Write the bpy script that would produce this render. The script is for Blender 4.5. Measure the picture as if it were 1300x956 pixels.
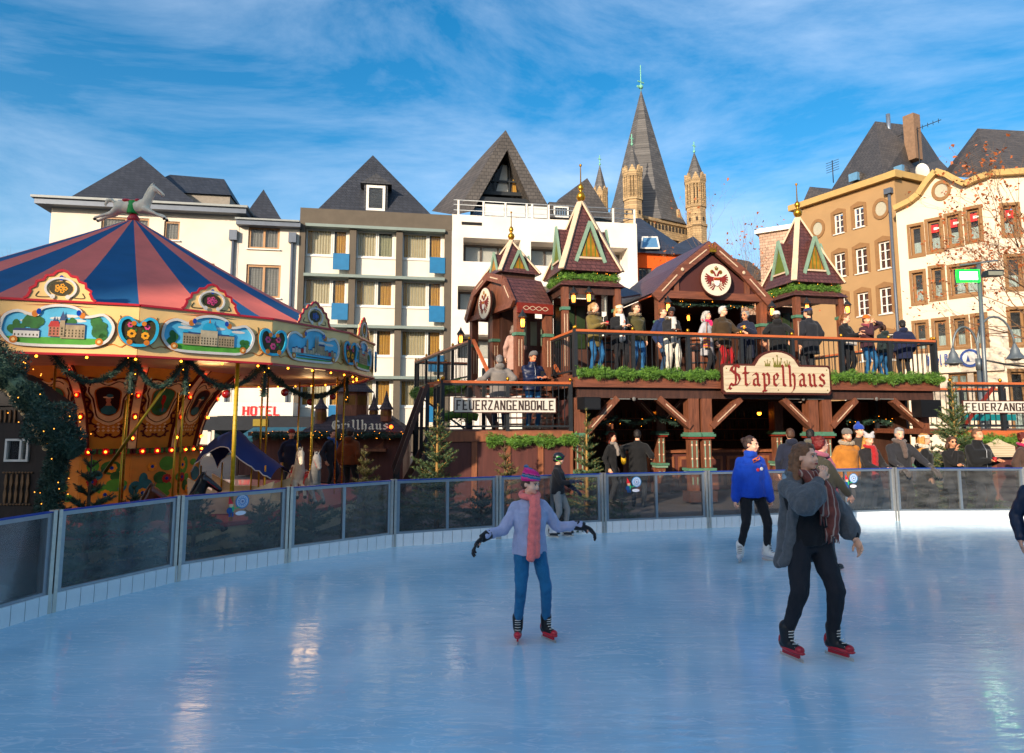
import bpy, bmesh, math, random
from math import sin, cos, pi, radians, sqrt, atan2, hypot
from mathutils import Vector, Matrix, Euler

for o in list(bpy.data.objects): bpy.data.objects.remove(o)
SC = bpy.context.scene
COL = SC.collection
R = random.Random(7)

# ------------------------------------------------------------------ camera
PITCH = radians(6.6)
CAMH = 1.9
FPX = 867.0
cam_d = bpy.data.cameras.new('camera')
cam = bpy.data.objects.new('camera', cam_d)
COL.objects.link(cam)
cam.location = (0, 0, CAMH)
cam.rotation_euler = (pi/2 + PITCH, 0, 0)
cam_d.sensor_fit = 'HORIZONTAL'
cam_d.sensor_width = 36.0
cam_d.lens = 36.0*FPX/1300.0
cam_d.shift_y = -44.5/1300.0
cam_d.clip_start = 0.1
cam_d.clip_end = 3000
SC.camera = cam

# ------------------------------------------------------------------ light
SUN_EL = radians(17.0)
SUN_AZ = radians(30.0)          # sun stands behind the camera, to the left
sun_from = Vector((-sin(SUN_AZ)*cos(SUN_EL), -cos(SUN_AZ)*cos(SUN_EL), sin(SUN_EL)))
sd = bpy.data.lights.new('sun', 'SUN')
sd.energy = 2.9
sd.angle = radians(0.6)
sd.color = (1.0, 0.85, 0.68)
sun = bpy.data.objects.new('sun', sd)
COL.objects.link(sun)
sun.rotation_euler = sun_from.to_track_quat('Z', 'Y').to_euler()
sun.location = (-20, -40, 40)

W = bpy.data.worlds.new('World')
SC.world = W
W.use_nodes = True
nt = W.node_tree
for n in list(nt.nodes): nt.nodes.remove(n)
def wn(t, **k):
    n = nt.nodes.new(t)
    for a, b in k.items(): setattr(n, a, b)
    return n
out = wn('ShaderNodeOutputWorld')
bg = wn('ShaderNodeBackground'); bg.inputs[1].default_value = 0.15
sky = wn('ShaderNodeTexSky', sky_type='NISHITA', sun_disc=False)
sky.sun_elevation = SUN_EL
sky.sun_rotation = pi + SUN_AZ
sky.altitude = 50; sky.air_density = 1.0; sky.dust_density = 2.2; sky.ozone_density = 2.5
hsv = wn('ShaderNodeHueSaturation'); hsv.inputs['Saturation'].default_value = 1.42; hsv.inputs['Value'].default_value = 0.64; hsv.inputs['Hue'].default_value = 0.493
tc = wn('ShaderNodeTexCoord')
mp = wn('ShaderNodeMapping'); mp.inputs['Rotation'].default_value = (0, radians(-22), 0.0); mp.inputs['Scale'].default_value = (0.9, 0.9, 3.6)
n1 = wn('ShaderNodeTexNoise'); n1.inputs['Scale'].default_value = 1.6; n1.inputs['Detail'].default_value = 9; n1.inputs['Roughness'].default_value = 0.62; n1.inputs['Distortion'].default_value = 0.5
r1 = wn('ShaderNodeValToRGB'); r1.color_ramp.elements[0].position = 0.41; r1.color_ramp.elements[1].position = 0.84
r1.color_ramp.elements[0].color = (0, 0, 0, 1); r1.color_ramp.elements[1].color = (0.75, 0.75, 0.75, 1)
mx = wn('ShaderNodeMixRGB'); mx.inputs[2].default_value = (2.7, 3.2, 3.9, 1)
L = nt.links.new
L(tc.outputs['Generated'], mp.inputs['Vector']); L(mp.outputs[0], n1.inputs['Vector']); L(n1.outputs['Fac'], r1.inputs[0])
L(sky.outputs[0], hsv.inputs['Color']); L(r1.outputs[0], mx.inputs[0]); L(hsv.outputs[0], mx.inputs[1])
L(mx.outputs[0], bg.inputs[0]); L(bg.outputs[0], out.inputs[0])

SC.view_settings.view_transform = 'Standard'
SC.view_settings.look = 'None'
SC.view_settings.exposure = 1.2
SC.view_settings.gamma = 1.0
SC.view_settings.use_curve_mapping = False
SC.render.engine = 'CYCLES'
SC.cycles.max_bounces = 6
SC.cycles.transparent_max_bounces = 12

# ------------------------------------------------------------------ measuring helpers (photo pixel -> metres)
CF = Vector((0, cos(PITCH), sin(PITCH))); CU = Vector((0, -sin(PITCH), cos(PITCH)))
def ray(px, py):
    return Vector((1, 0, 0))*((px-650.0)/FPX) + CU*(-(py-433.5)/FPX) + CF
def at(px, py, Y):
    d = ray(px, py); p = d*(Y/d.y); return Vector((p.x, p.y, p.z+CAMH))
def ground(px, py, z=0.0):
    d = ray(px, py); t = (z-CAMH)/d.z; return Vector((d.x*t, d.y*t, z))
class Frame:
    """vertical plane set: origin on the ground, x along, y away from the viewer"""
    def __init__(s, ox, oy, ang):
        s.o = Vector((ox, oy, 0)); s.a = ang
        s.e = Vector((cos(ang), sin(ang), 0)); s.n = Vector((-sin(ang), cos(ang), 0))
    def m(s, px, py, v=0.0):
        d = ray(px, py); t = (s.o.dot(s.n)+v)/d.dot(s.n)
        p = d*t - s.o
        return p.dot(s.e), d.z*t+CAMH
    def w(s, u, v, z=0.0):
        p = s.o + s.e*u + s.n*v; return Vector((p.x, p.y, z))

# ------------------------------------------------------------------ materials
def hx(h):
    h = h.lstrip('#'); c = [int(h[i:i+2], 16)/255 for i in (0, 2, 4)]
    return tuple(x/12.92 if x <= 0.04045 else ((x+0.055)/1.055)**2.4 for x in c)
MC = {}
def mat(name, col, rough=0.7, var=0.12, vs=6.0, bump=0.0, bs=40.0, metal=0.0, emit=None, es=1.0, spec=0.4, sheen=0.0, coat=0.0, bands=None):
    if name in MC: return MC[name]
    if isinstance(col, str): col = hx(col)
    m = bpy.data.materials.new(name); m.use_nodes = True
    t = m.node_tree; b = t.nodes['Principled BSDF']; l = t.links.new
    b.inputs['Base Color'].default_value = (*col, 1); b.inputs['Roughness'].default_value = rough
    b.inputs['Metallic'].default_value = metal; b.inputs['Specular IOR Level'].default_value = spec
    if sheen: b.inputs['Sheen Weight'].default_value = sheen
    if coat: b.inputs['Coat Weight'].default_value = coat
    if emit is not None:
        b.inputs['Emission Color'].default_value = (*(hx(emit) if isinstance(emit, str) else emit), 1); b.inputs['Emission Strength'].default_value = es
    cur = None
    if var or bump:
        g = t.nodes.new('ShaderNodeNewGeometry') if False else t.nodes.new('ShaderNodeTexCoord')
        vec = g.outputs['Object']
    if var:
        n = t.nodes.new('ShaderNodeTexNoise'); n.inputs['Scale'].default_value = vs; n.inputs['Detail'].default_value = 5; n.inputs['Roughness'].default_value = 0.6
        l(vec, n.inputs['Vector'])
        mr = t.nodes.new('ShaderNodeMapRange'); mr.inputs[1].default_value = 0.3; mr.inputs[2].default_value = 0.7
        mr.inputs[3].default_value = 1-var; mr.inputs[4].default_value = 1+var*0.8
        l(n.outputs['Fac'], mr.inputs[0])
        mu = t.nodes.new('ShaderNodeVectorMath'); mu.operation = 'SCALE'; mu.inputs[0].default_value = col
        l(mr.outputs[0], mu.inputs['Scale']); l(mu.outputs[0], b.inputs['Base Color']); cur = mu.outputs[0]
    if bands:   # (axis, period, duty, colour2): fine woven or printed stripes
        ax, per, duty, c2 = bands
        sx = t.nodes.new('ShaderNodeSeparateXYZ'); l(vec, sx.inputs[0])
        ma = t.nodes.new('ShaderNodeMath'); ma.operation = 'DIVIDE'; ma.inputs[1].default_value = per; l(sx.outputs[ax], ma.inputs[0])
        fr = t.nodes.new('ShaderNodeMath'); fr.operation = 'FRACT'; l(ma.outputs[0], fr.inputs[0])
        lt = t.nodes.new('ShaderNodeMath'); lt.operation = 'LESS_THAN'; lt.inputs[1].default_value = duty; l(fr.outputs[0], lt.inputs[0])
        mm = t.nodes.new('ShaderNodeMixRGB'); l(lt.outputs[0], mm.inputs[0])
        mm.inputs[2].default_value = (*(hx(c2) if isinstance(c2, str) else c2), 1)
        if cur: l(cur, mm.inputs[1])
        else: mm.inputs[1].default_value = (*col, 1)
        l(mm.outputs[0], b.inputs['Base Color'])
    if bump:
        n2 = t.nodes.new('ShaderNodeTexNoise'); n2.inputs['Scale'].default_value = bs; n2.inputs['Detail'].default_value = 4
        l(vec, n2.inputs['Vector'])
        bp = t.nodes.new('ShaderNodeBump'); bp.inputs['Strength'].default_value = min(1, bump); bp.inputs['Distance'].default_value = 0.02
        l(n2.outputs['Fac'], bp.inputs['Height']); l(bp.outputs[0], b.inputs['Normal'])
    MC[name] = m
    return m

def wood(name, col, dark=0.55, scale=(30, 30, 2.5), rough=0.55):
    """wood with grain along the local axis that has the small scale"""
    if name in MC: return MC[name]
    if isinstance(col, str): col = hx(col)
    m = bpy.data.materials.new(name); m.use_nodes = True
    t = m.node_tree; b = t.nodes['Principled BSDF']; l = t.links.new
    g = t.nodes.new('ShaderNodeTexCoord'); mp = t.nodes.new('ShaderNodeMapping'); mp.inputs['Scale'].default_value = scale
    n = t.nodes.new('ShaderNodeTexNoise'); n.inputs['Scale'].default_value = 1.0; n.inputs['Detail'].default_value = 6; n.inputs['Distortion'].default_value = 0.6
    l(g.outputs['Object'], mp.inputs[0]); l(mp.outputs[0], n.inputs['Vector'])
    r = t.nodes.new('ShaderNodeValToRGB'); r.color_ramp.elements[0].position = 0.33; r.color_ramp.elements[1].position = 0.62
    r.color_ramp.elements[0].color = (*[c*dark for c in col], 1); r.color_ramp.elements[1].color = (*col, 1)
    l(n.outputs['Fac'], r.inputs[0]); l(r.outputs[0], b.inputs['Base Color'])
    bp = t.nodes.new('ShaderNodeBump'); bp.inputs['Strength'].default_value = 0.3; bp.inputs['Distance'].default_value = 0.01
    l(n.outputs['Fac'], bp.inputs['Height']); l(bp.outputs[0], b.inputs['Normal'])
    b.inputs['Roughness'].default_value = rough
    MC[name] = m
    return m

def slate(name, col, rowh=0.28, tw=0.3, rough=0.6, bump=0.6, axis2=0):
    """far slate or tile courses: brick pattern over (horizontal, z)"""
    if name in MC: return MC[name]
    if isinstance(col, str): col = hx(col)
    m = bpy.data.materials.new(name); m.use_nodes = True
    t = m.node_tree; b = t.nodes['Principled BSDF']; l = t.links.new
    g = t.nodes.new('ShaderNodeTexCoord'); s = t.nodes.new('ShaderNodeSeparateXYZ'); c = t.nodes.new('ShaderNodeCombineXYZ')
    ad = t.nodes.new('ShaderNodeMath'); ad.operation = 'ADD'
    l(g.outputs['Object'], s.inputs[0]); l(s.outputs[0], ad.inputs[0]); l(s.outputs[1], ad.inputs[1]); l(ad.outputs[0], c.inputs[0]); l(s.outputs[2], c.inputs[1])
    br = t.nodes.new('ShaderNodeTexBrick'); br.inputs['Scale'].default_value = 1.0
    br.inputs['Brick Width'].default_value = tw; br.inputs['Row Height'].default_value = rowh; br.inputs['Mortar Size'].default_value = rowh*0.07
    br.inputs['Color1'].default_value = (*[x*1.15 for x in col], 1); br.inputs['Color2'].default_value = (*[x*0.75 for x in col], 1); br.inputs['Mortar'].default_value = (*[x*0.35 for x in col], 1)
    l(c.outputs[0], br.inputs['Vector'])
    n = t.nodes.new('ShaderNodeTexNoise'); n.inputs['Scale'].default_value = 0.7; n.inputs['Detail'].default_value = 6; l(g.outputs['Object'], n.inputs['Vector'])
    mr = t.nodes.new('ShaderNodeMapRange'); mr.inputs[3].default_value = 0.7; mr.inputs[4].default_value = 1.35; l(n.outputs['Fac'], mr.inputs[0])
    mu = t.nodes.new('ShaderNodeVectorMath'); mu.operation = 'SCALE'; l(br.outputs['Color'], mu.inputs[0]); l(mr.outputs[0], mu.inputs['Scale']); l(mu.outputs[0], b.inputs['Base Color'])
    bp = t.nodes.new('ShaderNodeBump'); bp.inputs['Strength'].default_value = bump; bp.inputs['Distance'].default_value = 0.02; bp.invert = True
    l(br.outputs['Fac'], bp.inputs['Height']); l(bp.outputs[0], b.inputs['Normal'])
    b.inputs['Roughness'].default_value = rough
    MC[name] = m
    return m

def glass_mat(name, tint=(0.9, 0.93, 0.95), dirt=0.12, dirtcol=(0.5, 0.5, 0.48), rough=0.05, gloss=0.12):
    if name in MC: return MC[name]
    m = bpy.data.materials.new(name); m.use_nodes = True
    t = m.node_tree; l = t.links.new
    for n in list(t.nodes): t.nodes.remove(n)
    o = t.nodes.new('ShaderNodeOutputMaterial'); tr = t.nodes.new('ShaderNodeBsdfTransparent'); tr.inputs[0].default_value = (*tint, 1)
    gl = t.nodes.new('ShaderNodeBsdfGlossy'); gl.inputs['Roughness'].default_value = rough; gl.inputs['Color'].default_value = (0.9, 0.9, 0.9, 1)
    df = t.nodes.new('ShaderNodeBsdfDiffuse'); df.inputs[0].default_value = (*dirtcol, 1)
    fr = t.nodes.new('ShaderNodeFresnel'); fr.inputs[0].default_value = 1.45
    ad = t.nodes.new('ShaderNodeMath'); ad.operation = 'ADD'; ad.inputs[1].default_value = gloss-0.04; ad.use_clamp = True; l(fr.outputs[0], ad.inputs[0])
    tc = t.nodes.new('ShaderNodeTexCoord'); mp = t.nodes.new('ShaderNodeMapping'); mp.inputs['Scale'].default_value = (1, 1, 5); l(tc.outputs['Object'], mp.inputs[0])
    n = t.nodes.new('ShaderNodeTexNoise'); n.inputs['Scale'].default_value = 2.5; n.inputs['Detail'].default_value = 8; l(mp.outputs[0], n.inputs['Vector'])
    mr = t.nodes.new('ShaderNodeMapRange'); mr.inputs[1].default_value = 0.3; mr.inputs[2].default_value = 0.75; mr.inputs[3].default_value = dirt*0.3; mr.inputs[4].default_value = dirt*2; l(n.outputs['Fac'], mr.inputs[0])
    m1 = t.nodes.new('ShaderNodeMixShader'); l(mr.outputs[0], m1.inputs[0]); l(tr.outputs[0], m1.inputs[1]); l(df.outputs[0], m1.inputs[2])
    m2 = t.nodes.new('ShaderNodeMixShader'); l(ad.outputs[0], m2.inputs[0]); l(m1.outputs[0], m2.inputs[1]); l(gl.outputs[0], m2.inputs[2])
    l(m2.outputs[0], o.inputs[0])
    MC[name] = m
    return m

# ------------------------------------------------------------------ objects
def tag(o, label=None, cat=None, group=None, kind=None):
    if label: o['label'] = label
    if cat: o['category'] = cat
    if group: o['group'] = group
    if kind: o['kind'] = kind
    return o
def thing(name, label, cat, loc=(0, 0, 0), rz=0.0, group=None, scale=1.0):
    o = bpy.data.objects.new(name, None); COL.objects.link(o)
    o.empty_display_size = 0.2
    o.location = loc; o.rotation_euler = (0, 0, rz); o.scale = (scale,)*3
    return tag(o, label, cat, group)
def kids(o): return [c for c in bpy.data.objects if c.parent == o]
def copy_tree(o, parent=None, childmap=None):
    if childmap is None:
        childmap = {}
        for c in bpy.data.objects:
            if c.parent: childmap.setdefault(c.parent.name, []).append(c)
    c = o.copy(); COL.objects.link(c); c.parent = parent
    for ch in childmap.get(o.name, []): copy_tree(ch, c, childmap)
    return c
def inst(me_obj, name, parent, loc=(0, 0, 0), rot=(0, 0, 0), scale=(1, 1, 1)):
    o = bpy.data.objects.new(name, me_obj.data if hasattr(me_obj, 'data') else me_obj); COL.objects.link(o)
    o.parent = parent; o.location = loc; o.rotation_euler = rot; o.scale = scale
    return o

class MB:
    """collects shapes, then builds them as ONE mesh object"""
    def __init__(s): s.v = []; s.f = []; s.m = []; s.sm = []; s.mats = []; s.X = None
    def mi(s, m):
        if m not in s.mats: s.mats.append(m)
        return s.mats.index(m)
    def add(s, vs, fs, m, smooth=False):
        b = len(s.v)
        if s.X is not None: vs = [s.X @ Vector(p) for p in vs]
        s.v += [tuple(p) for p in vs]
        k = s.mi(m)
        for f in fs:
            s.f.append([b+i for i in f]); s.m.append(k); s.sm.append(smooth)
        return s
    def box(s, lo, hi, m, bev=0.0):
        x0, y0, z0 = lo; x1, y1, z1 = hi
        vs = [(x0, y0, z0), (x1, y0, z0), (x1, y1, z0), (x0, y1, z0), (x0, y0, z1), (x1, y0, z1), (x1, y1, z1), (x0, y1, z1)]
        return s.add(vs, [(3, 2, 1, 0), (4, 5, 6, 7), (0, 1, 5, 4), (1, 2, 6, 5), (2, 3, 7, 6), (3, 0, 4, 7)], m)
    def bar(s, a, b, w, h, m, up=(0, 0, 1)):
        """rectangular beam from a to b, w across, h along up"""
        a = Vector(a); b = Vector(b); d = (b-a).normalized(); u = Vector(up)
        if abs(d.dot(u)) > 0.999: u = Vector((0, 1, 0))
        x = d.cross(u).normalized(); u = x.cross(d).normalized()
        x = x*w/2; u = u*h/2
        vs = [a-x-u, a+x-u, a+x+u, a-x+u, b-x-u, b+x-u, b+x+u, b-x+u]
        return s.add(vs, [(3, 2, 1, 0), (4, 5, 6, 7), (0, 1, 5, 4), (1, 2, 6, 5), (2, 3, 7, 6), (3, 0, 4, 7)], m)
    def tube(s, pts, rad, m, n=8, smooth=True, closed=False):
        pts = [Vector(p) for p in pts]; N = len(pts)
        if not hasattr(rad, '__len__'): rad = [rad]*N
        vs = []; prev = None
        for i, p in enumerate(pts):
            d = (pts[min(i+1, N-1)] - pts[max(i-1, 0)])
            if closed: d = pts[(i+1) % N]-pts[(i-1) % N]
            d = d.normalized() if d.length > 1e-9 else Vector((0, 0, 1))
            if prev is None:
                x = d.orthogonal().normalized()
            else:
                x = (prev - d*prev.dot(d))
                x = x.normalized() if x.length > 1e-6 else d.orthogonal().normalized()
            prev = x; y = d.cross(x)
            for k in range(n):
                a = 2*pi*k/n; vs.append(p + (x*cos(a)+y*sin(a))*rad[i])
        fs = []
        for i in range(N if closed else N-1):
            for k in range(n):
                j = (i+1) % N
                fs.append((i*n+k, i*n+(k+1) % n, j*n+(k+1) % n, j*n+k))
        if not closed: fs += [tuple(range(n-1, -1, -1)), tuple((N-1)*n+k for k in range(n))]
        return s.add(vs, fs, m, smooth)
    def lathe(s, prof, c, m, n=16, smooth=True, a0=0.0):
        """prof: list of (r, z) bottom to top around the vertical through c"""
        c = Vector(c); vs = []; fs = []
        for r, z in prof:
            for k in range(n):
                a = a0+2*pi*k/n; vs.append((c.x+r*cos(a), c.y+r*sin(a), c.z+z))
        for i in range(len(prof)-1):
            for k in range(n): fs.append((i*n+k, i*n+(k+1) % n, (i+1)*n+(k+1) % n, (i+1)*n+k))
        fs += [tuple(range(n-1, -1, -1)), tuple((len(prof)-1)*n+k for k in range(n))]
        return s.add(vs, fs, m, smooth)
    def ell(s, c, r, m, n=12, k=8, rot=None, smooth=True):
        c = Vector(c); vs = []; fs = []
        if not hasattr(r, '__len__'): r = (r, r, r)
        for i in range(k+1):
            t = -pi/2+pi*i/k; t = max(-pi/2+0.02, min(pi/2-0.02, t))
            for j in range(n):
                a = 2*pi*j/n; p = Vector((r[0]*cos(t)*cos(a), r[1]*cos(t)*sin(a), r[2]*sin(t)))
                if rot is not None: p = rot @ p
                vs.append(c+p)
        for i in range(k):
            for j in range(n): fs.append((i*n+j, i*n+(j+1) % n, (i+1)*n+(j+1) % n, (i+1)*n+j))
        fs += [tuple(range(n-1, -1, -1)), tuple(k*n+j for j in range(n))]
        return s.add(vs, fs, m, smooth)
    def prism(s, pts, y0, y1, m):
        """polygon in (x, z), extruded from y0 (front) to y1 (back)"""
        n = len(pts); A = sum(pts[i][0]*pts[(i+1) % n][1]-pts[(i+1) % n][0]*pts[i][1] for i in range(n))
        if A < 0: pts = pts[::-1]
        vs = [(x, y0, z) for x, z in pts]+[(x, y1, z) for x, z in pts]
        fs = [tuple(range(n)), tuple(range(2*n-1, n-1, -1))]
        for i in range(n): fs.append(((i+1) % n, i, n+i, n+(i+1) % n))
        return s.add(vs, fs, m)
    def quad(s, a, b, c, d, m): return s.add([a, b, c, d], [(0, 1, 2, 3)], m)
    def tri(s, a, b, c, m): return s.add([a, b, c], [(0, 1, 2)], m)
    def wallgrid(s, u0, u1, z0, z1, holes, y, depth, m, mrev=None):
        """wall face at y with rectangular openings whose reveals go back by depth"""
        us = sorted(set([u0, u1]+[h[0] for h in holes]+[h[2] for h in holes])); us = [x for x in us if u0 <= x <= u1]
        zs = sorted(set([z0, z1]+[h[1] for h in holes]+[h[3] for h in holes])); zs = [x for x in zs if z0 <= x <= z1]
        for i in range(len(us)-1):
            for j in range(len(zs)-1):
                cx = (us[i]+us[i+1])/2; cz = (zs[j]+zs[j+1])/2
                if any(h[0] < cx < h[2] and h[1] < cz < h[3] for h in holes): continue
                s.quad((us[i], y, zs[j]), (us[i+1], y, zs[j]), (us[i+1], y, zs[j+1]), (us[i], y, zs[j+1]), m)
        r = mrev or m
        for a, b, c, d in holes:
            s.quad((a, y, b), (a, y, d), (a, y+depth, d), (a, y+depth, b), r)
            s.quad((c, y, b), (c, y+depth, b), (c, y+depth, d), (c, y, d), r)
            s.quad((a, y, b), (a, y+depth, b), (c, y+depth, b), (c, y, b), r)
            s.quad((a, y, d), (c, y, d), (c, y+depth, d), (a, y+depth, d), r)
        return s
    def build(s, name, parent=None, label=None, cat=None, group=None, kind=None, loc=None, rz=None):
        me = bpy.data.meshes.new(name)
        me.from_pydata([tuple(p) for p in s.v], [], s.f)
        for m in s.mats: me.materials.append(m)
        if s.f:
            me.polygons.foreach_set('material_index', s.m)
            me.polygons.foreach_set('use_smooth', s.sm)
        me.update()
        o = bpy.data.objects.new(name, me); COL.objects.link(o)
        if parent: o.parent = parent
        if loc: o.location = loc
        if rz is not None: o.rotation_euler = (0, 0, rz)
        return tag(o, label, cat, group, kind)

# shared materials
M_stone = mat('cream_plaster', '#dccfbc', 0.9, 0.10, 0.6, 0.15, 30)
M_white = mat('white_plaster', '#e2d8ca', 0.9, 0.10, 0.5, 0.12, 30)
M_slate = slate('slate_roof', (0.030, 0.033, 0.042), 0.22, 0.30)
M_slateb = slate('old_slate_roof', (0.075, 0.065, 0.058), 0.24, 0.3)
M_fascia = mat('grey_zinc', '#5c6470', 0.5, 0.1, 3, metal=0.3)
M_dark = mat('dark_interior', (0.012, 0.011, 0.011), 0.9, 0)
M_iron = mat('anthracite_iron', '#2b2e31', 0.5, 0.15, 8, metal=0.3)
M_rail = wood('red_brown_handrail', (0.55, 0.13, 0.035), 0.75, (2, 30, 30), 0.4)
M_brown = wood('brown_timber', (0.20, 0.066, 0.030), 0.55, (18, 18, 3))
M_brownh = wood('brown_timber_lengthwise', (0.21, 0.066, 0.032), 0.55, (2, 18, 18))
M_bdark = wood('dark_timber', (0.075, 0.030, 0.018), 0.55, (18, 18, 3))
M_panelw = wood('oxblood_boards', (0.11, 0.032, 0.024), 0.7, (14, 14, 1.5))
M_gold = mat('gold_paint', '#c98f2a', 0.3, 0.1, 20, metal=0.85)
M_brass = mat('brass', '#c8962e', 0.28, 0.08, 20, metal=0.9)
M_whitep = mat('white_paint', '#d8d4ca', 0.5, 0.05, 8)
M_glass = glass_mat('window_glass', (0.88, 0.9, 0.9), 0.02, (0.5, 0.5, 0.5), 0.02, 0.02)
M_alu = mat('aluminium', '#9aa3ab', 0.35, 0.08, 12, metal=0.75)
M_steel = mat('stainless_steel', '#ccc6bd', 0.3, 0.12, 14, metal=0.8)

# ------------------------------------------------------------------ the setting
g = MB()
def ground_mat():
    m = bpy.data.materials.new('square_paving'); m.use_nodes = True
    t = m.node_tree; b = t.nodes['Principled BSDF']; l = t.links.new
    g = t.nodes.new('ShaderNodeTexCoord')
    br = t.nodes.new('ShaderNodeTexBrick'); br.inputs['Scale'].default_value = 1; br.inputs['Brick Width'].default_value = 0.3; br.inputs['Row Height'].default_value = 0.2
    br.inputs['Mortar Size'].default_value = 0.008
    br.inputs['Color1'].default_value = (0.16, 0.12, 0.10, 1); br.inputs['Color2'].default_value = (0.11, 0.09, 0.08, 1); br.inputs['Mortar'].default_value = (0.05, 0.045, 0.04, 1)
    l(g.outputs['Object'], br.inputs['Vector']); l(br.outputs[0], b.inputs['Base Color']); b.inputs['Roughness'].default_value = 0.85
    return m
g.quad((-900, -900, -0.06), (900, -900, -0.06), (900, 1400, -0.06), (-900, 1400, -0.06), ground_mat())
g.build('ground', kind='structure')

def ice_mat():
    m = bpy.data.materials.new('skated_ice'); m.use_nodes = True
    t = m.node_tree; b = t.nodes['Principled BSDF']; l = t.links.new
    g = t.nodes.new('ShaderNodeTexCoord')
    n = t.nodes.new('ShaderNodeTexNoise'); n.inputs['Scale'].default_value = 0.55; n.inputs['Detail'].default_value = 6; n.inputs['Distortion'].default_value = 0.8
    l(g.outputs['Object'], n.inputs['Vector'])
    r = t.nodes.new('ShaderNodeValToRGB'); r.color_ramp.elements[0].position = 0.35; r.color_ramp.elements[1].position = 0.7
    r.color_ramp.elements[0].color = (0.30, 0.55, 0.70, 1); r.color_ramp.elements[1].color = (0.50, 0.72, 0.82, 1)
    l(n.outputs['Fac'], r.inputs[0])
    # skate scratches: two thin wave families bent by noise
    def scratch(rot, sc, seed):
        mp = t.nodes.new('ShaderNodeMapping'); mp.inputs['Rotation'].default_value = (0, 0, rot); mp.inputs['Scale'].default_value = sc; mp.inputs['Location'].default_value = (seed, seed*0.7, 0)
        l(g.outputs['Object'], mp.inputs[0])
        a = t.nodes.new('ShaderNodeTexNoise'); a.inputs['Scale'].default_value = 1; a.inputs['Detail'].default_value = 3; a.inputs['Distortion'].default_value = 1.3; l(mp.outputs[0], a.inputs['Vector'])
        s = t.nodes.new('ShaderNodeMath'); s.operation = 'SUBTRACT'; s.inputs[1].default_value = 0.5; l(a.outputs['Fac'], s.inputs[0])
        ab = t.nodes.new('ShaderNodeMath'); ab.operation = 'ABSOLUTE'; l(s.outputs[0], ab.inputs[0])
        q = t.nodes.new('ShaderNodeMapRange'); q.inputs[1].default_value = 0.0; q.inputs[2].default_value = 0.012; q.inputs[3].default_value = 1; q.inputs[4].default_value = 0; l(ab.outputs[0], q.inputs[0])
        return q.outputs[0]
    s1 = scratch(0.3, (0.9, 4.2, 1), 3.1); s2 = scratch(-0.6, (0.8, 5.0, 1), 9.7); s3 = scratch(1.2, (1.6, 7.0, 1), 5.5)
    mxx = t.nodes.new('ShaderNodeMath'); mxx.operation = 'MAXIMUM'; l(s1, mxx.inputs[0]); l(s2, mxx.inputs[1])
    mx2 = t.nodes.new('ShaderNodeMath'); mx2.operation = 'MAXIMUM'; l(mxx.outputs[0], mx2.inputs[0]); l(s3, mx2.inputs[1])
    br = t.nodes.new('ShaderNodeTexNoise'); br.inputs['Scale'].default_value = 0.9; br.inputs['Detail'].default_value = 2; l(g.outputs['Object'], br.inputs['Vector'])
    sm = t.nodes.new('ShaderNodeMath'); sm.operation = 'MULTIPLY'; l(mx2.outputs[0], sm.inputs[0]); l(br.outputs['Fac'], sm.inputs[1])
    sm2 = t.nodes.new('ShaderNodeMath'); sm2.operation = 'MULTIPLY'; sm2.inputs[1].default_value = 0.75; l(sm.outputs[0], sm2.inputs[0])
    mm = t.nodes.new('ShaderNodeMixRGB'); l(sm2.outputs[0], mm.inputs[0]); l(r.outputs[0], mm.inputs[1]); mm.inputs[2].default_value = (0.86, 0.91, 0.94, 1)
    l(mm.outputs[0], b.inputs['Base Color'])
    rr = t.nodes.new('ShaderNodeMapRange'); rr.inputs[1].default_value = .3; rr.inputs[2].default_value = .7; rr.inputs[3].default_value = 0.04; rr.inputs[4].default_value = 0.22
    n3 = t.nodes.new('ShaderNodeTexNoise'); n3.inputs['Scale'].default_value = 1.4; n3.inputs['Detail'].default_value = 7; l(g.outputs['Object'], n3.inputs['Vector'])
    l(n3.outputs['Fac'], rr.inputs[0]); l(rr.outputs[0], b.inputs['Roughness'])
    mpb = t.nodes.new('ShaderNodeMapping'); mpb.inputs['Scale'].default_value = (1.2, 4.5, 1); l(g.outputs['Object'], mpb.inputs[0])
    n4 = t.nodes.new('ShaderNodeTexNoise'); n4.inputs['Scale'].default_value = 2.2; n4.inputs['Detail'].default_value = 4; l(mpb.outputs[0], n4.inputs['Vector'])
    hh = t.nodes.new('ShaderNodeMath'); hh.operation = 'MULTIPLY_ADD'; hh.inputs[1].default_value = -0.12; l(sm.outputs[0], hh.inputs[0]); l(n4.outputs['Fac'], hh.inputs[2])
    bp = t.nodes.new('ShaderNodeBump'); bp.inputs['Strength'].default_value = 0.35; bp.inputs['Distance'].default_value = 0.012
    l(hh.outputs[0], bp.inputs['Height']); l(bp.outputs[0], b.inputs['Normal'])
    b.inputs['Specular IOR Level'].default_value = 0.55
    b.inputs['IOR'].default_value = 1.4
    return m
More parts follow.
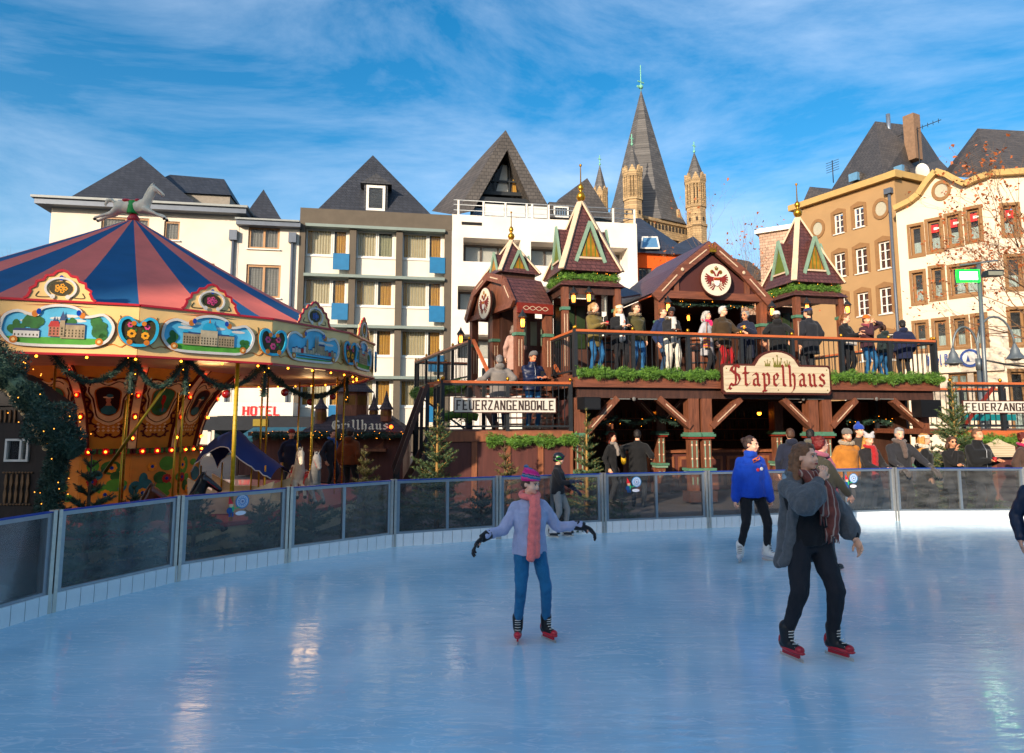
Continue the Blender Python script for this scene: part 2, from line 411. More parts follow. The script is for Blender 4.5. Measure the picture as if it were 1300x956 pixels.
# rink edge, measured at the feet of the steel posts
EDGE = [ground(61, 778), ground(222, 738), ground(363, 714), ground(498, 694), ground(632, 684), ground(766, 676), ground(899, 670), ground(1012, 665.5), ground(1138, 661)]
pre = [Vector((-5.2, -4.0, 0)), Vector((-5.4, -1.5, 0)), Vector((-5.4, 1.0, 0)), Vector((-5.3, 3.2, 0)), Vector((-5.05, 5.0, 0))]
post = [Vector((9.9, 13.4, 0)), Vector((12.4, 12.9, 0)), Vector((14.3, 11.4, 0)), Vector((15.2, 9.2, 0)), Vector((15.4, 6.5, 0))]
EDGE = pre+EDGE+post
ie = [(p.x, p.y) for p in EDGE]+[(15.4, -4.0)]
im = MB(); im.add([(x, y, 0) for x, y in ie], [tuple(range(len(ie)))[::-1]], ice_mat())
io = im.build('ice', kind='structure')
# ensure the ice faces up
if io.data.polygons[0].normal.z < 0:
    io.data.flip_normals()
# ------------------------------------------------------------------ rink barrier
M_kerb = mat('white_kerb_blocks', '#e6eaea', 0.6, 0.12, 3)
M_blue = mat('blue_rail_cap', '#0d3f9a', 0.4, 0.05)
M_rglass = glass_mat('scuffed_acrylic', (0.80, 0.82, 0.83), 0.05, (0.50, 0.49, 0.47), 0.05, 0.03)
bar = thing('rink_barrier', 'glazed rink barrier with steel posts and a thin blue top rail round the ice', 'barrier')
RT = 1.0
blk = MB(); blk.box((0.004, -0.04, 0), (0.141, 0.05, 0.185), M_kerb); blkm = blk.build('kerb_block', bar)
blkdone = False
pm = MB()
pm.box((-0.045, -0.05, 0), (-0.008, 0.03, RT+0.005), M_steel); pm.box((0.008, -0.05, 0), (0.045, 0.03, RT+0.005), M_steel); pm.box((-0.012, -0.03, 0), (0.012, 0.03, RT-0.01), M_iron)
postm = None
DN = lambda i: (EDGE[i+1]-EDGE[i])
nblk = 0
for i in range(len(EDGE)-1):
    a, b = EDGE[i], EDGE[i+1]; d = b-a; Ln = d.length; ang = atan2(d.y, d.x)
    n = Vector((-d.y, d.x, 0)).normalized()      # outwards (away from the ice)
    def rect(o0, o1, z0, z1, w0, w1, m, mb):
        e = d.normalized(); p = [a+e*o0+n*w0, a+e*o1+n*w0, a+e*o1+n*w1, a+e*o0+n*w1]
        vs = [(q.x, q.y, z0) for q in p]+[(q.x, q.y, z1) for q in p]
        mb.add(vs, [(3, 2, 1, 0), (4, 5, 6, 7), (0, 1, 5, 4), (1, 2, 6, 5), (2, 3, 7, 6), (3, 0, 4, 7)], m)
    gl = MB(); rect(0.09, Ln-0.09, 0.20, RT-0.05, 0.0, 0.012, M_rglass, gl); gl.build('glass_panel', bar)
    fr = MB()
    rect(0.05, 0.10, 0.187, RT-0.02, -0.02, 0.03, M_alu, fr); rect(Ln-0.10, Ln-0.05, 0.187, RT-0.02, -0.02, 0.03, M_alu, fr)
    rect(0.10, Ln-0.10, 0.187, 0.215, -0.018, 0.028, M_alu, fr); rect(0.10, Ln-0.10, RT-0.06, RT-0.02, -0.018, 0.028, M_alu, fr)
    fr.build('panel_frame', bar)
    if i > 6:
        mu = MB(); rect(Ln/2-0.022, Ln/2+0.022, 0.217, RT-0.062, -0.022, 0.032, M_alu, mu); mu.build('mullion', bar)
    cp = MB(); rect(0.047, Ln-0.047, RT-0.018, RT-0.006, -0.03, 0.04, M_blue, cp); cp.build('rail_cap', bar)
    if postm is None: postm = pm.build('post', bar, loc=tuple(a), rz=ang)
    else: inst(postm, 'post', bar, tuple(a), (0, 0, ang))
    k = int(Ln/0.145); e = d.normalized(); sx = Ln/0.145/k
    if 3 <= i <= 13:
        for j in range(k):
            p = a+e*(j*0.145*sx)
            if not blkdone: blkm.location = p; blkm.rotation_euler = (0, 0, ang); blkm.scale = (sx, 1, 1); blkdone = True
            else: inst(blkm, 'kerb_block', bar, tuple(p), (0, 0, ang), (sx, 1, 1))
            nblk += 1
    else:
        kb = MB(); rect(0, Ln, 0, 0.185, -0.04, 0.05, M_kerb, kb); kb.build('kerb', bar)
# market emblem stickers on three panes (blue wheel, small skating figure)
def sticker(px, py, i):
    f = EDGE[i]; d = EDGE[i+1]-EDGE[i]; fr = Frame(f.x, f.y, atan2(d.y, d.x))
    u, z = fr.m(px, py)
    t = MB(); S = 0.95
    B = mat('sticker_blue', '#2f7fb8', 0.5, 0); Wt = mat('sticker_white', '#e8e8ee', 0.5, 0); Rd = mat('sticker_red', '#d8262f', 0.5, 0); G = mat('sticker_green', '#2fb070', 0.5, 0); N = mat('sticker_navy', '#1d4a86', .5, 0)
    def disc(x, zz, r, m, y, n=20, sx=1): t.add([(x+r*sx*cos(2*pi*k/n), y, zz+r*sin(2*pi*k/n)) for k in range(n)], [tuple(range(n))], m)
    disc(0.07, 0.07, 0.092, B, 0); disc(0.07, 0.07, 0.075, Wt, -0.002); disc(0.07, 0.07, 0.066, B, -0.004); disc(0.07, 0.07, 0.03, Wt, -0.006); disc(.07, .07, .018, N, -.008)
    for k in range(12): disc(0.07+0.052*cos(k*pi/6), 0.07+0.052*sin(k*pi/6), 0.009, Wt, -0.007, 6)
    t.add([(-0.12, -0.010, 0.05), (-0.05, -0.010, 0.05), (-0.11, -0.010, 0.15)], [(0, 1, 2)], Rd)
    disc(-0.08, 0.035, 0.028, mat('sticker_skin', '#e8b893', .5, 0), -0.009); disc(-0.075, -0.01, 0.05, G, -0.008, 12, 0.8); disc(-0.10, -0.03, 0.04, N, -0.0085, 10)
    t.add([(-0.03, -0.009, -0.02), (0.04, -0.009, 0.0), (0.04, -0.009, 0.012), (-0.03, -0.009, -0.008)], [(0, 1, 2, 3)], G)
    disc(0.05, -0.075, 0.028, Wt, -0.009, 14, 2.6)
    t.add([(-0.11, -0.01, -0.11), (-0.085, -0.01, -0.11), (-0.085, -0.01, -0.05), (-0.11, -0.01, -0.05)], [(0, 1, 2, 3)], N)
    t.add([(-0.07, -0.01, -0.11), (-0.045, -0.01, -0.11), (-0.045, -0.01, -0.05), (-0.07, -0.01, -0.05)], [(0, 1, 2, 3)], N)
    o = t.build('sticker', bar); p = fr.w(u, -0.014, z); o.location = p; o.rotation_euler = (0, 0, fr.a)
sticker(300, 644, 6); sticker(803, 617, 10); sticker(1079, 612, 12)

# ------------------------------------------------------------------ unseen buildings behind the camera, added and sized to cast the shade
def shade_block(x0, x1, y0, y1, h, label, roofh=4.0):
    t = thing('building', label, 'building', (0, 0, 0))
    holes = []
    n = int((x1-x0)/3.2)
    for k in range(n):
        for f in range(int(h/3.4)):
            u = x0+1.2+k*(x1-x0-1)/n; z = 1.2+f*3.4
            if z+1.6 < h: holes.append((u, z, u+1.2, z+1.6))
    w = MB()
    hs = sorted(holes)
    # facade towards the square looks along +y
    us = [(-c, b, -a, d) for a, b, c, d in holes]
    w.X = Matrix.Translation((0, y1, 0))@Matrix.Rotation(pi, 4, 'Z')
    w.wallgrid(-x1, -x0, 0, h, us, 0, 0.25, M_stone)
    w.quad((-x1, .25, 0), (-x0, .25, 0), (-x0, .25, h), (-x1, .25, h), M_dark)
    D = y1-y0
    w.quad((-x0, 0, 0), (-x0, D, 0), (-x0, D, h), (-x0, 0, h), M_stone); w.quad((-x1, D, 0), (-x1, 0, 0), (-x1, 0, h), (-x1, D, h), M_stone); w.quad((-x0, D, 0), (-x1, D, 0), (-x1, D, h), (-x0, D, h), M_stone)
    w.build('wall', t)
    r = MB(); r.box((x0-.3, y0-.3, h), (x1+.3, y1+.3, h+.25), M_fascia)
    r.build('roof', t)
    return t
shade_block(-29.5, 75, -60, -46, 20.1, 'long unseen cream building with a flat roof, added on the south side to shade the rink')  # out of view; height set by where the shadow edge should fall
shade_block(-40.5, -29.55, -60, -46, 21.0, 'narrow middle unseen cream building, added on the south side to shade the left barrier')  # out of view; stepped higher so the left barrier stays in shade
shade_block(-110, -40.55, -51, -46, 29.0, 'tall unseen cream building with a flat roof, added at the south left end to shade the carousel')  # out of view; tall and shallow to shadow the carousel but not the stall

# ------------------------------------------------------------------ windows and facades
M_ofr = wood('ochre_window_frame', (0.42, 0.22, 0.09), 0.8, (20, 20, 4))
M_curt = mat('cream_curtain', '#dccba6', 0.9, 0.1, 3, bands=(0, 0.16, 0.35, '#bfa678'))
M_curty = mat('yellow_curtain', '#d8a238', 0.9, 0.1, 3, bands=(0, 0.12, 0.4, '#b97a1c'))
M_shade = mat('roller_blind', '#9a938a', 0.8, 0.1, 3, bands=(2, 0.10, 0.18, '#7a736a'))
def window(parent, u0, z0, u1, z1, y, fm, cols=2, rows=1, fw=0.07, behind=None, sill=True, curt=None, transom=None):
    """frame (window) > pane, curtain, sill; y is the plane the frame stands in"""
    f = MB(); W_, H_ = u1-u0, z1-z0
    f.box((u0, y-0.03, z0), (u0+fw, y+0.05, z1), fm); f.box((u1-fw, y-0.03, z0), (u1, y+0.05, z1), fm)
    f.box((u0+fw, y-0.03, z0), (u1-fw, y+0.05, z0+fw), fm); f.box((u0+fw, y-0.03, z1-fw), (u1-fw, y+0.05, z1), fm)
    for k in range(1, cols):
        x = u0+W_*k/cols; f.box((x-fw*0.5, y-0.028, z0+fw), (x+fw*0.5, y+0.045, z1-fw), fm)
    for k in range(1, rows):
        z = z0+H_*k/rows
        for q in range(cols):
            xa = u0+W_*q/cols+(fw if q == 0 else fw*0.5); xb = u0+W_*(q+1)/cols-(fw if q == cols-1 else fw*0.5)
            f.box((xa, y-0.02, z-fw*0.3), (xb, y+0.035, z+fw*0.3), fm)
    wo = f.build('window', parent)
    g = MB(); g.box((u0+fw*0.6, y+0.0, z0+fw*0.6), (u1-fw*0.6, y+0.01, z1-fw*0.6), M_glass); g.build('pane', wo)
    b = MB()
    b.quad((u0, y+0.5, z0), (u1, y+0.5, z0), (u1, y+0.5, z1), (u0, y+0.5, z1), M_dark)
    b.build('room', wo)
    if curt:
        c = MB()
        for (fa, fb, za, zb, cm) in curt:
            xa, xb = u0+W_*fa, u0+W_*fb; n = max(4, int((xb-xa)/0.05)); vs = []
            for k in range(n+1):
                x = xa+(xb-xa)*k/n; yy = y+0.12+0.02*sin(k*1.9)
                vs += [(x, yy, z0+H_*za), (x, yy, z0+H_*zb)]
            c.add(vs, [(2*k, 2*k+2, 2*k+3, 2*k+1) for k in range(n)], cm)
        c.build('curtain', wo)
    if sill:
        s = MB(); s.box((u0-0.08, y-0.24, z0-0.07), (u1+0.08, y-0.035, z0-0.003), M_whitep); s.build('sill', wo)
    return wo
def mrect(fr, x0, y0, x1, y1, v=0.0):
    a = fr.m(x0, (y0+y1)/2, v)[0]; b = fr.m(x1, (y0+y1)/2, v)[0]; xm = (x0+x1)/2
    return (a, fr.m(xm, y1, v)[1], b, fr.m(xm, y0, v)[1])
def box_body(w, u0, u1, h, depth, m, y0=0.0):
    w.quad((u1, y0, 0), (u1, depth, 0), (u1, depth, h), (u1, y0, h), m); w.quad((u0, depth, 0), (u0, y0, 0), (u0, y0, h), (u0, depth, h), m)
    w.quad((u1, depth, 0), (u0, depth, 0), (u0, depth, h), (u1, depth, h), m)
def hip(mb, u0, u1, v0, v1, z0, apex, m, ridge=None):
    """pyramid or hipped roof; apex=(u,v,z); ridge=second ridge end"""
    a = Vector(apex); b = Vector(ridge) if ridge else a
    c = [(u0, v0, z0), (u1, v0, z0), (u1, v1, z0), (u0, v1, z0)]
    if ridge is None:
        for k in range(4): mb.tri(c[k], c[(k+1) % 4], a, m)
    else:
        mb.quad(c[0], c[1], b, a, m); mb.tri(c[1], c[2], b, m); mb.quad(c[2], c[3], a, b, m); mb.tri(c[3], c[0], a, m)

# the row of houses on the far side: one line from left to right
def P(px, Y): v = at(px, 500, Y); return v.x, v.y
(xa, ya), (xb, yb) = P(40, 38.0), P(575, 42.0)
ROW = atan2(yb-ya, xb-xa)
FR1 = Frame(xa, ya, ROW)

# -- cream house with the big pyramid roof
F1 = Frame(*P(47, 37.9), ROW)
t = thing('cream_house', 'large cream house with a dark pyramid roof behind the carousel', 'house', F1.o, ROW)
u1 = F1.m(303, 300)[0]; zt = (F1.m(60, 262)[1]+F1.m(290, 275)[1])/2
wins = [mrect(F1, 128, 276, 189, 300), mrect(F1, 208, 281, 228, 305), mrect(F1, 245, 334, 272, 362), mrect(F1, 128, 330, 189, 360), (3.2, 4, 5.6, 6), (8, 4, 10, 6)]
w = MB(); w.wallgrid(0, u1, 0, zt, wins, 0, 0.2, M_stone); box_body(w, 0, u1, zt, 11, M_stone); w.build('wall', t)
for k, q in enumerate(wins): window(t, *q, 0.12, M_ofr, 1 if k == 1 else 2, 1, 0.1, curt=[(0, 1, 0.0, 1, M_shade)])
g = MB(); g.box((-0.6, -0.7, zt), (u1+0.5, 11.3, zt+0.32), M_fascia); g.box((-0.75, -0.85, zt+0.32), (u1+0.6, 11.4, zt+0.45), mat('zinc_gutter', '#8b8f8c', 0.5, 0.1, 3)); g.build('cornice', t)
r = MB(); ua = F1.m(182, 202, 6)[0]; za = F1.m(182, 202, 6)[1]
hip(r, F1.m(80, 262, 1)[0], F1.m(262, 262, 1)[0], 0.6, 10.9, zt+0.45, (ua, 5.5, za), M_slate)
r.build('roof', t)
r = MB(); q0 = F1.m(222, 245, 5)[0]; q1 = F1.m(298, 245, 5)[0]; zz = F1.m(260, 218, 6)[1]
hip(r, q0-2, q1, 4, 11, F1.m(280, 247, 4)[1], (q0-1, 7, zz), M_slate, (q1-1.2, 7, F1.m(280, 221, 6)[1])); r.build('roof', t)
w = MB(); w.box((q0, 4.2, zt+.45), (q1-.1, 10.8, F1.m(280, 247, 4)[1]), mat('grey_render', '#8b8378', .9)); w.build('dormer_wall', t)

# -- narrow cream house with downpipes
F2 = Frame(*F1.w(u1+0.02, 0)[:2], ROW)
t = thing('cream_house', 'narrow cream house with a small slate pyramid between two downpipes', 'house', F2.o, ROW)
u2 = F2.m(379, 330)[0]; zt2 = F2.m(340, 289)[1]
wins = [mrect(F2, 315, 288, 355, 316), mrect(F2, 312, 336, 356, 378), mrect(F2, 312, 400, 356, 440)]
w = MB(); w.wallgrid(0, u2, 0, zt2, wins, 0.02, 0.2, M_stone); box_body(w, 0, u2, zt2, 11, M_stone, 0.02); w.build('wall', t)
for q in wins: window(t, *q, 0.14, M_ofr, 2, 1, 0.13, curt=[(0, 1, 0, 0.93, M_shade)])
g = MB(); g.box((-0.1, -0.5, zt2), (u2+0.1, 11, zt2+0.28), M_fascia); g.box((-0.15, -0.62, zt2+0.28), (u2+0.05, 11, zt2+0.38), MC['zinc_gutter']); g.build('cornice', t)
r = MB(); a = F2.m(335, 241, 3); hip(r, F2.m(306, 279, 1)[0], F2.m(363, 279, 1)[0], .6, 5.2, zt2+.38, (a[0], 2.9, a[1]), M_slate); r.build('roof', t)
for x in (297, 372):
    u = F2.m(x, 300)[0]
    d = MB(); d.tube([(u, -0.12, 0), (u, -0.12, zt2-0.9)], 0.09, M_fascia); d.box((u-0.22, -0.3, zt2-0.9), (u+0.22, -0.02, zt2-0.3), M_fascia); d.build('downpipe', t)

# -- hotel with curtains and blue balcony panels
F3 = Frame(*F2.w(u2+0.02, 0)[:2], ROW)
t = thing('hotel', 'brown framed hotel with curtained windows and small blue balcony panels', 'hotel', F3.o, ROW)
M_hb = mat('brown_cladding', '#5a5145', 0.8, 0.12, 1.5)
M_hg = mat('grey_green_sill', '#79867f', 0.6, 0.08, 2)
M_sp = mat('white_spandrel', '#d9cfbd', 0.6, 0.04, 2)
M_bp = mat('blue_balcony_panel', '#1f6a96', 0.4, 0.12, 3)
u3 = F3.m(573, 330)[0]; zt3 = (F3.m(400, 264)[1]+F3.m(560, 273)[1])/2; zl = F3.m(480, 288)[1]
fl = (zl-0.3)/6.0
fl = abs(F3.m(480, 352)[1]-F3.m(480, 290)[1])
w = MB(); w.box((0, 0.9, 0), (u3, 11, zl), M_hb); w.box((-0.02, -0.02, zl), (u3+0.02, 11, zt3), M_hb)
w.box((0, 0, 0), (u3*0.035, 0.9, zl), M_hb); w.box((u3*0.955, 0, 0), (u3, 0.9, zl), M_hb); w.build('wall', t)
nb = 3; ub0 = u3*0.035; ub1 = u3*0.955; bw = (ub1-ub0)/nb
for b in range(1, nb):
    m = MB(); m.box((ub0+b*bw-0.2, 0.0, 0), (ub0+b*bw+0.2, 0.9, zl), M_hb); m.build('fin', t)
nf = int(zl/fl)+1
for f in range(nf):
    z1 = zl-f*fl; z0 = z1-fl
    if z0 < 0.3: break
    m = MB(); m.box((ub0-0.0, -0.22, z1-0.20), (ub1+0.0, 0.9, z1-0.02), M_hg); m.build('floor_band', t)
    for b in range(nb):
        a = ub0+b*bw+(0.2 if b else 0.0); c = ub0+(b+1)*bw-(0.2 if b < nb-1 else 0.0)
        s = MB(); s.box((a, 0.42, z0+0.0), (c, 0.9, z0+fl*0.37), M_sp); s.box((a, 0.36, z0+fl*.37), (c, .5, z0+fl*.40), M_whitep); s.build('spandrel', t)
        sp = a+(c-a)*(0.60 if b != 1 else 0.52)
        fy = R.random()
        k1 = [(0, 0.22, 0, 1, M_curty), (0.22, 1, 0, 1, M_curt)] if b != 1 else ([(0, 1, 0, 1, M_curt)] if f == 0 else [(0, .35, 0, 1, M_curty), (.35, 1, 0, 1, M_curt)])
        k2 = [(0.25, 1, 0, 1, M_curty)] if (b != 1 or f) else [(0, 1, 0, .9, mat('pale_blind', '#a9a27a', .9, .1))]
        window(t, a, z0+fl*0.40, sp, z1-0.20, 0.5, M_whitep, 1, 1, 0.09, sill=False, curt=k1)
        window(t, sp+0.02, z0+fl*0.40, c-0.15, z1-0.20, 0.5, M_whitep, 1, 1, 0.09, sill=False, curt=k2)
        m = MB(); m.box((c-0.15, 0.44, z0+fl*.40), (c, 0.9, z1-.2), M_sp); m.build('jamb', t)
        if b != 1:
            p = MB(); p.box((sp+0.1, -0.05, z0+0.28), (c+0.02, 0.0, z0+fl*0.42), M_bp); p.build('balcony_panel', t)
r = MB(); a = F3.m(473, 192, 3.5); hip(r, F3.m(401, 266, 1)[0], F3.m(551, 272, 1)[0], 0.7, 9, zt3, (a[0], 4.2, a[1]), M_slate); r.build('roof', t)
d = MB(); q = mrect(F3, 465, 236, 489, 268, 1.0); d.box((q[0]-.15, 1.0, q[1]), (q[2]+.15, 4, q[3]+.1), M_slate)
zc = F3.m(474, 221, 1.0)[1]; uc = (q[0]+q[2])/2
d.prism([(q[0]-.4, q[3]+.1), (q[2]+.4, q[3]+.1), (uc, zc)], 0.85, 4.5, M_slate); d.build('dormer', t)
window(t, *q, 0.93, M_whitep, 1, 1, 0.16, sill=False, curt=[(0, 1, 0, 1, mat('blue_blind', '#8fa3b8', .6, .05))])
# hotel ground floor: white fascia with red letters, dark awning
# ------------------------------------------------------------------ lettering made of strokes
SLAB = {
 'F': [[(.15, 0), (.15, 1)], [(.15, .96), (.9, .96)], [(.15, .5), (.7, .5)]],
 'E': [[(.15, 0), (.15, 1)], [(.15, .96), (.9, .96)], [(.15, .5), (.7, .5)], [(.15, .04), (.9, .04)]],
 'U': [[(.15, 1), (.15, .1)], [(.85, 1), (.85, .1)], [(.1, .05), (.9, .05)]],
 'R': [[(.15, 0), (.15, 1)], [(.15, .96), (.8, .96)], [(.82, 1), (.82, .5)], [(.15, .5), (.8, .5)], [(.5, .5), (.88, 0)]],
 'Z': [[(.1, .96), (.9, .96)], [(.84, .94), (.16, .06)], [(.1, .04), (.9, .04)]],
 'A': [[(.12, 0), (.45, 1)], [(.55, 1), (.88, 0)], [(.25, .32), (.75, .32)]],
 'N': [[(.15, 0), (.15, 1)], [(.85, 0), (.85, 1)], [(.2, .98), (.8, .02)]],
 'G': [[(.15, .05), (.15, .95)], [(.12, .96), (.88, .96)], [(.12, .04), (.88, .04)], [(.85, .0), (.85, .45)], [(.55, .45), (.9, .45)], [(.85, .98), (.85, .78)]],
 'B': [[(.15, 0), (.15, 1)], [(.1, .96), (.8, .96)], [(.1, .5), (.82, .5)], [(.1, .04), (.85, .04)], [(.8, .94), (.8, .55)], [(.86, .48), (.86, .05)]],
 'O': [[(.15, .05), (.15, .95)], [(.85, .05), (.85, .95)], [(.15, .96), (.85, .96)], [(.15, .04), (.85, .04)]],
 'W': [[(.12, 1), (.12, 0)], [(.88, 1), (.88, 0)], [(.14, .02), (.5, .55)], [(.5, .55), (.86, .02)]],
 'L': [[(.15, 0), (.15, 1)], [(.15, .04), (.9, .04)]],
 'H': [[(.15, 0), (.15, 1)], [(.85, 0), (.85, 1)], [(.15, .5), (.85, .5)]],
 'T': [[(.5, 0), (.5, 1)], [(.1, .96), (.9, .96)]],
 'S': [[(.85, .96), (.15, .96)], [(.15, .96), (.15, .55)], [(.12, .5), (.88, .5)], [(.85, .5), (.85, .04)], [(.85, .04), (.15, .04)]],
 'P': [[(.15, 0), (.15, 1)], [(.15, .96), (.8, .96)], [(.82, 1), (.82, .48)], [(.15, .5), (.8, .5)]],
 'I': [[(.5, 0), (.5, 1)], [(.2, .96), (.8, .96)], [(.2, .04), (.8, .04)]],
}
def slab_text(mb, txt, x, z, wtot, h, y, m, tv=0.2, th=0.1, depth=0.012):
    """heavy narrow letters: verticals thick, horizontals thin, small serifs"""
    cw = wtot/len(txt); gw = cw*0.86; j = 0
    for k, ch in enumerate(txt):
        if ch == ' ' or ch not in SLAB: continue
        ox = x+k*cw+cw*0.07
        for st in SLAB[ch]:
            (ax, az), (bx, bz) = st
            vert = abs(ax-bx) < 0.01; hor = abs(az-bz) < 0.01
            A = Vector((ox+ax*gw, 0, z+az*h)); B = Vector((ox+bx*gw, 0, z+bz*h)); j += 1
            yy = y-0.0004*(j % 7)
            if hor: tz = th*h*0.5; q = [(A.x, A.z-tz), (B.x, B.z-tz), (B.x, B.z+tz), (A.x, A.z+tz)]
            else: tx = tv*gw*0.5; q = [(A.x-tx, A.z), (A.x+tx, A.z), (B.x+tx, B.z), (B.x-tx, B.z)]
            mb.prism(q, yy-depth, yy, m)
            if vert:
                for zz in (min(A.z, B.z), max(A.z, B.z)-h*0.05):
                    if (zz < z+0.02*h) or (zz > z+0.9*h): mb.prism([(A.x-tx*1.7, zz), (A.x+tx*1.7, zz), (A.x+tx*1.7, zz+h*.05), (A.x-tx*1.7, zz+h*.05)], yy-depth-0.001, yy, m)
BL = {
 'S': (1.15, [[(.95, 1.45), (.7, 1.62), (.32, 1.5), (.22, 1.2), (.5, .98), (.86, .82), (.98, .45), (.75, .1), (.35, .0), (.08, .12), (-.08, -.22), (.1, -.3)], [(.62, 1.55), (.55, 1.15), (.6, .4), (.5, .1)], [(.2, 1.45), (.1, 1.2)]]),
 't': (.66, [[(.22, 1.42), (.22, .15), (.38, 0), (.6, .16)], [(.0, 1.0), (.5, 1.0)]]),
 'a': (.84, [[(.14, .86), (.38, 1.0), (.58, .86), (.58, .12), (.76, 0)], [(.56, .6), (.22, .48), (.16, .14), (.34, 0), (.56, .14)]]),
 'p': (.86, [[(.08, .98), (.22, .85), (.22, -.35), (.1, -.5)], [(.22, .85), (.5, 1.0), (.68, .82), (.68, .16), (.45, 0), (.22, .1)], [(.05, -.42), (.4, -.42)]]),
 'e': (.70, [[(.58, .16), (.38, 0), (.16, .16), (.16, .82), (.4, 1.0), (.58, .8), (.48, .58), (.2, .45)]]),
 'l': (.50, [[(.12, 1.68), (.24, 1.52), (.24, .14), (.42, 0)]]),
 'h': (.88, [[(.12, 1.68), (.24, 1.52), (.24, .1), (.32, 0)], [(.24, .8), (.5, 1.0), (.68, .8), (.68, .1), (.58, -.28), (.4, -.45)]]),
 'u': (.88, [[(.08, .98), (.2, .85), (.2, .16), (.4, 0), (.62, .16)], [(.52, .98), (.64, .86), (.64, .12), (.8, 0)]]),
 's': (.74, [[(.62, .86), (.38, 1.0), (.16, .82), (.28, .58), (.54, .44), (.62, .2), (.4, 0), (.1, .12)]]),
 'G': (1.15, [[(.92, 1.38), (.6, 1.6), (.24, 1.4), (.12, .7), (.3, .12), (.66, 0), (.94, .2), (.94, .72), (.6, .82)], [(.5, 1.5), (.44, .9), (.5, .2)]]),
 'r': (.66, [[(.08, .98), (.22, .85), (.22, .12), (.36, 0)], [(.22, .8), (.48, 1.0), (.6, .84)]]),
 'i': (.50, [[(.08, .98), (.22, .85), (.22, .14), (.42, 0)], [(.18, 1.32), (.26, 1.4)]]),
 'B': (1.0, [[(.18, 1.6), (.18, .0)], [(.05, 1.6), (.6, 1.6), (.8, 1.3), (.6, .95), (.25, .9)], [(.6, .9), (.88, .5), (.6, 0), (.1, .0)]]),
 'c': (.64, [[(.56, .86), (.36, 1.0), (.16, .82), (.16, .16), (.38, 0), (.56, .16)]]),
 'H': (1.05, [[(.2, 1.6), (.2, 0)], [(.2, .9), (.75, .9)], [(.75, 1.5), (.8, .6), (.7, 0)]]),
 'o': (.78, [[(.16, .82), (.16, .16), (.4, 0), (.6, .16), (.6, .82), (.38, 1.0), (.16, .82)]]),
 ' ': (.5, []),
}
def black_text(mb, txt, x, z, wtot, xh, y, m, nib=0.12, depth=0.015, ang=40, space=0.12):
    tw = sum(BL[c][0]+space for c in txt); s = wtot/tw
    nx, nz = cos(radians(ang))*nib*s, sin(radians(ang))*nib*xh
    cx = x; j = 0
    for c in txt:
        w_, st = BL[c]
        for pl in st:
            for (a, b), (c2, d2) in zip(pl[:-1], pl[1:]):
                A = (cx+a*s, z+b*xh); B = (cx+c2*s, z+d2*xh); j += 1; yy = y-0.0006*(j % 5)
                dx, dz = B[0]-A[0], B[1]-A[1]; cr = dx*nz-dz*nx
                if abs(cr) < 1e-7: continue
                ex, ez = dx*0.06, dz*0.06
                q = [(A[0]-nx-ex, A[1]-nz-ez), (A[0]+nx-ex, A[1]+nz-ez), (B[0]+nx+ex, B[1]+nz+ez), (B[0]-nx+ex, B[1]-nz+ez)]
                mb.prism(q, yy-depth, yy, m)
        cx += (w_+space)*s

# -- hotel sign and awning at street level
M_red = mat('red_letters', '#d01818', 0.4, 0, emit='#ff1a10', es=0.6)
sF = Frame(*F3.w(F3.m(296, 520, -2.2)[0]-1.5, -2.2)[:2], ROW)
t = thing('hotel_canopy', 'white canopy board with red HOTEL letters over a dark awning', 'sign', sF.o, ROW)
q = mrect(sF, 296, 513, 372, 528)
b = MB(); b.box((0, 0, q[1]), (q[2], 2.0, q[3]+.1), M_whitep); b.build('fascia_board', t)
b = MB(); x0 = sF.m(307, 520)[0]; x1 = sF.m(356, 520)[0]; zz = sF.m(330, 527)[1]; zt_ = sF.m(330, 516)[1]
slab_text(b, 'HOTEL', x0, zz, x1-x0, zt_-zz, -0.01, M_red, 0.24, 0.14, 0.05); b.build('lettering', t)
b = MB(); q2 = mrect(sF, 296, 529, 380, 546); b.box((0, -.3, q2[1]), (q2[2]+2, 1.9, q2[3]), mat('dark_awning', '#23262b', .8, .15, 3)); b.build('awning', t)
b = MB(); q3 = mrect(sF, 321, 532, 340, 541, -0.35); b.box((q3[0], -.36, q3[1]), (q3[2], -.32, q3[3]), mat('yellow_plate', '#8a7414', .6, .1)); b.build('plate', t)
b = MB(); b.box((0.3, 1.2, 0), (q2[2]+2, 1.3, q2[1]), mat('shop_glass', '#20323a', .1, 0)); b.build('shopfront', t)
for x in (0.35, q2[2]+1.8):
    b = MB(); b.box((x-.08, -.1, 0), (x+.08, .06, q2[1]), M_whitep); b.build('post', t)

# -- white house with balconies and the steep A-shaped roof
F4 = Frame(*F3.w(u3+0.02, 0)[:2], ROW)
t = thing('white_balcony_house', 'white house with long balconies and a steep A shaped slate roof', 'house', F4.o, ROW)
u4 = F4.m(809, 320)[0]; zt4 = (F4.m(590, 271)[1]+F4.m(800, 286)[1])/2
h4 = [mrect(F4, 588, 303, 661, 333), mrect(F4, 674, 308, 738, 338), mrect(F4, 748, 314, 797, 342), mrect(F4, 581, 364, 655, 394), mrect(F4, 670, 364, 738, 394), mrect(F4, 748, 366, 797, 396),
      mrect(F4, 581, 425, 655, 455), mrect(F4, 670, 425, 738, 455)]
h4 = [(a, b, c, max(b+1.3, d)) for a, b, c, d in h4]
def M_white_(): return M_white
w = MB(); w.wallgrid(0, u4, 0, zt4, h4, 0, 1.3, M_white); box_body(w, 0, u4, zt4, 11, M_white)
w.quad((0, 1.29, 0), (u4, 1.29, 0), (u4, 1.29, zt4), (0, 1.29, zt4), M_white); w.quad((0, 0.25, zt4-.02), (u4, 0.25, zt4-.02), (u4, 11, zt4-.02), (0, 11, zt4-.02), M_fascia)
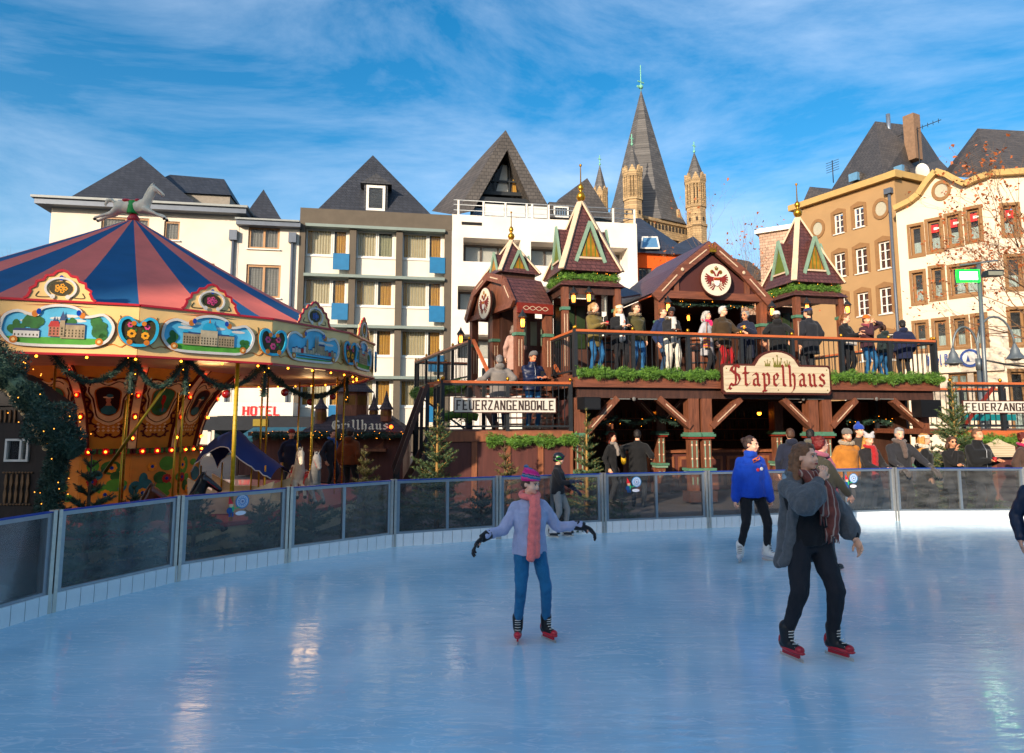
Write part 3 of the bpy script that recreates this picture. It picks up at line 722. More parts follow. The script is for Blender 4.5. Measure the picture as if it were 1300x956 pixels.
w.box((0, 0, zt4), (u4, 0.25, zt4+0.02), M_white); w.build('wall', t)
M_wf = mat('brown_window_frame', '#4a4038', .5, .1)
for (a, b, c, d) in h4:
    window(t, a+0.15, b+0.02, c-0.15, d-0.15, 1.22, M_wf, 3 if c-a > 3 else 2, 1, 0.13, sill=False, curt=[(0, 1, 0, 1, mat('white_net', '#a9b3ac', .9, .12, 1.0))])
rl = MB(); zr = zt4+1.0
M_rl = mat('light_metal_rail', '#b9bdbd', .4, .05, metal=.5)
for z in (zt4+0.35, zt4+0.7, zr): rl.tube([(0.1, 0.12, z), (u4-.1, .12, z)], 0.03, M_rl, 6)
rl.build('roof_railing', t)
for px in (582, 614, 642, 669, 676, 697, 779, 806):
    u = F4.m(px, 275)[0]; p = MB(); p.box((u-.06, .06, zt4+.021), (u+.06, .18, zr), M_whitep); p.build('railing_post', t)
for a, b in ((614, 642), (642, 669), (669, 697)):
    p = MB(); p.box((F4.m(a, 275)[0]+.1, 0.10, zt4+.1), (F4.m(b, 275)[0]-.1, 0.13, zt4+.85), mat('frosted_panel', '#c8c9c4', .5, .05)); p.build('railing_panel', t)
s = MB(); q = mrect(F4, 586, 282, 612, 286); s.box((q[0], -.01, q[1]), (q[2], .02, q[3]), M_dark); s.build('slot', t)
def L4(px, py, v): a = F4.m(px, py, v); return Vector((a[0], v, a[1]))
r = MB(); V0 = 1.4; A = L4(642, 165, V0); Lf = L4(578, 273, V0); Rf = L4(705, 277, V0); Ai = L4(644, 190, V0); Li = L4(600, 268, V0); Ri = L4(680, 273, V0)
r.add([A, Lf, Li, Ai], [(0, 1, 2, 3)], M_slateb); r.add([A, Ai, Ri, Rf], [(0, 1, 2, 3)], M_slateb)
Bk = L4(548, 268, 5.5); A2 = A+Vector((-1.5, 7, -1.5))
r.add([A, A2, Bk, Lf], [(0, 1, 2, 3)], M_slateb); r.add([A, Rf, Rf+Vector((0, 8, 0)), A2], [(0, 1, 2, 3)], M_slateb)
DD = Vector((0, 1.8, 0))
r.add([Ai, Li, Li+DD, Ai+DD], [(0, 1, 2, 3)], M_slateb); r.add([Ai, Ai+DD, Ri+DD, Ri], [(0, 1, 2, 3)], M_slateb)
r.build('roof', t)
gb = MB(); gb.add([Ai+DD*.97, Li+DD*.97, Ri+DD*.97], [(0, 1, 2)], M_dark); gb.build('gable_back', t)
V1 = V0+1.2
q = mrect(F4, 611, 221, 666, 249, V1)
wn_ = MB(); 
zb1, zb2 = F4.m(644, 246, V1)[1], F4.m(644, 212, V1)[1]; xl, xr = F4.m(611, 246, V1)[0], F4.m(668, 246, V1)[0]; xm = F4.m(644, 200, V1)[0]
wn_.bar((xl, V1, zb1), (xr, V1, zb1), .12, .25, M_iron); wn_.bar((xl+.4, V1-.02, (zb1+zb2)/2-.1), (xr-.3, V1-.02, (zb1+zb2)/2-.1), .1, .12, M_iron)
for fx in (0.3, 0.62): wn_.bar((xl+(xr-xl)*fx, V1, zb1), (xl+(xr-xl)*fx, V1, zb2), .1, .1, M_iron)
wo = wn_.build('window', t)
pn = MB(); pn.add([(xl+.1, V1+.05, zb1), (xr-.1, V1+.05, zb1), (xm+.25, V1+.05, zb2+.4), (xm-.25, V1+.05, zb2+.4)], [(0, 1, 2, 3)], M_glass); pn.build('pane', wo)
pn = MB(); pn.add([(xl+1.0, V1+.2, zb1), (xm+.1, V1+.2, zb1), (xm+.0, V1+.2, zb2+.2), (xm-.25, V1+.2, zb2+.2)], [(0, 1, 2, 3)], mat('white_curtain', '#c9c6bf', .9, .1)); pn.add([(xm+.3, V1+.2, zb1+.2), (xr-.6, V1+.2, zb1), (xm+.5, V1+.2, zb2)], [(0, 1, 2)], M_curty); pn.build('curtain', wo)
m = MB(); m.box((L4(605, 256, V1-.9).x, V1-.9, F4.m(640, 257, V1-.9)[1]), (L4(674, 256, V1-.9).x, V1+.3, F4.m(640, 251, V1-.9)[1]), M_iron); m.build('balcony_band', t)
for a, b in ((598, 625), (627, 655), (657, 682)):
    q = mrect(F4, a, 262, b, 275, V1-.2); window(t, q[0], zt4, q[2], q[3], V1-.2, M_iron, 1, 1, .08, sill=False, curt=[(0, 1, 0, 1, mat('sky_blind', '#7c94b4', .4, .1))])
r = MB()   # lower roofs to the right
a = [L4(702, 262, 2.2), L4(709, 253, 3.5), L4(745.5, 226, 3.5), L4(780, 281, 2.2)]
r.add(a, [(0, 3, 2, 1)], M_slateb)
r.add([a[2], a[3], a[3]+Vector((0, 8, 0)), a[2]+Vector((0, 8, 0))], [(0, 1, 2, 3)], M_slateb)
z1_, z0_ = F4.m(700, 257, 2.0)[1], zt4
r.box((L4(697, 256, 1.9).x, 1.9, z0_), (L4(733, 256, 1.9).x, 5, z1_), M_slateb)
r.build('roof', t)
q = mrect(F4, 703, 262, 722, 276, 1.75); window(t, q[0], q[1], q[2], q[3], 1.78, M_whitep, 1, 1, .1, sill=False, curt=[(0, 1, 0, 1, MC['sky_blind'])])

# -- low orange house with dark roofs beside the church
F5 = Frame(*F4.w(u4+0.3, 1.5)[:2], ROW)
t = thing('orange_house', 'bright orange house with dark blue slate roof below the church', 'house', F5.o, ROW)
M_or = mat('orange_plaster', '#d9540c', 0.85, 0.10, 2)
u5 = F5.m(905, 330)[0]; zt5 = F5.m(845, 322)[1]
w = MB(); w.wallgrid(0, u5, 0, zt5, [mrect(F5, 811, 340, 828, 358)], 0, .2, M_or); box_body(w, 0, u5, zt5, 9, M_or); w.build('wall', t)
q = mrect(F5, 811, 340, 828, 358); window(t, *q, .15, M_wf, 3, 2, .08)
def L5(px, py, v): a = F5.m(px, py, v); return Vector((a[0], v, a[1]))
M_sl2 = slate('blue_slate_roof', (0.035, 0.045, 0.07), .25, .3)
r = MB(); r.add([L5(803, 320, -.3), L5(860, 323, -.3), L5(813, 277, 4), L5(806, 277, 4)], [(0, 1, 2, 3)], M_sl2)
r.add([L5(850, 322.5, -.3), L5(905, 323, -.3), L5(905, 320, 3), L5(880, 300, 4), L5(853, 313, 1.2)], [(0, 1, 2, 3, 4)], M_sl2)
r.add([L5(860, 323, -.3), L5(880, 322, 5), L5(813, 277, 4)], [(0, 1, 2)], M_sl2)
r.build('roof', t)
s = MB(); a = [L5(813, 318, -.1), L5(836, 318, -.1), L5(833, 304, 1.2), L5(815, 304, 1.2)]
for k in range(4): a[k] = a[k]+Vector((0, -.15, .12))
s.add(a, [(0, 1, 2, 3)], mat('skylight_glass', '#5b86a8', .08, .1)); 
for k in range(4): s.bar(a[k], a[(k+1) % 4], .1, .1, M_whitep)
s.build('skylight', t)

# -- great church with its steep spire and stair turrets
YC = 150.0
cc = at(818, 300, YC+6); FC = Frame(cc.x, cc.y, radians(33))
t = thing('church', 'romanesque church tower with a tall grey spire and slim stone corner turrets', 'church', FC.o, FC.a)
def stone_mat():
    m = slate('sand_stone', (0.36, 0.25, 0.13), 0.5, 1.1, 0.85, 0.3); return m
M_ss = stone_mat()
M_sg = slate('lead_grey_roof', (0.085, 0.082, 0.080), 0.6, 1.4, 0.6, 0.15)
M_cop = mat('green_copper', '#6fae94', .6, .1, 2)
M_sd = mat('dark_opening', (0.03, 0.025, 0.02), .9, 0)
zE = at(830, 284, YC)[2]; zS = at(817, 116, YC+6)[2]; zM = at(830, 246, YC+4)[2]
hw = 8.6
b = MB(); b.wallgrid(-hw, hw, 0, zE, [(-2.6, 3, 2.6, zE-4.0)], -hw, 0.8, M_ss); box_body(b, -hw, hw, zE, hw, M_ss, -hw)
b.box((-hw+.1, -hw+.79, 1), (hw-.1, -hw+.85, zE-.2), M_sd)
b.box((-hw-.4, -hw-.4, zE-0.7), (hw+.4, hw+.4, zE), M_ss)
for s_ in (-1, 1):
    pass
b.build('tower_body', t)
# arched frieze
fz = MB()
for k in range(16):
    u = -hw+0.6+k*(2*hw-1.2)/15
    fz.prism([(u-.35, zE-2.2), (u+.35, zE-2.2), (u+.35, zE-1.2), (u+.2, zE-.95), (u-.2, zE-.95), (u-.35, zE-1.2)], -hw-.03, -hw+.1, M_sd)
fz.build('arch_frieze', t)
r = MB(); n8 = 8
def ring8(rr, z, sq):   # blend between octagon and square
    out_ = []
    for k in range(8):
        a = pi/8+k*pi/4; x, y = cos(a), sin(a); q_ = max(abs(x), abs(y)); xs, ys = x/q_, y/q_
        out_.append(((x*(1-sq)+xs*sq)*rr, (y*(1-sq)+ys*sq)*rr, z))
    return out_
lv = [ring8(hw+.8, zE, 1.0), ring8(hw*0.95, zE+3.0, 0.75), ring8(hw*0.84, zM-1.5, 0.35), ring8(hw*.74, zM+2.5, 0.0), ring8(0.12, zS, 0)]
vs = [p for l_ in lv for p in l_]; fs = []
for i in range(4):
    for k in range(8): fs.append((i*8+k, i*8+(k+1) % 8, (i+1)*8+(k+1) % 8, (i+1)*8+k))
fs.append(tuple(range(32, 40))); r.add(vs, fs, M_sg); r.build('spire', t)
x = MB(); x.tube([(0, 0, zS-1), (0, 0, zS+6.6)], 0.13, M_cop, 6); x.ell((0, 0, zS+1.1), .55, M_cop); x.box((-1.0, -.08, zS+2.2), (1.0, .08, zS+2.5), M_cop); x.ell((-.8, 0, zS+1.0), (.6, .1, .35), M_cop); x.build('finial_cross', t)
d = MB(); 
for px in (842,): 
    dz = at(842, 272, YC)[2]
    d.prism([(1.6, dz-1), (3.4, dz-1), (2.5, dz+1.3)], -hw-.2, -hw+2.6, M_ss)
d.build('roof_gablet', t)
def turret(px_, d_, ytop, yeave, ybot, wpx, dark=False):
    """octagonal stair turret, world position taken from the photo"""
    p = at(px_, yeave, d_); rr = wpx/FPX*d_/2
    ce = Vector((p.x, p.y, 0))-FC.o; lx, ly = ce.dot(FC.e), ce.dot(FC.n)
    ze = p.z; ztop = at(px_, ytop, d_).z; zb = 4.0
    H = ze-at(px_, ybot, d_).z
    m = MB(); c = (lx, ly, 0); a0 = pi/8
    m.lathe([(rr*1.02, zb), (rr*1.02, ze-H*1.05), (rr*1.12, ze-H*1.05), (rr*1.12, ze-H*1.0), (rr, ze-H), (rr*.98, ze-H*.60), (rr*1.08, ze-H*.60), (rr*1.08, ze-H*.55), (rr*.78, ze-H*.55), (rr*.78, ze-H*.08), (rr*1.06, ze-H*.08), (rr*1.12, ze)], c, M_ss, 8, False, a0)
    top = m.build('turret', t)
    g = MB()
    for k in range(8):
        a = a0+(k+.5)*pi/4; x, y = cos(a), sin(a); tx, ty = -y, x; ap = rr*cos(pi/8)
        for s_ in (-1, 0, 1):     # gallery columns
            g.bar((lx+x*ap*.98+tx*rr*.3*s_, ly+y*ap*.98+ty*rr*.3*s_, ze-H*.55), (lx+x*ap*.98+tx*rr*.3*s_, ly+y*ap*.98+ty*rr*.3*s_, ze-H*.08), .32, .32, M_ss)
        g.bar((lx+x*ap*1.02-tx*rr*.42, ly+y*ap*1.02-ty*rr*.42, ze-H*.45), (lx+x*ap*1.02+tx*rr*.42, ly+y*ap*1.02+ty*rr*.42, ze-H*.45), .15, .18, M_ss)
    g.build('gallery_columns', top)
    g = MB(); gg = []
    for k in range(8):
        a = a0+(k+.5)*pi/4; x, y = cos(a), sin(a); tx, ty = -y, x; ap = rr*cos(pi/8)
        c0 = Vector((lx+x*ap*.8, ly+y*ap*.8, 0))
        g.bar(c0-Vector((tx, ty, 0))*rr*.2+Vector((0, 0, ze-H*.5)), c0-Vector((tx, ty, 0))*rr*.2+Vector((0, 0, ze-H*.15)), .5, .1, M_sd, up=(x, y, 0))
        g.bar(c0+Vector((tx, ty, 0))*rr*.2+Vector((0, 0, ze-H*.5)), c0+Vector((tx, ty, 0))*rr*.2+Vector((0, 0, ze-H*.15)), .5, .1, M_sd, up=(x, y, 0))
        # blind panel below
        c1 = Vector((lx+x*(ap*1.0+.02), ly+y*(ap*1.0+.02), 0))
        g.bar(c1+Vector((0, 0, ze-H*.93)), c1+Vector((0, 0, ze-H*.84)), .5, .06, M_sd, up=(x, y, 0))
        # small gable over each face
        e = rr*.42; o = Vector((lx+x*ap*1.14, ly+y*ap*1.14, 0)); tv = Vector((tx, ty, 0)); i_ = Vector((-x, -y, 0))*rr*.5
        g2 = MB(); gg.append(g2); g2.add([o-tv*e+Vector((0, 0, ze)), o+tv*e+Vector((0, 0, ze)), o+Vector((0, 0, ze+rr*.85)), o-tv*e+i_+Vector((0, 0, ze)), o+tv*e+i_+Vector((0, 0, ze)), o+i_+Vector((0, 0, ze+rr*.85))], [(0, 1, 2), (3, 5, 4), (0, 2, 5, 3), (1, 4, 5, 2)], M_ss)
    g.build('blind_openings', top, kind='stuff')
    for g2 in gg: g2.build('gable', top)
    c_ = MB(); c_.lathe([(rr*1.08, ze+.02), (rr*.62, ze+(ztop-ze)*.45), (0.08, ztop)], c, M_sg, 8, False, a0); c_.build('turret_cap', top)
    f = MB(); f.tube([(lx, ly, ztop-.3), (lx, ly, ztop+2.6)], .12, M_cop, 6); f.ell((lx, ly, ztop+.3), .3, M_cop, 8, 6); f.box((lx-.5, ly-.05, ztop+1.5), (lx+.5, ly+.05, ztop+1.75), M_cop); f.build('finial', top)
turret(803, YC-8, 185, 222, 279, 25)
turret(882.5, YC-1, 194, 232, 287, 26)
turret(762, YC+14, 210, 246, 300, 19)
w = MB()  # nave roof seen between
a = FC.o
nv = MB(); nv.box((hw-1, -4, 0), (hw+8, 10, zE-2), M_ss); nv.build('apse_wall', t)
nr = MB(); hip(nr, hw-1, hw+8.6, -4.5, 10.5, zE-2, (hw, 3, zE+5), M_sg, (hw+3, 3, zE+4)); nr.build('apse_roof', t)

# -- tall brown house on the right
pL = at(1016, 400, 52.0); pR = at(1143, 400, 45.0)
FB = Frame(pL.x, pL.y, atan2(pR.y-pL.y, pR.x-pL.x))
t = thing('brown_house', 'tall ochre brown house with white mullioned windows and high slate roof', 'house', FB.o, FB.a)
M_bh = mat('ochre_plaster', '#a08058', 0.9, 0.07, 0.8, 0.1, 20)
M_sb = mat('stone_surround', '#87643f', .85, .12, 4)
M_cor = mat('ochre_cornice', '#b3935a', .7, .1, 2)
ub = FB.m(1140, 300)[0]; zb_ = (FB.m(1020, 266)[1]+FB.m(1135, 225)[1])/2
def zpx(l): return [(960+x0*.2824, 130+y0*.2824, 960+x1*.2824, 130+y1*.2824) for x0, y0, x1, y1 in l]
wl = zpx([(350, 500, 393, 590), (440, 470, 485, 562), (352, 678, 402, 785), (447, 655, 500, 768), (550, 625, 603, 748), (370, 868, 410, 950), (455, 855, 507, 960), (555, 832, 610, 950)])
wins = [mrect(FB, *q) for q in wl]
sh = wins[3][3]-wins[6][3]
ex = [(a, b-sh*k, c, d-sh*k) for a, b, c, d in wins[5:8] for k in (1, 2)]
ex = [q for q in ex if q[1] > 1]
wins += ex
w = MB(); w.wallgrid(0, ub, 0, zb_, wins, 0, .22, M_bh, M_sb); box_body(w, 0, ub, zb_, 9, M_bh); w.build('wall', t)
M_wr = mat('red_brown_room', '#5a2a1a', .9, .2, 3)
for q in wins:
    wo = window(t, *q, .14, M_whitep, 2, 3, .09, curt=[(0.1, 0.45, 0, 1, M_wr), (.6, .95, 0, .9, M_wr)])
    s = MB(); a, b, c, d = q
    s.box((a-.22, -.05, b-.02), (a-.01, .0, d+.02), M_sb); s.box((c+.01, -.05, b-.02), (c+.22, .0, d+.02), M_sb)
    ar = [(a-.22, d+.021), (c+.22, d+.021)]+[((a+c)/2+((c-a)/2+.3)*cos(x), d+.021+.35*sin(x)+.1) for x in [pi*k/6 for k in range(7)]]
    s.prism([(a-.22, d+.021), (c+.22, d+.021), (c+.22, d+.2), ((a+c)/2, d+.42), (a-.22, d+.2)], -.05, 0, M_sb); s.build('surround', wo)
def oculus(par, fr, px, py, rad, v=0):
    u, z = fr.m(px, py); o = MB(); n = 20
    for k in range(n):
        a0_, a1_ = 2*pi*k/n, 2*pi*(k+1)/n
        p = [(u+rad*r_*cos(a_), z+rad*1.2*r_*sin(a_)) for r_, a_ in ((1, a0_), (1, a1_), (.68, a1_), (.68, a0_))]
        o.prism(p, -.08, 0.0, M_sb)
    wo = o.build('round_window', par)
    g_ = MB(); g_.add([(u+rad*.7*cos(2*pi*k/n), -.01, z+rad*.84*sin(2*pi*k/n)) for k in range(n)], [tuple(range(n))], mat('pale_pane', '#a9a48f', .2, .1)); g_.build('pane', wo)
oculus(t, FB, 960+278*.2824, 130+568*.2824, .62); oculus(t, FB, 960+562*.2824, 130+478*.2824, .62)
g = MB(); g.box((-.35, -.4, zb_), (ub+.35, .3, zb_+.45), M_cor); g.build('cornice', t)
# second, more frontal face of the same house
def LB(px, py, d):
    p = at(px, py, d); q_ = p-FB.o; return Vector((q_.dot(FB.e), q_.dot(FB.n), p.z))
w = MB(); a = LB(1143, 400, 45); b_ = LB(1215, 400, 47.5)
w.quad((a.x, a.y, 0), (b_.x, b_.y, 0), (b_.x, b_.y, zb_+.3), (a.x, a.y, zb_+.3), M_bh); w.build('side_wall', t)
g = MB(); g.bar((a.x, a.y, zb_+.4), (b_.x, b_.y, zb_+.4), .7, .45, M_cor); g.build('cornice', t)
r = MB(); c1, c2, c3, c4, c5 = LB(1111, 154, 52), LB(1122, 224, 46), LB(1052, 246, 55), LB(1165, 160, 54), LB(1216, 226, 52)
c6 = LB(1193, 203, 56)
zc_ = zb_+.46
r.add([c1, c3, c2], [(0, 1, 2)], M_slateb); r.add([c1, c2, c5, c6, c4], [(0, 1, 2, 3, 4)], M_slateb)
c7, c8, c9 = LB(1028, 237, 56), LB(1016, 264, 53), LB(1062, 250, 53); c10 = LB(1060, 240, 56)
r.add([c7, c8, c9, c10], [(0, 1, 2, 3)], M_slateb); r.build('roof', t)
ch = MB(); a = LB(1159.5, 188, 50.5); z1 = at(1159, 147, 50.5).z
ch.box((a.x-.42, a.y-.42, a.z-1), (a.x+.42, a.y+.42, z1), mat('brick_chimney', '#7d6450', .9, .2, 6)); ch.build('chimney', t)
ch = MB(); a = LB(1128.5, 165, 52); ch.tube([(a.x, a.y, a.z-1.5), (a.x, a.y, at(1128, 145, 52).z)], .16, M_alu); ch.build('flue', t)
sd_ = MB(); a = LB(1171, 218, 46.5); sd_.ell(a, (.5, .12, .6), M_whitep, 14, 8, Matrix.Rotation(radians(20), 3, 'X')); sd_.bar(a, a+Vector((0, .3, -1.2)), .06, .06, M_iron); sd_.build('satellite_dish', t)
an = MB(); a = LB(1058, 232, 54); an.tube([a, a+Vector((0, 0, 1.9))], .04, M_iron, 5)
for k in range(5): an.bar(a+Vector((-.6, 0, 1.0+.2*k)), a+Vector((.6, 0, 1.0+.2*k)), .03, .03, M_iron)
an.build('antenna', t)
an = MB(); a = LB(1167, 200, 50); top_ = a+Vector((0, 0, 2.2)); an.tube([a+Vector((0, 0, -2)), top_], .04, M_iron, 5)
for k in range(9): an.bar(top_+Vector((-1.6+.4*k, 0, -.1)), top_+Vector((-1.6+.4*k, 0, .25)), .03, .03, M_iron)
an.bar(top_+Vector((-1.8, 0, .08)), top_+Vector((1.8, 0, .08)), .04, .04, M_iron); an.build('antenna', t)
for q in zpx([(440, 320, 475, 362), (635, 295, 680, 325)]):
    a = LB((q[0]+q[2])/2, (q[1]+q[3])/2, 47.8 if q[0] > 1100 else 50)
    sk = MB(); sk.ell(a, (.5, .5, .5), M_slateb, 8, 6); sk.box((a.x-.35, a.y-.6, a.z-.3), (a.x+.35, a.y-.3, a.z+.3), MC['skylight_glass']); sk.build('roof_window', t)
dp = MB(); u = FB.m(1136, 250)[0]-.3; dp.tube([(u, -.14, 0), (u, -.14, FB.m(1136, 245)[1])], .1, M_fascia); dp.box((u-.25, -.35, FB.m(1136, 245)[1]), (u+.25, -.05, FB.m(1136, 238)[1]), M_fascia); dp.build('downpipe', t)

# -- white house with curved gable on the far right
pL = at(1146, 400, 44.0); pM = at(1262, 400, 40.2); pR = at(1420, 400, 39.0)
FW = Frame(pL.x, pL.y, atan2(pM.y-pL.y, pM.x-pL.x))
t = thing('white_gabled_house', 'off white house with brown stone window surrounds and a curved ochre gable cornice', 'house', FW.o, FW.a)
M_wh = mat('warm_white_plaster', '#d8c8b0', .9, .05, .8, .1, 20)
uw = FW.m(1262, 300)[0]
wl = [(1156, 287, 1170.5, 323.5), (1178.5, 280, 1194.5, 318), (1203, 273, 1218.5, 311), (1228, 265, 1244, 305),
      (1159, 346, 1173, 384), (1183, 340, 1197, 378.5), (1207, 337, 1244, 374), (1162, 410, 1176.5, 445), (1187, 407, 1202, 441), (1212, 404, 1227, 439.5), (1237, 401, 1251, 438)]
wins = [mrect(FW, *q) for q in wl]; zst = FW.m(1200, 262)[1]
sf = [mrect(FW, 1207, 474, 1231, 560), mrect(FW, 1239, 472, 1256, 560)]
w = MB(); w.wallgrid(0, uw, 0, zst, wins+sf, 0, .3, M_wh, M_sb)
def LW(px, py, v=0): a = FW.m(px, py, v); return (a[0], a[1])
prof = [(0, zst)]+[LW(*q) for q in ((1138, 268), (1158, 258), (1168, 250), (1178, 235), (1190, 221), (1203, 225), (1214, 231), (1227, 237), (1240, 231), (1262, 224))]
prof[1] = (0.01, prof[1][1]); top = [p for p in prof if p[1] > zst-.5]
top = [(max(0, p[0]), max(zst, p[1])) for p in prof[1:]]; top[-1] = (uw, top[-1][1])
w.prism([(0, zst), (uw, zst)]+top[::-1], 0.0, 0.4, M_wh)
w.quad((0, 9, 0), (0, 0, 0), (0, 0, zst), (0, 9, zst), M_wh)
w.build('wall', t)
g = MB()
for a, b in zip(top[:-1], top[1:]): g.bar((a[0], -.1, a[1]+.12), (b[0], -.1, b[1]+.12), .7, .34, M_cor)
g.build('cornice', t)
M_rs = mat('red_window_sign', '#c4161c', .5, .05)
for k, q in enumerate(wins):
    a, b, c, d = q
    wo = window(t, *q, .22, M_sb, 1 if k != 6 else 2, 1, .13, sill=False, curt=[(.15, .85, .0, .45, MC['white_net'])])
    s = MB(); s.box((a-.17, -.05, b-.19), (a-.01, 0, d+.19), M_sb); s.box((c+.01, -.05, b-.19), (c+.17, 0, d+.19), M_sb); s.box((a-.01, -.05, d+.01), (c+.01, 0, d+.19), M_sb); s.box((a-.01, -.05, b-.19), (c+.01, 0, b-.01), M_sb); s.build('surround', wo)
    if k in (1, 2, 3):
        s = MB(); s.box((a+.15, .12, d-.75), (c-.15, .15, d-.25), M_rs); s.box((a+.3, .105, d-.58), (a+.5, .119, d-.42), M_whitep); s.box((a+.6, .105, d-.55), (c-.25, .119, d-.45), M_whitep); s.build('red_sign', wo)
for q in sf: window(t, *q, .2, M_sb, 2, 1, .12, curt=[(0, 1, .1, 1, MC['white_net'])])
oculus(t, FW, 1195, 242, .55)
g = MB(); a = LW(1150, 472); b = LW(1262, 458); g.box((0, -.25, a[1]-.2), (uw, 0, a[1]+.15), M_wh); g.build('string_course', t)
a = FW.m(1176, 463); b = FW.m(1238, 455)
sg = MB(); M_bs = mat('blue_gothic_letters', '#2b4a8c', .5, .1); zz = FW.m(1205, 463)[1]
black_text(sg, 'Hotel Bausch', FW.m(1178, 460)[0], zz, FW.m(1230, 460)[0]-FW.m(1178, 460)[0], 0.38, -.30, M_bs, .17); sg.build('lettering', t)
sg = MB(); u, z = FW.m(1234, 455); n = 16
sg.prism([(u+.55*cos(2*pi*k/n), z+.55*sin(2*pi*k/n)) for k in range(n)], -.36, -.3, M_bs); sg.prism([(u+.4*cos(2*pi*k/n), z+.4*sin(2*pi*k/n)) for k in range(n)], -.38, -.36, M_whitep); sg.prism([(u+.1*k-.2, z+.2*((k % 2)*2-1)) for k in range(3)]+[(u+.2, z-.25)], -.4, -.38, M_bs); sg.build('round_emblem', t)
# face round the corner
F7 = Frame(*FW.w(uw, 0)[:2], atan2(pR.y-pM.y, pR.x-pM.x))
t2 = thing('white_gabled_house', 'corner face of the off white house at the right picture edge', 'house', F7.o, F7.a)
u7 = F7.m(1420, 300)[0]; zt7 = top[-1][1]
wins = [mrect(F7, 1274, 261, 1292, 298), mrect(F7, 1279, 326, 1299, 366), mrect(F7, 1283, 393, 1302, 437), mrect(F7, 1286, 472, 1305, 552), mrect(F7, 1330, 261, 1352, 298), mrect(F7, 1332, 326, 1352, 366)]
w = MB(); w.wallgrid(0, u7, 0, zt7, wins, 0, .3, M_wh, M_sb); box_body(w, 0.02, u7, zt7, 8, M_wh); w.build('wall', t2)
for k, q in enumerate(wins):
    a, b, c, d = q
    wo = window(t2, *q, .22, M_sb, 1, 1, .13, sill=False, curt=[(.15, .85, .0, .45, MC['white_net'])])
    s = MB(); s.box((a-.17, -.05, b-.19), (a-.01, 0, d+.19), M_sb); s.box((c+.01, -.05, b-.19), (c+.17, 0, d+.19), M_sb); s.box((a-.01, -.05, d+.01), (c+.01, 0, d+.19), M_sb); s.box((a-.01, -.05, b-.19), (c+.01, 0, b-.01), M_sb); s.build('surround', wo)
    if k == 0:
        s = MB(); s.box((a+.15, .12, d-.75), (c-.15, .15, d-.25), M_rs); s.box((a+.3, .105, d-.58), (c-.3, .119, d-.42), M_whitep); s.build('red_sign', wo)
g = MB(); g.box((0, -.4, zt7), (u7, .3, zt7+.35), M_cor); g.build('cornice', t2)
g = MB(); zsc = F7.m(1290, 457)[1]; g.box((0, -.2, zsc-.2), (u7, 0, zsc+.2), M_wh); g.build('string_course', t2)
def L7(px, py, d):
    p = at(px, py, d); q_ = p-F7.o; return Vector((q_.dot(F7.e), q_.dot(F7.n), p.z))
r = MB(); r.add([L7(1206, 224, 46), L7(1262, 228, 40.5), L7(1400, 226, 40), L7(1400, 172, 46), L7(1241, 163, 48)], [(0, 1, 2, 3, 4)], M_slateb)
r.add([L7(1241, 163, 48), L7(1232, 183, 52), L7(1195, 224, 52), L7(1206, 224, 46)], [(0, 1, 2, 3)], M_slateb); r.build('roof', t2)
# -- small pale brick house seen between the roofs
pb = at(968, 400, 60); Fs = Frame(pb.x, pb.y, radians(-35))
t = thing('brick_house', 'small pale brick house half hidden behind the right turret', 'house', Fs.o, Fs.a)
w = MB(); us_ = Fs.m(1012, 300)[0]; zs_ = Fs.m(985, 294)[1]
M_pb = slate('pale_brick', (0.42, 0.28, 0.20), .25, .5, .9, .2)
w.box((0, 0, 0), (us_, 8, zs_), M_pb); w.build('wall', t)
g = MB(); g.box((-.3, -.3, zs_), (us_+.2, 8, zs_+.4), M_whitep); g.build('cornice', t)
pb = at(925, 400, 64); Fs = Frame(pb.x, pb.y, radians(5))
t = thing('low_house', 'low dark roofed house behind the middle gable', 'house', Fs.o, Fs.a)
us_ = Fs.m(975, 340)[0]; z1 = Fs.m(950, 356)[1]; w = MB(); w.box((0, 0, 0), (us_, 6, z1), M_pb); w.build('wall', t)
r = MB(); hip(r, -.3, us_+.3, -.3, 6.3, z1, (us_*.45, 3, Fs.m(960, 328, 3)[1]), M_slateb, (us_*.9, 3, Fs.m(960, 332, 3)[1])); r.build('roof', t)
# ------------------------------------------------------------------ greenery helpers
def leafmat(name, cols, rough=0.6):
    m = bpy.data.materials.new(name); m.use_nodes = True
    t = m.node_tree; b = t.nodes['Principled BSDF']; l = t.links.new
    g = t.nodes.new('ShaderNodeTexCoord'); n = t.nodes.new('ShaderNodeTexNoise'); n.inputs['Scale'].default_value = 9; n.inputs['Detail'].default_value = 3
    l(g.outputs['Object'], n.inputs['Vector'])
    r = t.nodes.new('ShaderNodeValToRGB'); r.color_ramp.elements[0].position = .3; r.color_ramp.elements[1].position = .7
    r.color_ramp.elements[0].color = (*cols[0], 1); r.color_ramp.elements[1].color = (*cols[1], 1)
    l(n.outputs['Fac'], r.inputs[0]); l(r.outputs[0], b.inputs['Base Color']); b.inputs['Roughness'].default_value = rough
    return m
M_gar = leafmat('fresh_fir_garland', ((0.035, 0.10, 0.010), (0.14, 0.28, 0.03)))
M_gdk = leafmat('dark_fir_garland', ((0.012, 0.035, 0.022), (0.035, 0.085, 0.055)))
M_fir = leafmat('fir_needles', ((0.030, 0.062, 0.020), (0.10, 0.15, 0.045)))
M_fir2 = leafmat('yellowing_fir_needles', ((0.07, 0.075, 0.018), (0.19, 0.15, 0.04)))
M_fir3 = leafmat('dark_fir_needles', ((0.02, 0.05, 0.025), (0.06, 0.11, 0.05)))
M_bark = mat('bark', '#5c4632', .9, .3, 10)
M_bark2 = mat('pale_trunk', '#a0793f', .8, .2, 10)
M_bulb = mat('warm_bulb', '#ffb050', .4, 0, emit='#ff9020', es=6.0)
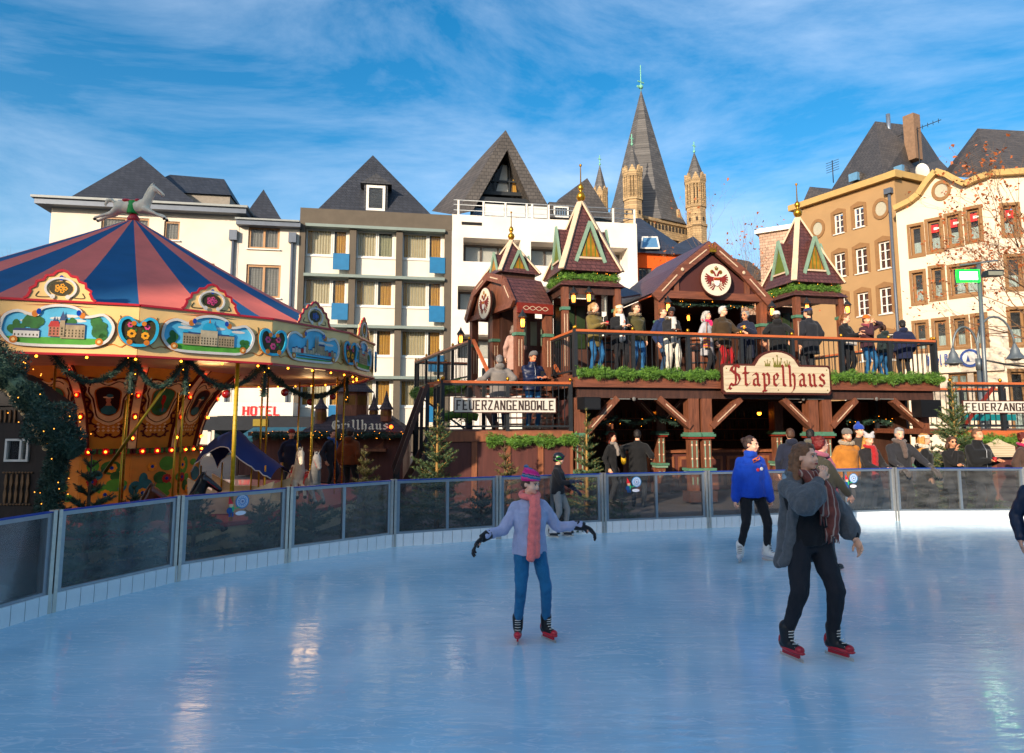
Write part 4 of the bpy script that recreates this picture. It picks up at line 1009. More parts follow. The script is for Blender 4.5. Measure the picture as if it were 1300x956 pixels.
M_bulbd = mat('dim_warm_bulb', '#e0a050', .4, 0, emit='#ff9a30', es=2.2)
M_bulbr = mat('red_bulb', '#ff3010', .4, 0, emit='#ff4010', es=6.0)
def garland(path, rad, m, name='garland', parent=None, dens=900, rnd=None, bulbs=0, leaf=0.06, label=None, cat=None, group=None, flat=1.0):
    """a rope of fir twigs along a path: many small pointed leaves"""
    rnd = rnd or random.Random(int(abs(path[0][0]*100+path[0][2]*37))+3)
    P_ = [Vector(p) for p in path]; mb = MB(); bl = MB()
    for a, b in zip(P_[:-1], P_[1:]):
        L_ = (b-a).length; n = int(dens*L_)
        d = (b-a).normalized(); x = d.orthogonal().normalized(); y = d.cross(x)
        vs = []; fs = []
        for k in range(n):
            t = rnd.random(); c = a.lerp(b, t); an = rnd.random()*2*pi; lump = 0.72+0.28*sin(c.x*9+c.y*7)+0.18*sin(c.x*23)
            r_ = rad*sqrt(rnd.random())*lump
            o = x*cos(an)*r_+y*sin(an)*r_*flat; c = c+o
            dr = (o.normalized()*0.6+Vector((rnd.uniform(-1, 1), rnd.uniform(-1, 1), rnd.uniform(-1, .8)))*0.8+d*rnd.uniform(-.5, .5)).normalized()
            w_ = dr.orthogonal().normalized(); w_ = Matrix.Rotation(rnd.random()*6.28, 3, dr) @ w_
            l_ = leaf*rnd.uniform(.6, 1.3); q = len(vs)
            vs += [c-w_*leaf*.16, c+w_*leaf*.16, c+dr*l_]; fs.append((q, q+1, q+2))
        mb.add(vs, fs, m)
        for k in range(int(bulbs*L_+rnd.random())):
            t = rnd.random(); c = a.lerp(b, t); an = rnd.random()*2*pi
            bl.ell(c+x*cos(an)*rad*.95+y*sin(an)*rad*.95*flat, .006, M_bulbd if name == 'lit_garland' else M_bulb, 6, 4)
    mb.tube(P_, rad*0.45, m, 6, False)
    o = mb.build(name, parent, label, cat, group, kind='stuff' if parent else None)
    if bulbs and bl.f: bl.build('fairy_light', o if not (parent and parent.parent) else parent, kind='stuff')
    return o

def fir(name_label, x, y, h, rad, m, z0=-0.06, seed=1, dens=1.0, trunk=M_bark, group=None, top=0.0, droop=-0.15, bare=0.12):
    """a cut christmas tree: trunk, boughs in whorls, needles as thin triangles"""
    rn = random.Random(seed); t = thing('fir_tree', name_label, 'tree', (x, y, z0), rn.random()*6, group)
    tr = MB(); tr.tube([(0, 0, 0), (0, 0, h*.5), (0, 0, h)], [.035+h*.006, .02+h*.004, .006], trunk, 7); tr.build('trunk', t)
    mb = MB(); vs = []; fs = []; tw = MB()
    nw = max(6, int(h*6.5)); top = top or h*.97
    for k in range(nw):
        f = k/(nw-1); z = h*bare+(h-h*bare)*f*0.97; L_ = rad*(1-f)**0.8*rn.uniform(.85, 1.1)+.06
        nb = 9 if f < .7 else 6
        for j in range(nb):
            a = rn.random()*6.28; Lb = L_*rn.uniform(.7, 1.15); el = rn.uniform(.05, .35)+f*.9
            d = Vector((cos(a)*cos(el), sin(a)*cos(el), sin(el)))
            tip = Vector((0, 0, z))+d*Lb+Vector((0, 0, droop*Lb)); base = Vector((0, 0, z))
            tw.tube([base, base.lerp(tip, .5)+Vector((0, 0, .04*Lb)), tip], [.008, .006, .003], trunk, 4)
            # side twigs
            subs = [(base, tip)]
            ns = int(Lb/.09)
            side = d.cross(Vector((0, 0, 1))).normalized()
            for s_ in range(1, ns):
                u = s_/ns; c = base.lerp(tip, u); ls = Lb*.42*(1-u*.6)*rn.uniform(.6, 1.1)
                for sg in (-1, 1):
                    subs.append((c, c+(d*.7+side*sg*.8+Vector((0, 0, rn.uniform(-.2, .25)))).normalized()*ls))
            for (p, q) in subs:
                ln = (q-p).length; nn = int(ln*150*dens)+2; dd = (q-p).normalized(); sx = dd.orthogonal().normalized(); sy = dd.cross(sx)
                for i_ in range(nn):
                    c = p.lerp(q, rn.random()); an = rn.random()*6.28
                    dr = (dd*.7+(sx*cos(an)+sy*sin(an))*.8).normalized(); w_ = dr.cross(dd)
                    if w_.length < 1e-4: continue
                    w_ = w_.normalized()*.0065; l_ = rn.uniform(.03, .055); b_ = len(vs)
                    vs += [c-w_, c+w_, c+dr*l_]; fs.append((b_, b_+1, b_+2))
    mb.add(vs, fs, m); mb.build('crown', t); tw.build('boughs', t, kind='stuff')
    return t

# ------------------------------------------------------------------ railings with balusters
_bal = {}
def railing(parent, a, b, z0, z1, nper=0.14, rail=M_rail, posts=True, slope=0.0, knob=True, bottom=True, npost=None, z0b=None, z1b=None):
    """iron railing from a to b (local xy); separate balusters, posts, handrail"""
    a = Vector((a[0], a[1], 0)); b = Vector((b[0], b[1], 0)); L_ = (b-a).length; ang = atan2(b.y-a.y, b.x-a.x)
    z0b = z0 if z0b is None else z0b; z1b = z1 if z1b is None else z1b
    def zz(t): return z0+(z0b-z0)*t, z1+(z1b-z1)*t
    hr = MB(); hr.bar((a.x, a.y, z1-.03), (b.x, b.y, z1b-.03), .085, .055, rail); hr.build('handrail', parent)
    lo = MB(); lo.bar((a.x, a.y, z1-.085), (b.x, b.y, z1b-.085), .05, .045, M_iron)
    lo.build('top_bar', parent); lo = MB()
    if bottom: lo.bar((a.x, a.y, z0+.09), (b.x, b.y, z0b+.09), .05, .04, M_iron)
    lo.build('bottom_bar', parent)
    H = z1-z0-.1
    key = ('b', round(H, 3))
    n = max(1, int(L_/nper))
    npst = npost if npost is not None else max(1, round(L_/1.35))
    pts = [k/npst for k in range(npst+1)]
    for k in range(1, n):
        t = k/n
        if any(abs(t-q)*L_ < .06 for q in pts): continue
        p = a.lerp(b, t); c0, c1 = zz(t)
        if key not in _bal:
            m = MB(); m.box((-.007, -.007, 0), (.007, .007, H-.01), M_iron); _bal[key] = m.build('baluster', parent); o = _bal[key]; o.location = (p.x, p.y, c0+.07); o.rotation_euler = (0, 0, ang)
        else: inst(_bal[key], 'baluster', parent, (p.x, p.y, c0+.07), (0, 0, ang))
    if posts:
        for q in pts:
            p = a.lerp(b, q); c0, c1 = zz(q); kp = ('p', round(H, 3))
            if kp not in _bal:
                m = MB(); m.box((-.04, -.04, -.06), (.04, .04, H+.10), M_iron); m.lathe([(.012, 0), (.034, .02), (.04, .05), (.03, .08), (.008, .095)], (0, 0, H+.10), M_gold, 10)
                _bal[kp] = m.build('post', parent); _bal[kp].location = (p.x, p.y, c0); _bal[kp].rotation_euler = (0, 0, ang)
            else: inst(_bal[kp], 'post', parent, (p.x, p.y, c0), (0, 0, ang))

# ------------------------------------------------------------------ the two storey timber stall "Stapelhaus"
SA = radians(13.0)
S = Frame(1.45, 15.5, SA)
LU = S.m(1194, 480, 0)[0]
st = thing('tavern_stall', 'two storey brown timber tavern stall with an open upper terrace and Stapelhaus sign', 'stall', S.o, SA)
ZF = 2.95; ZR = 3.99
M_tile = slate('red_brown_pantiles', (0.115, 0.042, 0.036), 0.105, 0.13, 0.4, 1.0)
M_cream = mat('cream_hip_board', '#cdb193', .7, .12, 6)
M_mint = mat('mint_paint', '#7f9a82', .6, .1, 8)
M_green = mat('green_painted_capital', '#4f7a62', .5, .15, 8)
M_amber = mat('amber_leaded_glass', '#9a6a10', .3, .5, 4, bands=(0, .12, .3, '#5c6a1c'))
M_carv = mat('carved_red_board', '#7a2414', .5, .2, 12)
# deck, beams
b = MB(); b.box((0, 0.12, ZF-.16), (LU, 7.5, ZF), M_brownh); b.build('deck_floor', st)
b = MB(); b.box((0, 0.03, 2.66), (LU, .12, ZF-.02), M_brownh); b.box((-.02, .12, 2.66), (.08, 7, ZF-.165), M_brown); b.box((LU-.08, .12, 2.66), (LU, 7, ZF-.165), M_brown); b.build('fascia_board', st)
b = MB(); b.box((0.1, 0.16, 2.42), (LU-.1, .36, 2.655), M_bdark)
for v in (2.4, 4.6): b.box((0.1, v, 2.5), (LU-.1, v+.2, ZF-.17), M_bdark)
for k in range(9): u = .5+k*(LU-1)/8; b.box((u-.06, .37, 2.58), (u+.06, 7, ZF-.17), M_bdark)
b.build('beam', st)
# light strips with star on the beam
M_strip = mat('tin_light_strip', '#6c6a66', .5, .1)
for px in (805, 1020, 1113):
    u, z = S.m(px, 506.5, .14)
    s = MB(); s.box((u-.58, .13, z-.012), (u-.1, .155, z+.012), M_strip); s.box((u+.1, .13, z-.012), (u+.58, .155, z+.012), M_strip); s.ell((u, .14, z), (.05, .02, .05), M_strip, 8, 6); s.build('light_strip', st)
# columns
def column(u, v, full=True, w=.27):
    m = MB()
    zc = 1.62
    m.box((u-w/2, v, zc), (u+w/2, v+w, 2.42), M_brown)
    m.build('post', st)
    for nm_, ls_ in (('capital', ((zc-.04, zc, .02, M_green), (zc-.10, zc-.04, .055, M_green), (zc-.15, zc-.10, .03, M_carv))), ('capital', ((zc-.9, zc-.84, .05, M_green), (zc-.96, zc-.9, .02, M_mint))), ('plinth', ((.0, .25, .05, M_bdark),))):
        c = MB()
        for z0, z1, e, mm in ls_: c.box((u-w/2-e, v-e, z0), (u+w/2+e, v+w+e, z1-.000), mm)
        c.build(nm_, st)
    s = MB(); s.box((u-w/2+.03, v+.03, .25), (u+w/2-.03, v+w-.03, zc-.152), M_brown)
    for dx in (-.06, .06):
        s.box((u+dx-.012, v+.018, zc-.82), (u+dx+.012, v+.03, zc-.2), M_mint); s.ell((u+dx, v+.025, zc-.3), (.028, .015, .028), M_cream, 8, 6); s.ell((u+dx, v+.025, zc-.62), (.028, .015, .028), M_cream, 8, 6)
        s.box((u+dx-.012, v+.018, .4), (u+dx+.012, v+.03, zc-1.05), M_mint)
    s.build('column_shaft', st)
def brace(u0, z0, u1, z1, v=.2):
    m = MB(); m.bar((u0, v, z0), (u1, v, z1), .14, .19, M_brown, up=(0, 1, 0)); 
    a = Vector((u0, v-.102, z0)).lerp(Vector((u1, v-.102, z1)), .2); b_ = Vector((u0, v-.102, z0)).lerp(Vector((u1, v-.102, z1)), .82)
    m.bar(a, b_, .022, .01, M_cream, up=(0, 1, 0)); m.build('brace', st)
cu = [S.m(p, 560, .16)[0] for p in (882, 898.5, 1035, 1052, 1176)]
for u in cu: column(u, .16)
column(.14, .16)
column(S.m(840, 560, 2.2)[0], 2.2); column(S.m(990, 560, 2.2)[0], 2.2); column(S.m(1100, 560, 2.2)[0], 2.2); column(S.m(775, 560, 2.2)[0], 2.2, w=.2)
brace(cu[0]-.9, 2.42, cu[0]-.1, 1.75); brace(cu[1]+.9, 2.42, cu[1]+.1, 1.75); brace(cu[2]-.85, 2.42, cu[2]-.1, 1.75); brace(cu[3]+.85, 2.42, cu[3]+.1, 1.75); brace(cu[4]-.95, 2.42, cu[4]-.1, 1.75); brace(1.05, 2.42, .26, 1.6)
uc = S.m(840, 560, 2.2)[0]; brace(uc-.7, 2.5, uc, 1.8, 2.3); brace(uc+.7, 2.5, uc, 1.8, 2.3)
# bar counter and back wall under the deck
M_bar = wood('bar_wood', (0.30, 0.10, 0.04), .6, (10, 10, 2))
b = MB(); b.box((2.2, 2.7, 0), (8.9, 3.2, 1.02), M_panelw); b.box((2.1, 2.6, 1.02), (9.0, 3.3, 1.09), M_bar)
b.build('bar_counter', st)
for k in range(9):
    u = 2.35+k*.73; m = MB(); m.box((u, 2.66, .12), (u+.6, 2.70, .92), M_bar); m.box((u+.08, 2.645, .2), (u+.52, 2.66, .84), M_panelw); m.build('counter_panel', st)
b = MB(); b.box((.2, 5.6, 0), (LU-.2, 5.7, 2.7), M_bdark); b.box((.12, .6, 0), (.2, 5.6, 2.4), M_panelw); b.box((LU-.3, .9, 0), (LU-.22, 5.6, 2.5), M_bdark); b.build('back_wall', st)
for z in (1.25, 1.6, 1.95):
    s = MB(); s.box((2.3, 5.35, z), (8.8, 5.59, z+.03), M_bar)
    s.build('shelf', st)
bo = MB()
for k in range(120):
    u = 2.4+k*.053; z = (1.28, 1.63, 1.98)[k % 3]; bo.lathe([(.022, 0), (.024, .16), (.009, .2), (.009, .26)], (u, 5.47, z), (M_glass2 := mat('bottle_green', '#2a3a1a', .1, .3, 3)) if k % 2 else mat('bottle_amber', '#8a5a20', .15, .2, 3), 6)
bo.build('bottles', st, kind='stuff')
for u, v, z in ((2.9, 2.4, 2.1), (4.6, 2.6, 2.05), (7.6, 2.6, 2.05), (6.3, 2.6, 2.1)):
    m = MB(); m.tube([(u, v, z+.12), (u, v, 2.5)], .008, M_iron, 5); m.ell((u, v, z), .055, M_bulb, 10, 8); m.lathe([(.10, .03), (.03, .1), (.01, .14)], (u, v, z), M_iron, 10); m.build('hanging_lamp', st)
# hanging fir in the shade of the deck
for k, u in enumerate((.6, 1.6, 2.6, 8.2, 9.0)):
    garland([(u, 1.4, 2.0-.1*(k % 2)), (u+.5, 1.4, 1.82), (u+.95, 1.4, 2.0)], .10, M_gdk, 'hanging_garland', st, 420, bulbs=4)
# terrace rail
railing(st, (0.02, .06), (LU-.05, .06), ZF, ZR, .145, npost=7)
railing(st, (0.02, .15), (-.0, 2.4), ZF, ZR, .145, npost=1)
railing(st, (LU-.05, .15), (LU-.05, 5.0), ZF, ZR, .16, npost=3)
# sign board over the middle
M_sgn = wood('cream_sign_board', (0.62, 0.50, 0.33), .8, (1.2, 20, 20)); M_sgb = mat('brown_sign_edge', '#4b1f14', .6, .1, 6); M_lt = mat('oxblood_letters', '#7c2018', .6, .1, 8); M_olive = mat('olive_crown', '#6f6a2a', .5, .1, 8)
x0, z0 = S.m(918, 497, -.05); x1, z1 = S.m(1050, 466, -.05); zt_ = S.m(985, 447.5, -.05)[1]; z0 = S.m(985, 498.5, -.05)[1]; z1 = S.m(985, 465.5, -.05)[1]
xc = (x0+x1)/2; rw = (x1-x0)*.19
def signshape(e):
    pts = [(x0+.05-e, z0-e), (x1-.05+e, z0-e), (x1+e, z0+.05-e), (x1+e, z1-.05+e), (x1-.05+e, z1+e), (xc+rw+.05+e, z1+e)]
    hgt = zt_-z1
    for k in range(1, 12):
        a = pi*k/12; pts.append((xc+(rw+e)*cos(a), z1+e+(hgt)*sin(a)))
    pts += [(xc-rw-.05-e, z1+e), (x0+.05-e, z1+e), (x0-e, z1-.05+e), (x0-e, z0+.05-e)]
    return pts
sgn = thing('stall_sign', 'cream board with arched top reading Stapelhaus in gothic letters on the terrace rail', 'sign', S.w(0, 0, 0), SA)
b = MB(); b.prism(signshape(.05), -.09, -.04, M_sgb); b.build('sign_edge', sgn)
b = MB(); b.prism(signshape(0), -.115, -.092, M_sgn); b.build('sign_board', sgn)
b = MB(); 
for zz in (z0+(z1-z0)*.25, z0+(z1-z0)*.5, z0+(z1-z0)*.75): b.box((x0+.03, -.117, zz-.003), (x1-.03, -.1155, zz+.003), mat('plank_gap', '#8c7450', .9, 0))
b.build('plank_gaps', sgn)
b = MB(); xh = (z1-z0)*.47; black_text(b, 'Stapelhaus', x0+.14, z0+(z1-z0)*.26, (x1-x0)-.22, xh, -.118, M_lt, .11, space=.16); b.build('lettering', sgn)
def crown(mb, u, z, w_, h_, m, y):
    mb.prism([(u-w_*.4, z), (u+w_*.4, z), (u+w_*.42, z+h_*.22), (u-w_*.42, z+h_*.22)], y-.01, y, m)
    for dx, dz in ((-.42, .75), (0, 1.0), (.42, .75)): mb.prism([(u+dx*w_*.7-w_*.07, z+h_*.2), (u+dx*w_*.7+w_*.07, z+h_*.2), (u+dx*w_+w_*.02, z+h_*dz)], y-.011, y-.001, m); mb.ell((u+dx*w_, y-.005, z+h_*dz), (w_*.09, .006, w_*.09), m, 8, 4)
    for dx in (-.2, .2): mb.prism([(u+dx*w_-w_*.05, z+h_*.2), (u+dx*w_+w_*.05, z+h_*.2), (u+dx*w_, z+h_*.55)], y-.012, y-.001, m)
b = MB(); zc0 = z1+.03; crown(b, xc, zc0-.05, .26, .28, M_olive, -.118); crown(b, xc-.27, zc0-.03, .17, .15, M_olive, -.118); crown(b, xc+.27, zc0-.03, .17, .15, M_olive, -.118)
for x, z in ((x0+.07, z0+.07), (x1-.07, z0+.07), (x0+.07, z1-.07), (x1-.07, z1-.07), (xc, z0+.06)): b.ell((x, -.117, z), (.018, .006, .018), M_olive, 8, 4)
b.build('crown_emblem', sgn)
# garland along the fascia
def gl_line(u0, u1, z, v, n):
    return [S.w(u0+(u1-u0)*k/n, v, z+.025*sin(k*1.7)) for k in range(n+1)]
g1 = garland(gl_line(.02, x0-.12, 2.98, -.05, 8), .16, M_gar, 'fir_garland', None, 2600, label='fresh green fir garland along the terrace edge left of the cream sign', cat='garland', group='fir garlands on the terrace edge', leaf=.055)
g2 = garland(gl_line(x1+.12, LU+.05, 2.98, -.05, 6), .16, M_gar, 'fir_garland', None, 2600, label='fresh green fir garland along the terrace edge right of the cream sign', cat='garland', group='fir garlands on the terrace edge', leaf=.055)
pass

# turrets with tall pyramid roofs on the terrace
def lantern(parent, loc, s=1.0):
    m = MB(); x, y, z = loc
    m.lathe([(.12*s, 0), (.09*s, .05*s), (.03*s, .13*s), (.012*s, .19*s)], (x, y, z), M_iron, 6, False); m.lathe([(.05*s, -.26*s), (.06*s, -.235*s)], (x, y, z), M_iron, 6, False)
    for k in range(6):
        a = k*pi/3; m.bar((x+.055*s*cos(a), y+.055*s*sin(a), z-.235*s), (x+.085*s*cos(a), y+.085*s*sin(a), z), .01, .01, M_iron)
    o = m.build('lantern', parent); q = MB(); q.lathe([(.035*s, -.21*s), (.05*s, -.12*s), (.04*s, -.04*s)], (x, y, z), mat('lantern_glow', '#ffb060', .4, 0, emit='#ff8a25', es=5.0), 8); q.build('lamp_glass', o)
    return o
def kiosk(label, pxa, pya, v, pxl, pxr, hipc=None, h=.82):
    """square turret; pxa,pya = apex"""
    u, za = S.m(pxa, pya, v)
    t = thing('terrace_turret', label, 'turret', S.w(u, v, 0), SA, 'pyramid roofed turrets on the terrace')
    ze = S.m(pxr, 346 if pxa < 850 else 360, v-h)[1]
    r = MB(); n = 5; A = Vector((0, 0, za))
    prof = [(h, ze), (h*.665, ze+(za-ze)*.33), (.03, za)]
    vs = []
    for rr, z in prof: vs += [(-rr, -rr, z), (rr, -rr, z), (rr, rr, z), (-rr, rr, z)]
    fs = [(i*4+k, i*4+(k+1) % 4, (i+1)*4+(k+1) % 4, (i+1)*4+k) for i in range(2) for k in range(4)]+[(3, 2, 1, 0)]
    r.add(vs, fs, M_tile); ro = r.build('roof', t)
    hb = MB()
    for k in range(4):
        sx, sy = ((-1, -1), (1, -1), (1, 1), (-1, 1))[k]
        pts = [Vector((sx*(rr+.012), sy*(rr+.012), z+.02)) for rr, z in prof]
        hb.bar(pts[0], pts[1], .16, .045, M_cream, up=(sx, sy, .8)); hb.bar(pts[1], pts[2]-Vector((0, 0, .02)), .15, .045, M_cream, up=(sx, sy, .8))
        hb.build('hip_board', ro); hb = MB()
    # triangular dormers on the four sides
    for k in range(4):
        X = Matrix.Rotation(k*pi/2, 4, 'Z'); d = MB(); d.X = X
        y0 = -h*.86; zb = ze+(za-ze)*.16; zt = ze+(za-ze)*.62; w_ = h*.42
        d.prism([(-w_, zb), (w_, zb), (0, zt)], y0+.03, -h*.15, M_tile); d.build('dormer', t)
        d = MB(); d.X = X; d.prism([(-w_*.72, zb+.07), (w_*.72, zb+.07), (0, zt-.22)], y0+.008, y0+.026, M_amber); gp = d.build('leaded_pane', t)
        d = MB(); d.X = X
        d.bar((-w_-.05, y0, zb-.08), (0, y0, zt+.05), .09, .05, M_mint, up=(0, 1, 0)); d.bar((w_+.05, y0-.004, zb-.08), (0, y0-.004, zt+.05), .09, .05, M_mint, up=(0, 1, 0)); d.bar((-w_*.9, y0+.002, zb+.03), (w_*.9, y0+.002, zb+.03), .05, .05, M_cream, up=(0, 1, 0)); d.build('dormer_frame', t)
    # finial
    f = MB(); f.lathe([(.05, -.05), (.03, .03), (.10, .09), (.13, .18), (.10, .27), (.03, .32), (.065, .37), (.085, .44), (.055, .51), (.02, .54), (.012, 1.05), (.0, 1.07)], (0, 0, za-.02), M_gold, 14); f.ell((0, 0, za+1.04), .04, M_gold, 8, 6); f.build('finial', t)
    # lower skirt roof, posts, frieze
    zs = ze-.28; hs = h*1.07
    r = MB(); r.add([(-hs, -hs, zs-.12), (hs, -hs, zs-.12), (hs, hs, zs-.12), (-hs, hs, zs-.12), (-h*.7, -h*.7, zs+.2), (h*.7, -h*.7, zs+.2), (h*.7, h*.7, zs+.2), (-h*.7, h*.7, zs+.2)], [(0, 1, 5, 4), (1, 2, 6, 5), (2, 3, 7, 6), (3, 0, 4, 7), (4, 5, 6, 7), (3, 2, 1, 0)], M_tile); r.build('skirt_roof', t)
    w_ = MB(); w_.box((-h*.68, -h*.68, zs+.2), (h*.68, h*.68, ze), M_bdark); w_.build('drum', t)
    hp = h*.86
    for sx in (-1, 1):
        for sy in (-1, 1):
            p = MB(); p.box((sx*hp-.08, sy*hp-.08, ZF), (sx*hp+.08, sy*hp+.08, zs-.12), M_brown); p.box((sx*hp-.11, sy*hp-.11, zs-.75), (sx*hp+.11, sy*hp+.11, zs-.67), M_green)
            for dx in (-.035, .035): p.box((sx*hp+dx-.008, sy*hp-.09, ZF+.3), (sx*hp+dx+.008, sy*hp-.08, zs-.85), M_cream)
            p.build('post', t)
    fz = MB(); fz.box((-hp+.08, -hp-.05, zs-.32), (hp-.08, -hp+.0, zs-.13), M_bdark)
    fz.box((-hp-.05, -hp+.08, zs-.32), (-hp, hp-.08, zs-.13), M_bdark); fz.build('frieze_board', t)
    wl_ = MB(); wl_.box((-hp+.1, hp-.1, ZF), (hp-.1, hp-.05, zs-.2), M_bdark)
    for k in range(4): x = -hp+.25+k*(2*hp-.5)/3; wl_.box((x-.12, hp-.14, ZF+.9), (x+.12, hp-.101, zs-.4), mat('dim_green_glass', '#2c3a22', .2, .3, 3))
    wl_.build('rear_panel', t)
    q = [(-h*.86, -h*.86), (h*.86, -h*.86), (h*.86, h*.86), (-h*.86, h*.86), (-h*.86, -h*.86)]
    gp = [Vector((a_, b_, zs+.13)) for a_, b_ in q]
    garland(gp, .13, M_gar, 'garland', t, 1700, bulbs=6, leaf=.055)
    return t, h, zs
k1, h1, zs1 = kiosk('left pyramid turret with pantiles, cream hip boards and green triangular dormers', 737.5, 257, 2.3, 688, 795)
k2, h2, zs2 = kiosk('right pyramid turret with green dormers, beside the ochre brown house', 1013, 277, 2.6, 965, 1071)
lantern(k1, (-h1*.62, -h1*1.0, zs1-.34)); lantern(k1, (-.1, -h1*1.0, zs1-.30)); lantern(k2, (h2*1.05, -h2*1.0, zs2-.35)); lantern(k2, (-h2*.55, -h2*1.0, zs2-.35))

# middle hall with the gambrel gable and the crest
VG = 1.5
ug, zg = S.m(901, 307, VG); ue, ze = S.m(976, 380, VG); us, zs = S.m(942, 342, VG)
uel = S.m(831, 381, VG)[0]; ug = (uel+ue)/2; hwid = (ue-uel)/2; ds = us-ug
hall = thing('gabled_hall', 'central timber hall of the terrace with a gambrel gable and round eagle crest', 'hall', S.w(ug, VG, 0), SA)
sh_ = [(-hwid, ze), (-ds, zs), (0, zg), (ds, zs), (hwid, ze)]
g = MB()
for i in range(4):
    a, b = sh_[i], sh_[i+1]; g.add([(a[0], .1, a[1]), (b[0], .1, b[1]), (b[0], 3.4, b[1]), (a[0], 3.4, a[1]), (a[0], .1, a[1]+.06), (b[0], .1, b[1]+.06), (b[0], 3.4, b[1]+.06), (a[0], 3.4, a[1]+.06)], [(0, 3, 2, 1), (4, 5, 6, 7), (0, 1, 5, 4), (2, 3, 7, 6)], M_tile)
g.build('roof', hall)
for i in range(4):
    a, b = sh_[i], sh_[i+1]; m = MB(); dz = -.10
    m.bar((a[0], -.02-.003*i, a[1]+dz), (b[0], -.02-.003*i, b[1]+dz), .24, .10, M_brownh, up=(0, 1, 0))
    A = Vector((a[0], -.085, a[1]+dz)); B = Vector((b[0], -.085, b[1]+dz)); m.bar(A.lerp(B, .22), A.lerp(B, .8), .03, .01, M_cream, up=(0, 1, 0)); m.build('barge_board', hall)
m = MB()
for sx in (-1, 1): m.ell((sx*ds, -.09, zs-.11), (.05, .015, .05), M_cream, 10, 6)
crown(m, 0, zg-.30, .24, .22, M_gold, -.09); m.build('gable_ornament', hall)
pn = MB(); pn.prism([(-hwid+.25, ze+.12), (hwid-.25, ze+.12), (ds-.05, zs-.25), (0, zg-.3), (-ds+.05, zs-.25)], .06, .12, mat('plum_panel', '#4a2420', .7, .12, 2)); pn.build('gable_panel', hall)
m = MB(); m.box((-hwid+.1, -.01, ze-.08), (hwid-.1, .12, ze+.12), M_brownh); m.build('tie_beam', hall)
for u in (-hwid*.62, hwid*.62):
    m = MB(); m.box((u-.07, -.0, ze+.122), (u+.07, .055, zs-.28), M_brown); m.build('stud', hall)
for u in (-hwid+.18, hwid-.18, ):
    m = MB(); m.box((u-.1, 0, ZF), (u+.1, .2, ze-.085), M_brown); m.box((u-.13, -.03, ze-.75), (u+.13, .23, ze-.67), M_green); m.build('post', hall)
m = MB(); m.box((-hwid+.1, 3.9, ZF), (hwid-.1, 4.0, ze), M_bdark)
m.add([(-hwid+.05, .3, ze), (-ds, .3, zs-.05), (0, .3, zg-.1), (ds, .3, zs-.05), (hwid-.05, .3, ze)], [(0, 1, 2, 3, 4)], M_bdark)
m.box((-hwid+.1, 1.2, ZF), (-hwid+.15, 3.9, ze), M_bdark); m.box((hwid-.15, 1.2, ZF), (hwid-.1, 3.9, ze), M_bdark); m.build('interior_wall', hall)
m = MB(); m.box((-hwid+.15, 3.0, ze-.02), (hwid-.15, 3.9, ze+.02), M_bdark); m.box((-hwid+.15, .3, ze+.01), (hwid-.15, 3, ze+.04), M_bdark); m.build('ceiling', hall)
cr = MB(); rc_ = S.m(922, 356, VG)[0]-S.m(887, 356, VG)[0]; rc_ = rc_/2*1.06; zc = S.m(904, 357, VG)[1]; n = 32
M_bone = mat('bone_white_paint', '#d8cdb4', .6, .06, 8)
cr.prism([(rc_*1.06*cos(2*pi*k/n), zc+rc_*1.06*sin(2*pi*k/n)) for k in range(n)], -.19, -.14, M_sgb)
cr.prism([(rc_*cos(2*pi*k/n), zc+rc_*sin(2*pi*k/n)) for k in range(n)], -.21, -.19, M_bone); cr.build('crest_disc', hall)
def eagle(mb, z0_, r_, y):
    e = M_lt; gd = M_gold
    def pr(p, mm, dy=0): mb.prism([(a*r_, z0_+b*r_) for a, b in p], y-.012-dy, y-dy, mm)
    for sx in (-1, 1):
        for k in range(6):   # wing feathers
            a = radians(35-22*k); cx, cz = sx*.34, .08
            ex, ez = cx+sx*cos(a)*.45, cz+sin(a)*.45; nx, nz = -sin(a)*sx*.06, cos(a)*.06
            pr([(cx-nx, cz-nz), (ex-nx*.6, ez-nz*.6), (ex+nx*.6, ez+nz*.6), (cx+nx, cz+nz)], e, .0005*k)
        pr([(sx*.05, .12), (sx*.40, .18), (sx*.48, .02), (sx*.2, -.15), (sx*.05, -.1)], e, .004)
        for k in range(4): a = radians(-115+sx*0-k*14) if sx < 0 else radians(-65+k*14); pr([(0, -.2), (cos(a)*.72+.05, sin(a)*.72), (cos(a)*.72-.05, sin(a)*.72)], e, .005+.0004*k)
        pr([(sx*.03, .2), (sx*.12, .25), (sx*.2, .42), (sx*.34, .46), (sx*.3, .55), (sx*.15, .52), (sx*.03, .3)], e, .006)
        for k in range(8): a = radians(k*45); 
        mb.prism([(sx*.28*r_+.13*r_*cos(q), z0_+.48*r_+.13*r_*sin(q)) for q in [pi*j/8*2 for j in range(8)]], y-.011, y-.0, gd)
    pr([(-.2, .08), (.2, .08), (.2, -.18), (.12, -.36), (0, -.42), (-.12, -.36), (-.2, -.18)], M_whitep, .016)
    pr([(-.2, .12), (.2, .12), (.2, -.06), (-.2, -.06)], mat('crest_red', '#b81f14', .5, 0), .019)
    for dx in (-.12, 0, .12): pr([(dx-.045, -.02), (dx+.045, -.02), (dx+.05, .07), (dx, .03), (dx-.05, .07)], gd, .032)
    pr([(-.08, .6), (.08, .6), (.12, .78), (.0, .7), (-.12, .78)], gd, .01); mb.ell((0, y-.01, z0_+.8*r_), (.05*r_, .01, .05*r_), e, 8, 4)
cr = MB(); eagle(cr, zc, rc_, -.212); cr.build('eagle_emblem', hall)
garland([Vector((-hwid+.3+k*(2*hwid-.6)/8, .25, ze-.16+.03*sin(k*2))) for k in range(9)], .07, M_gdk, 'garland', hall, 700, bulbs=7)
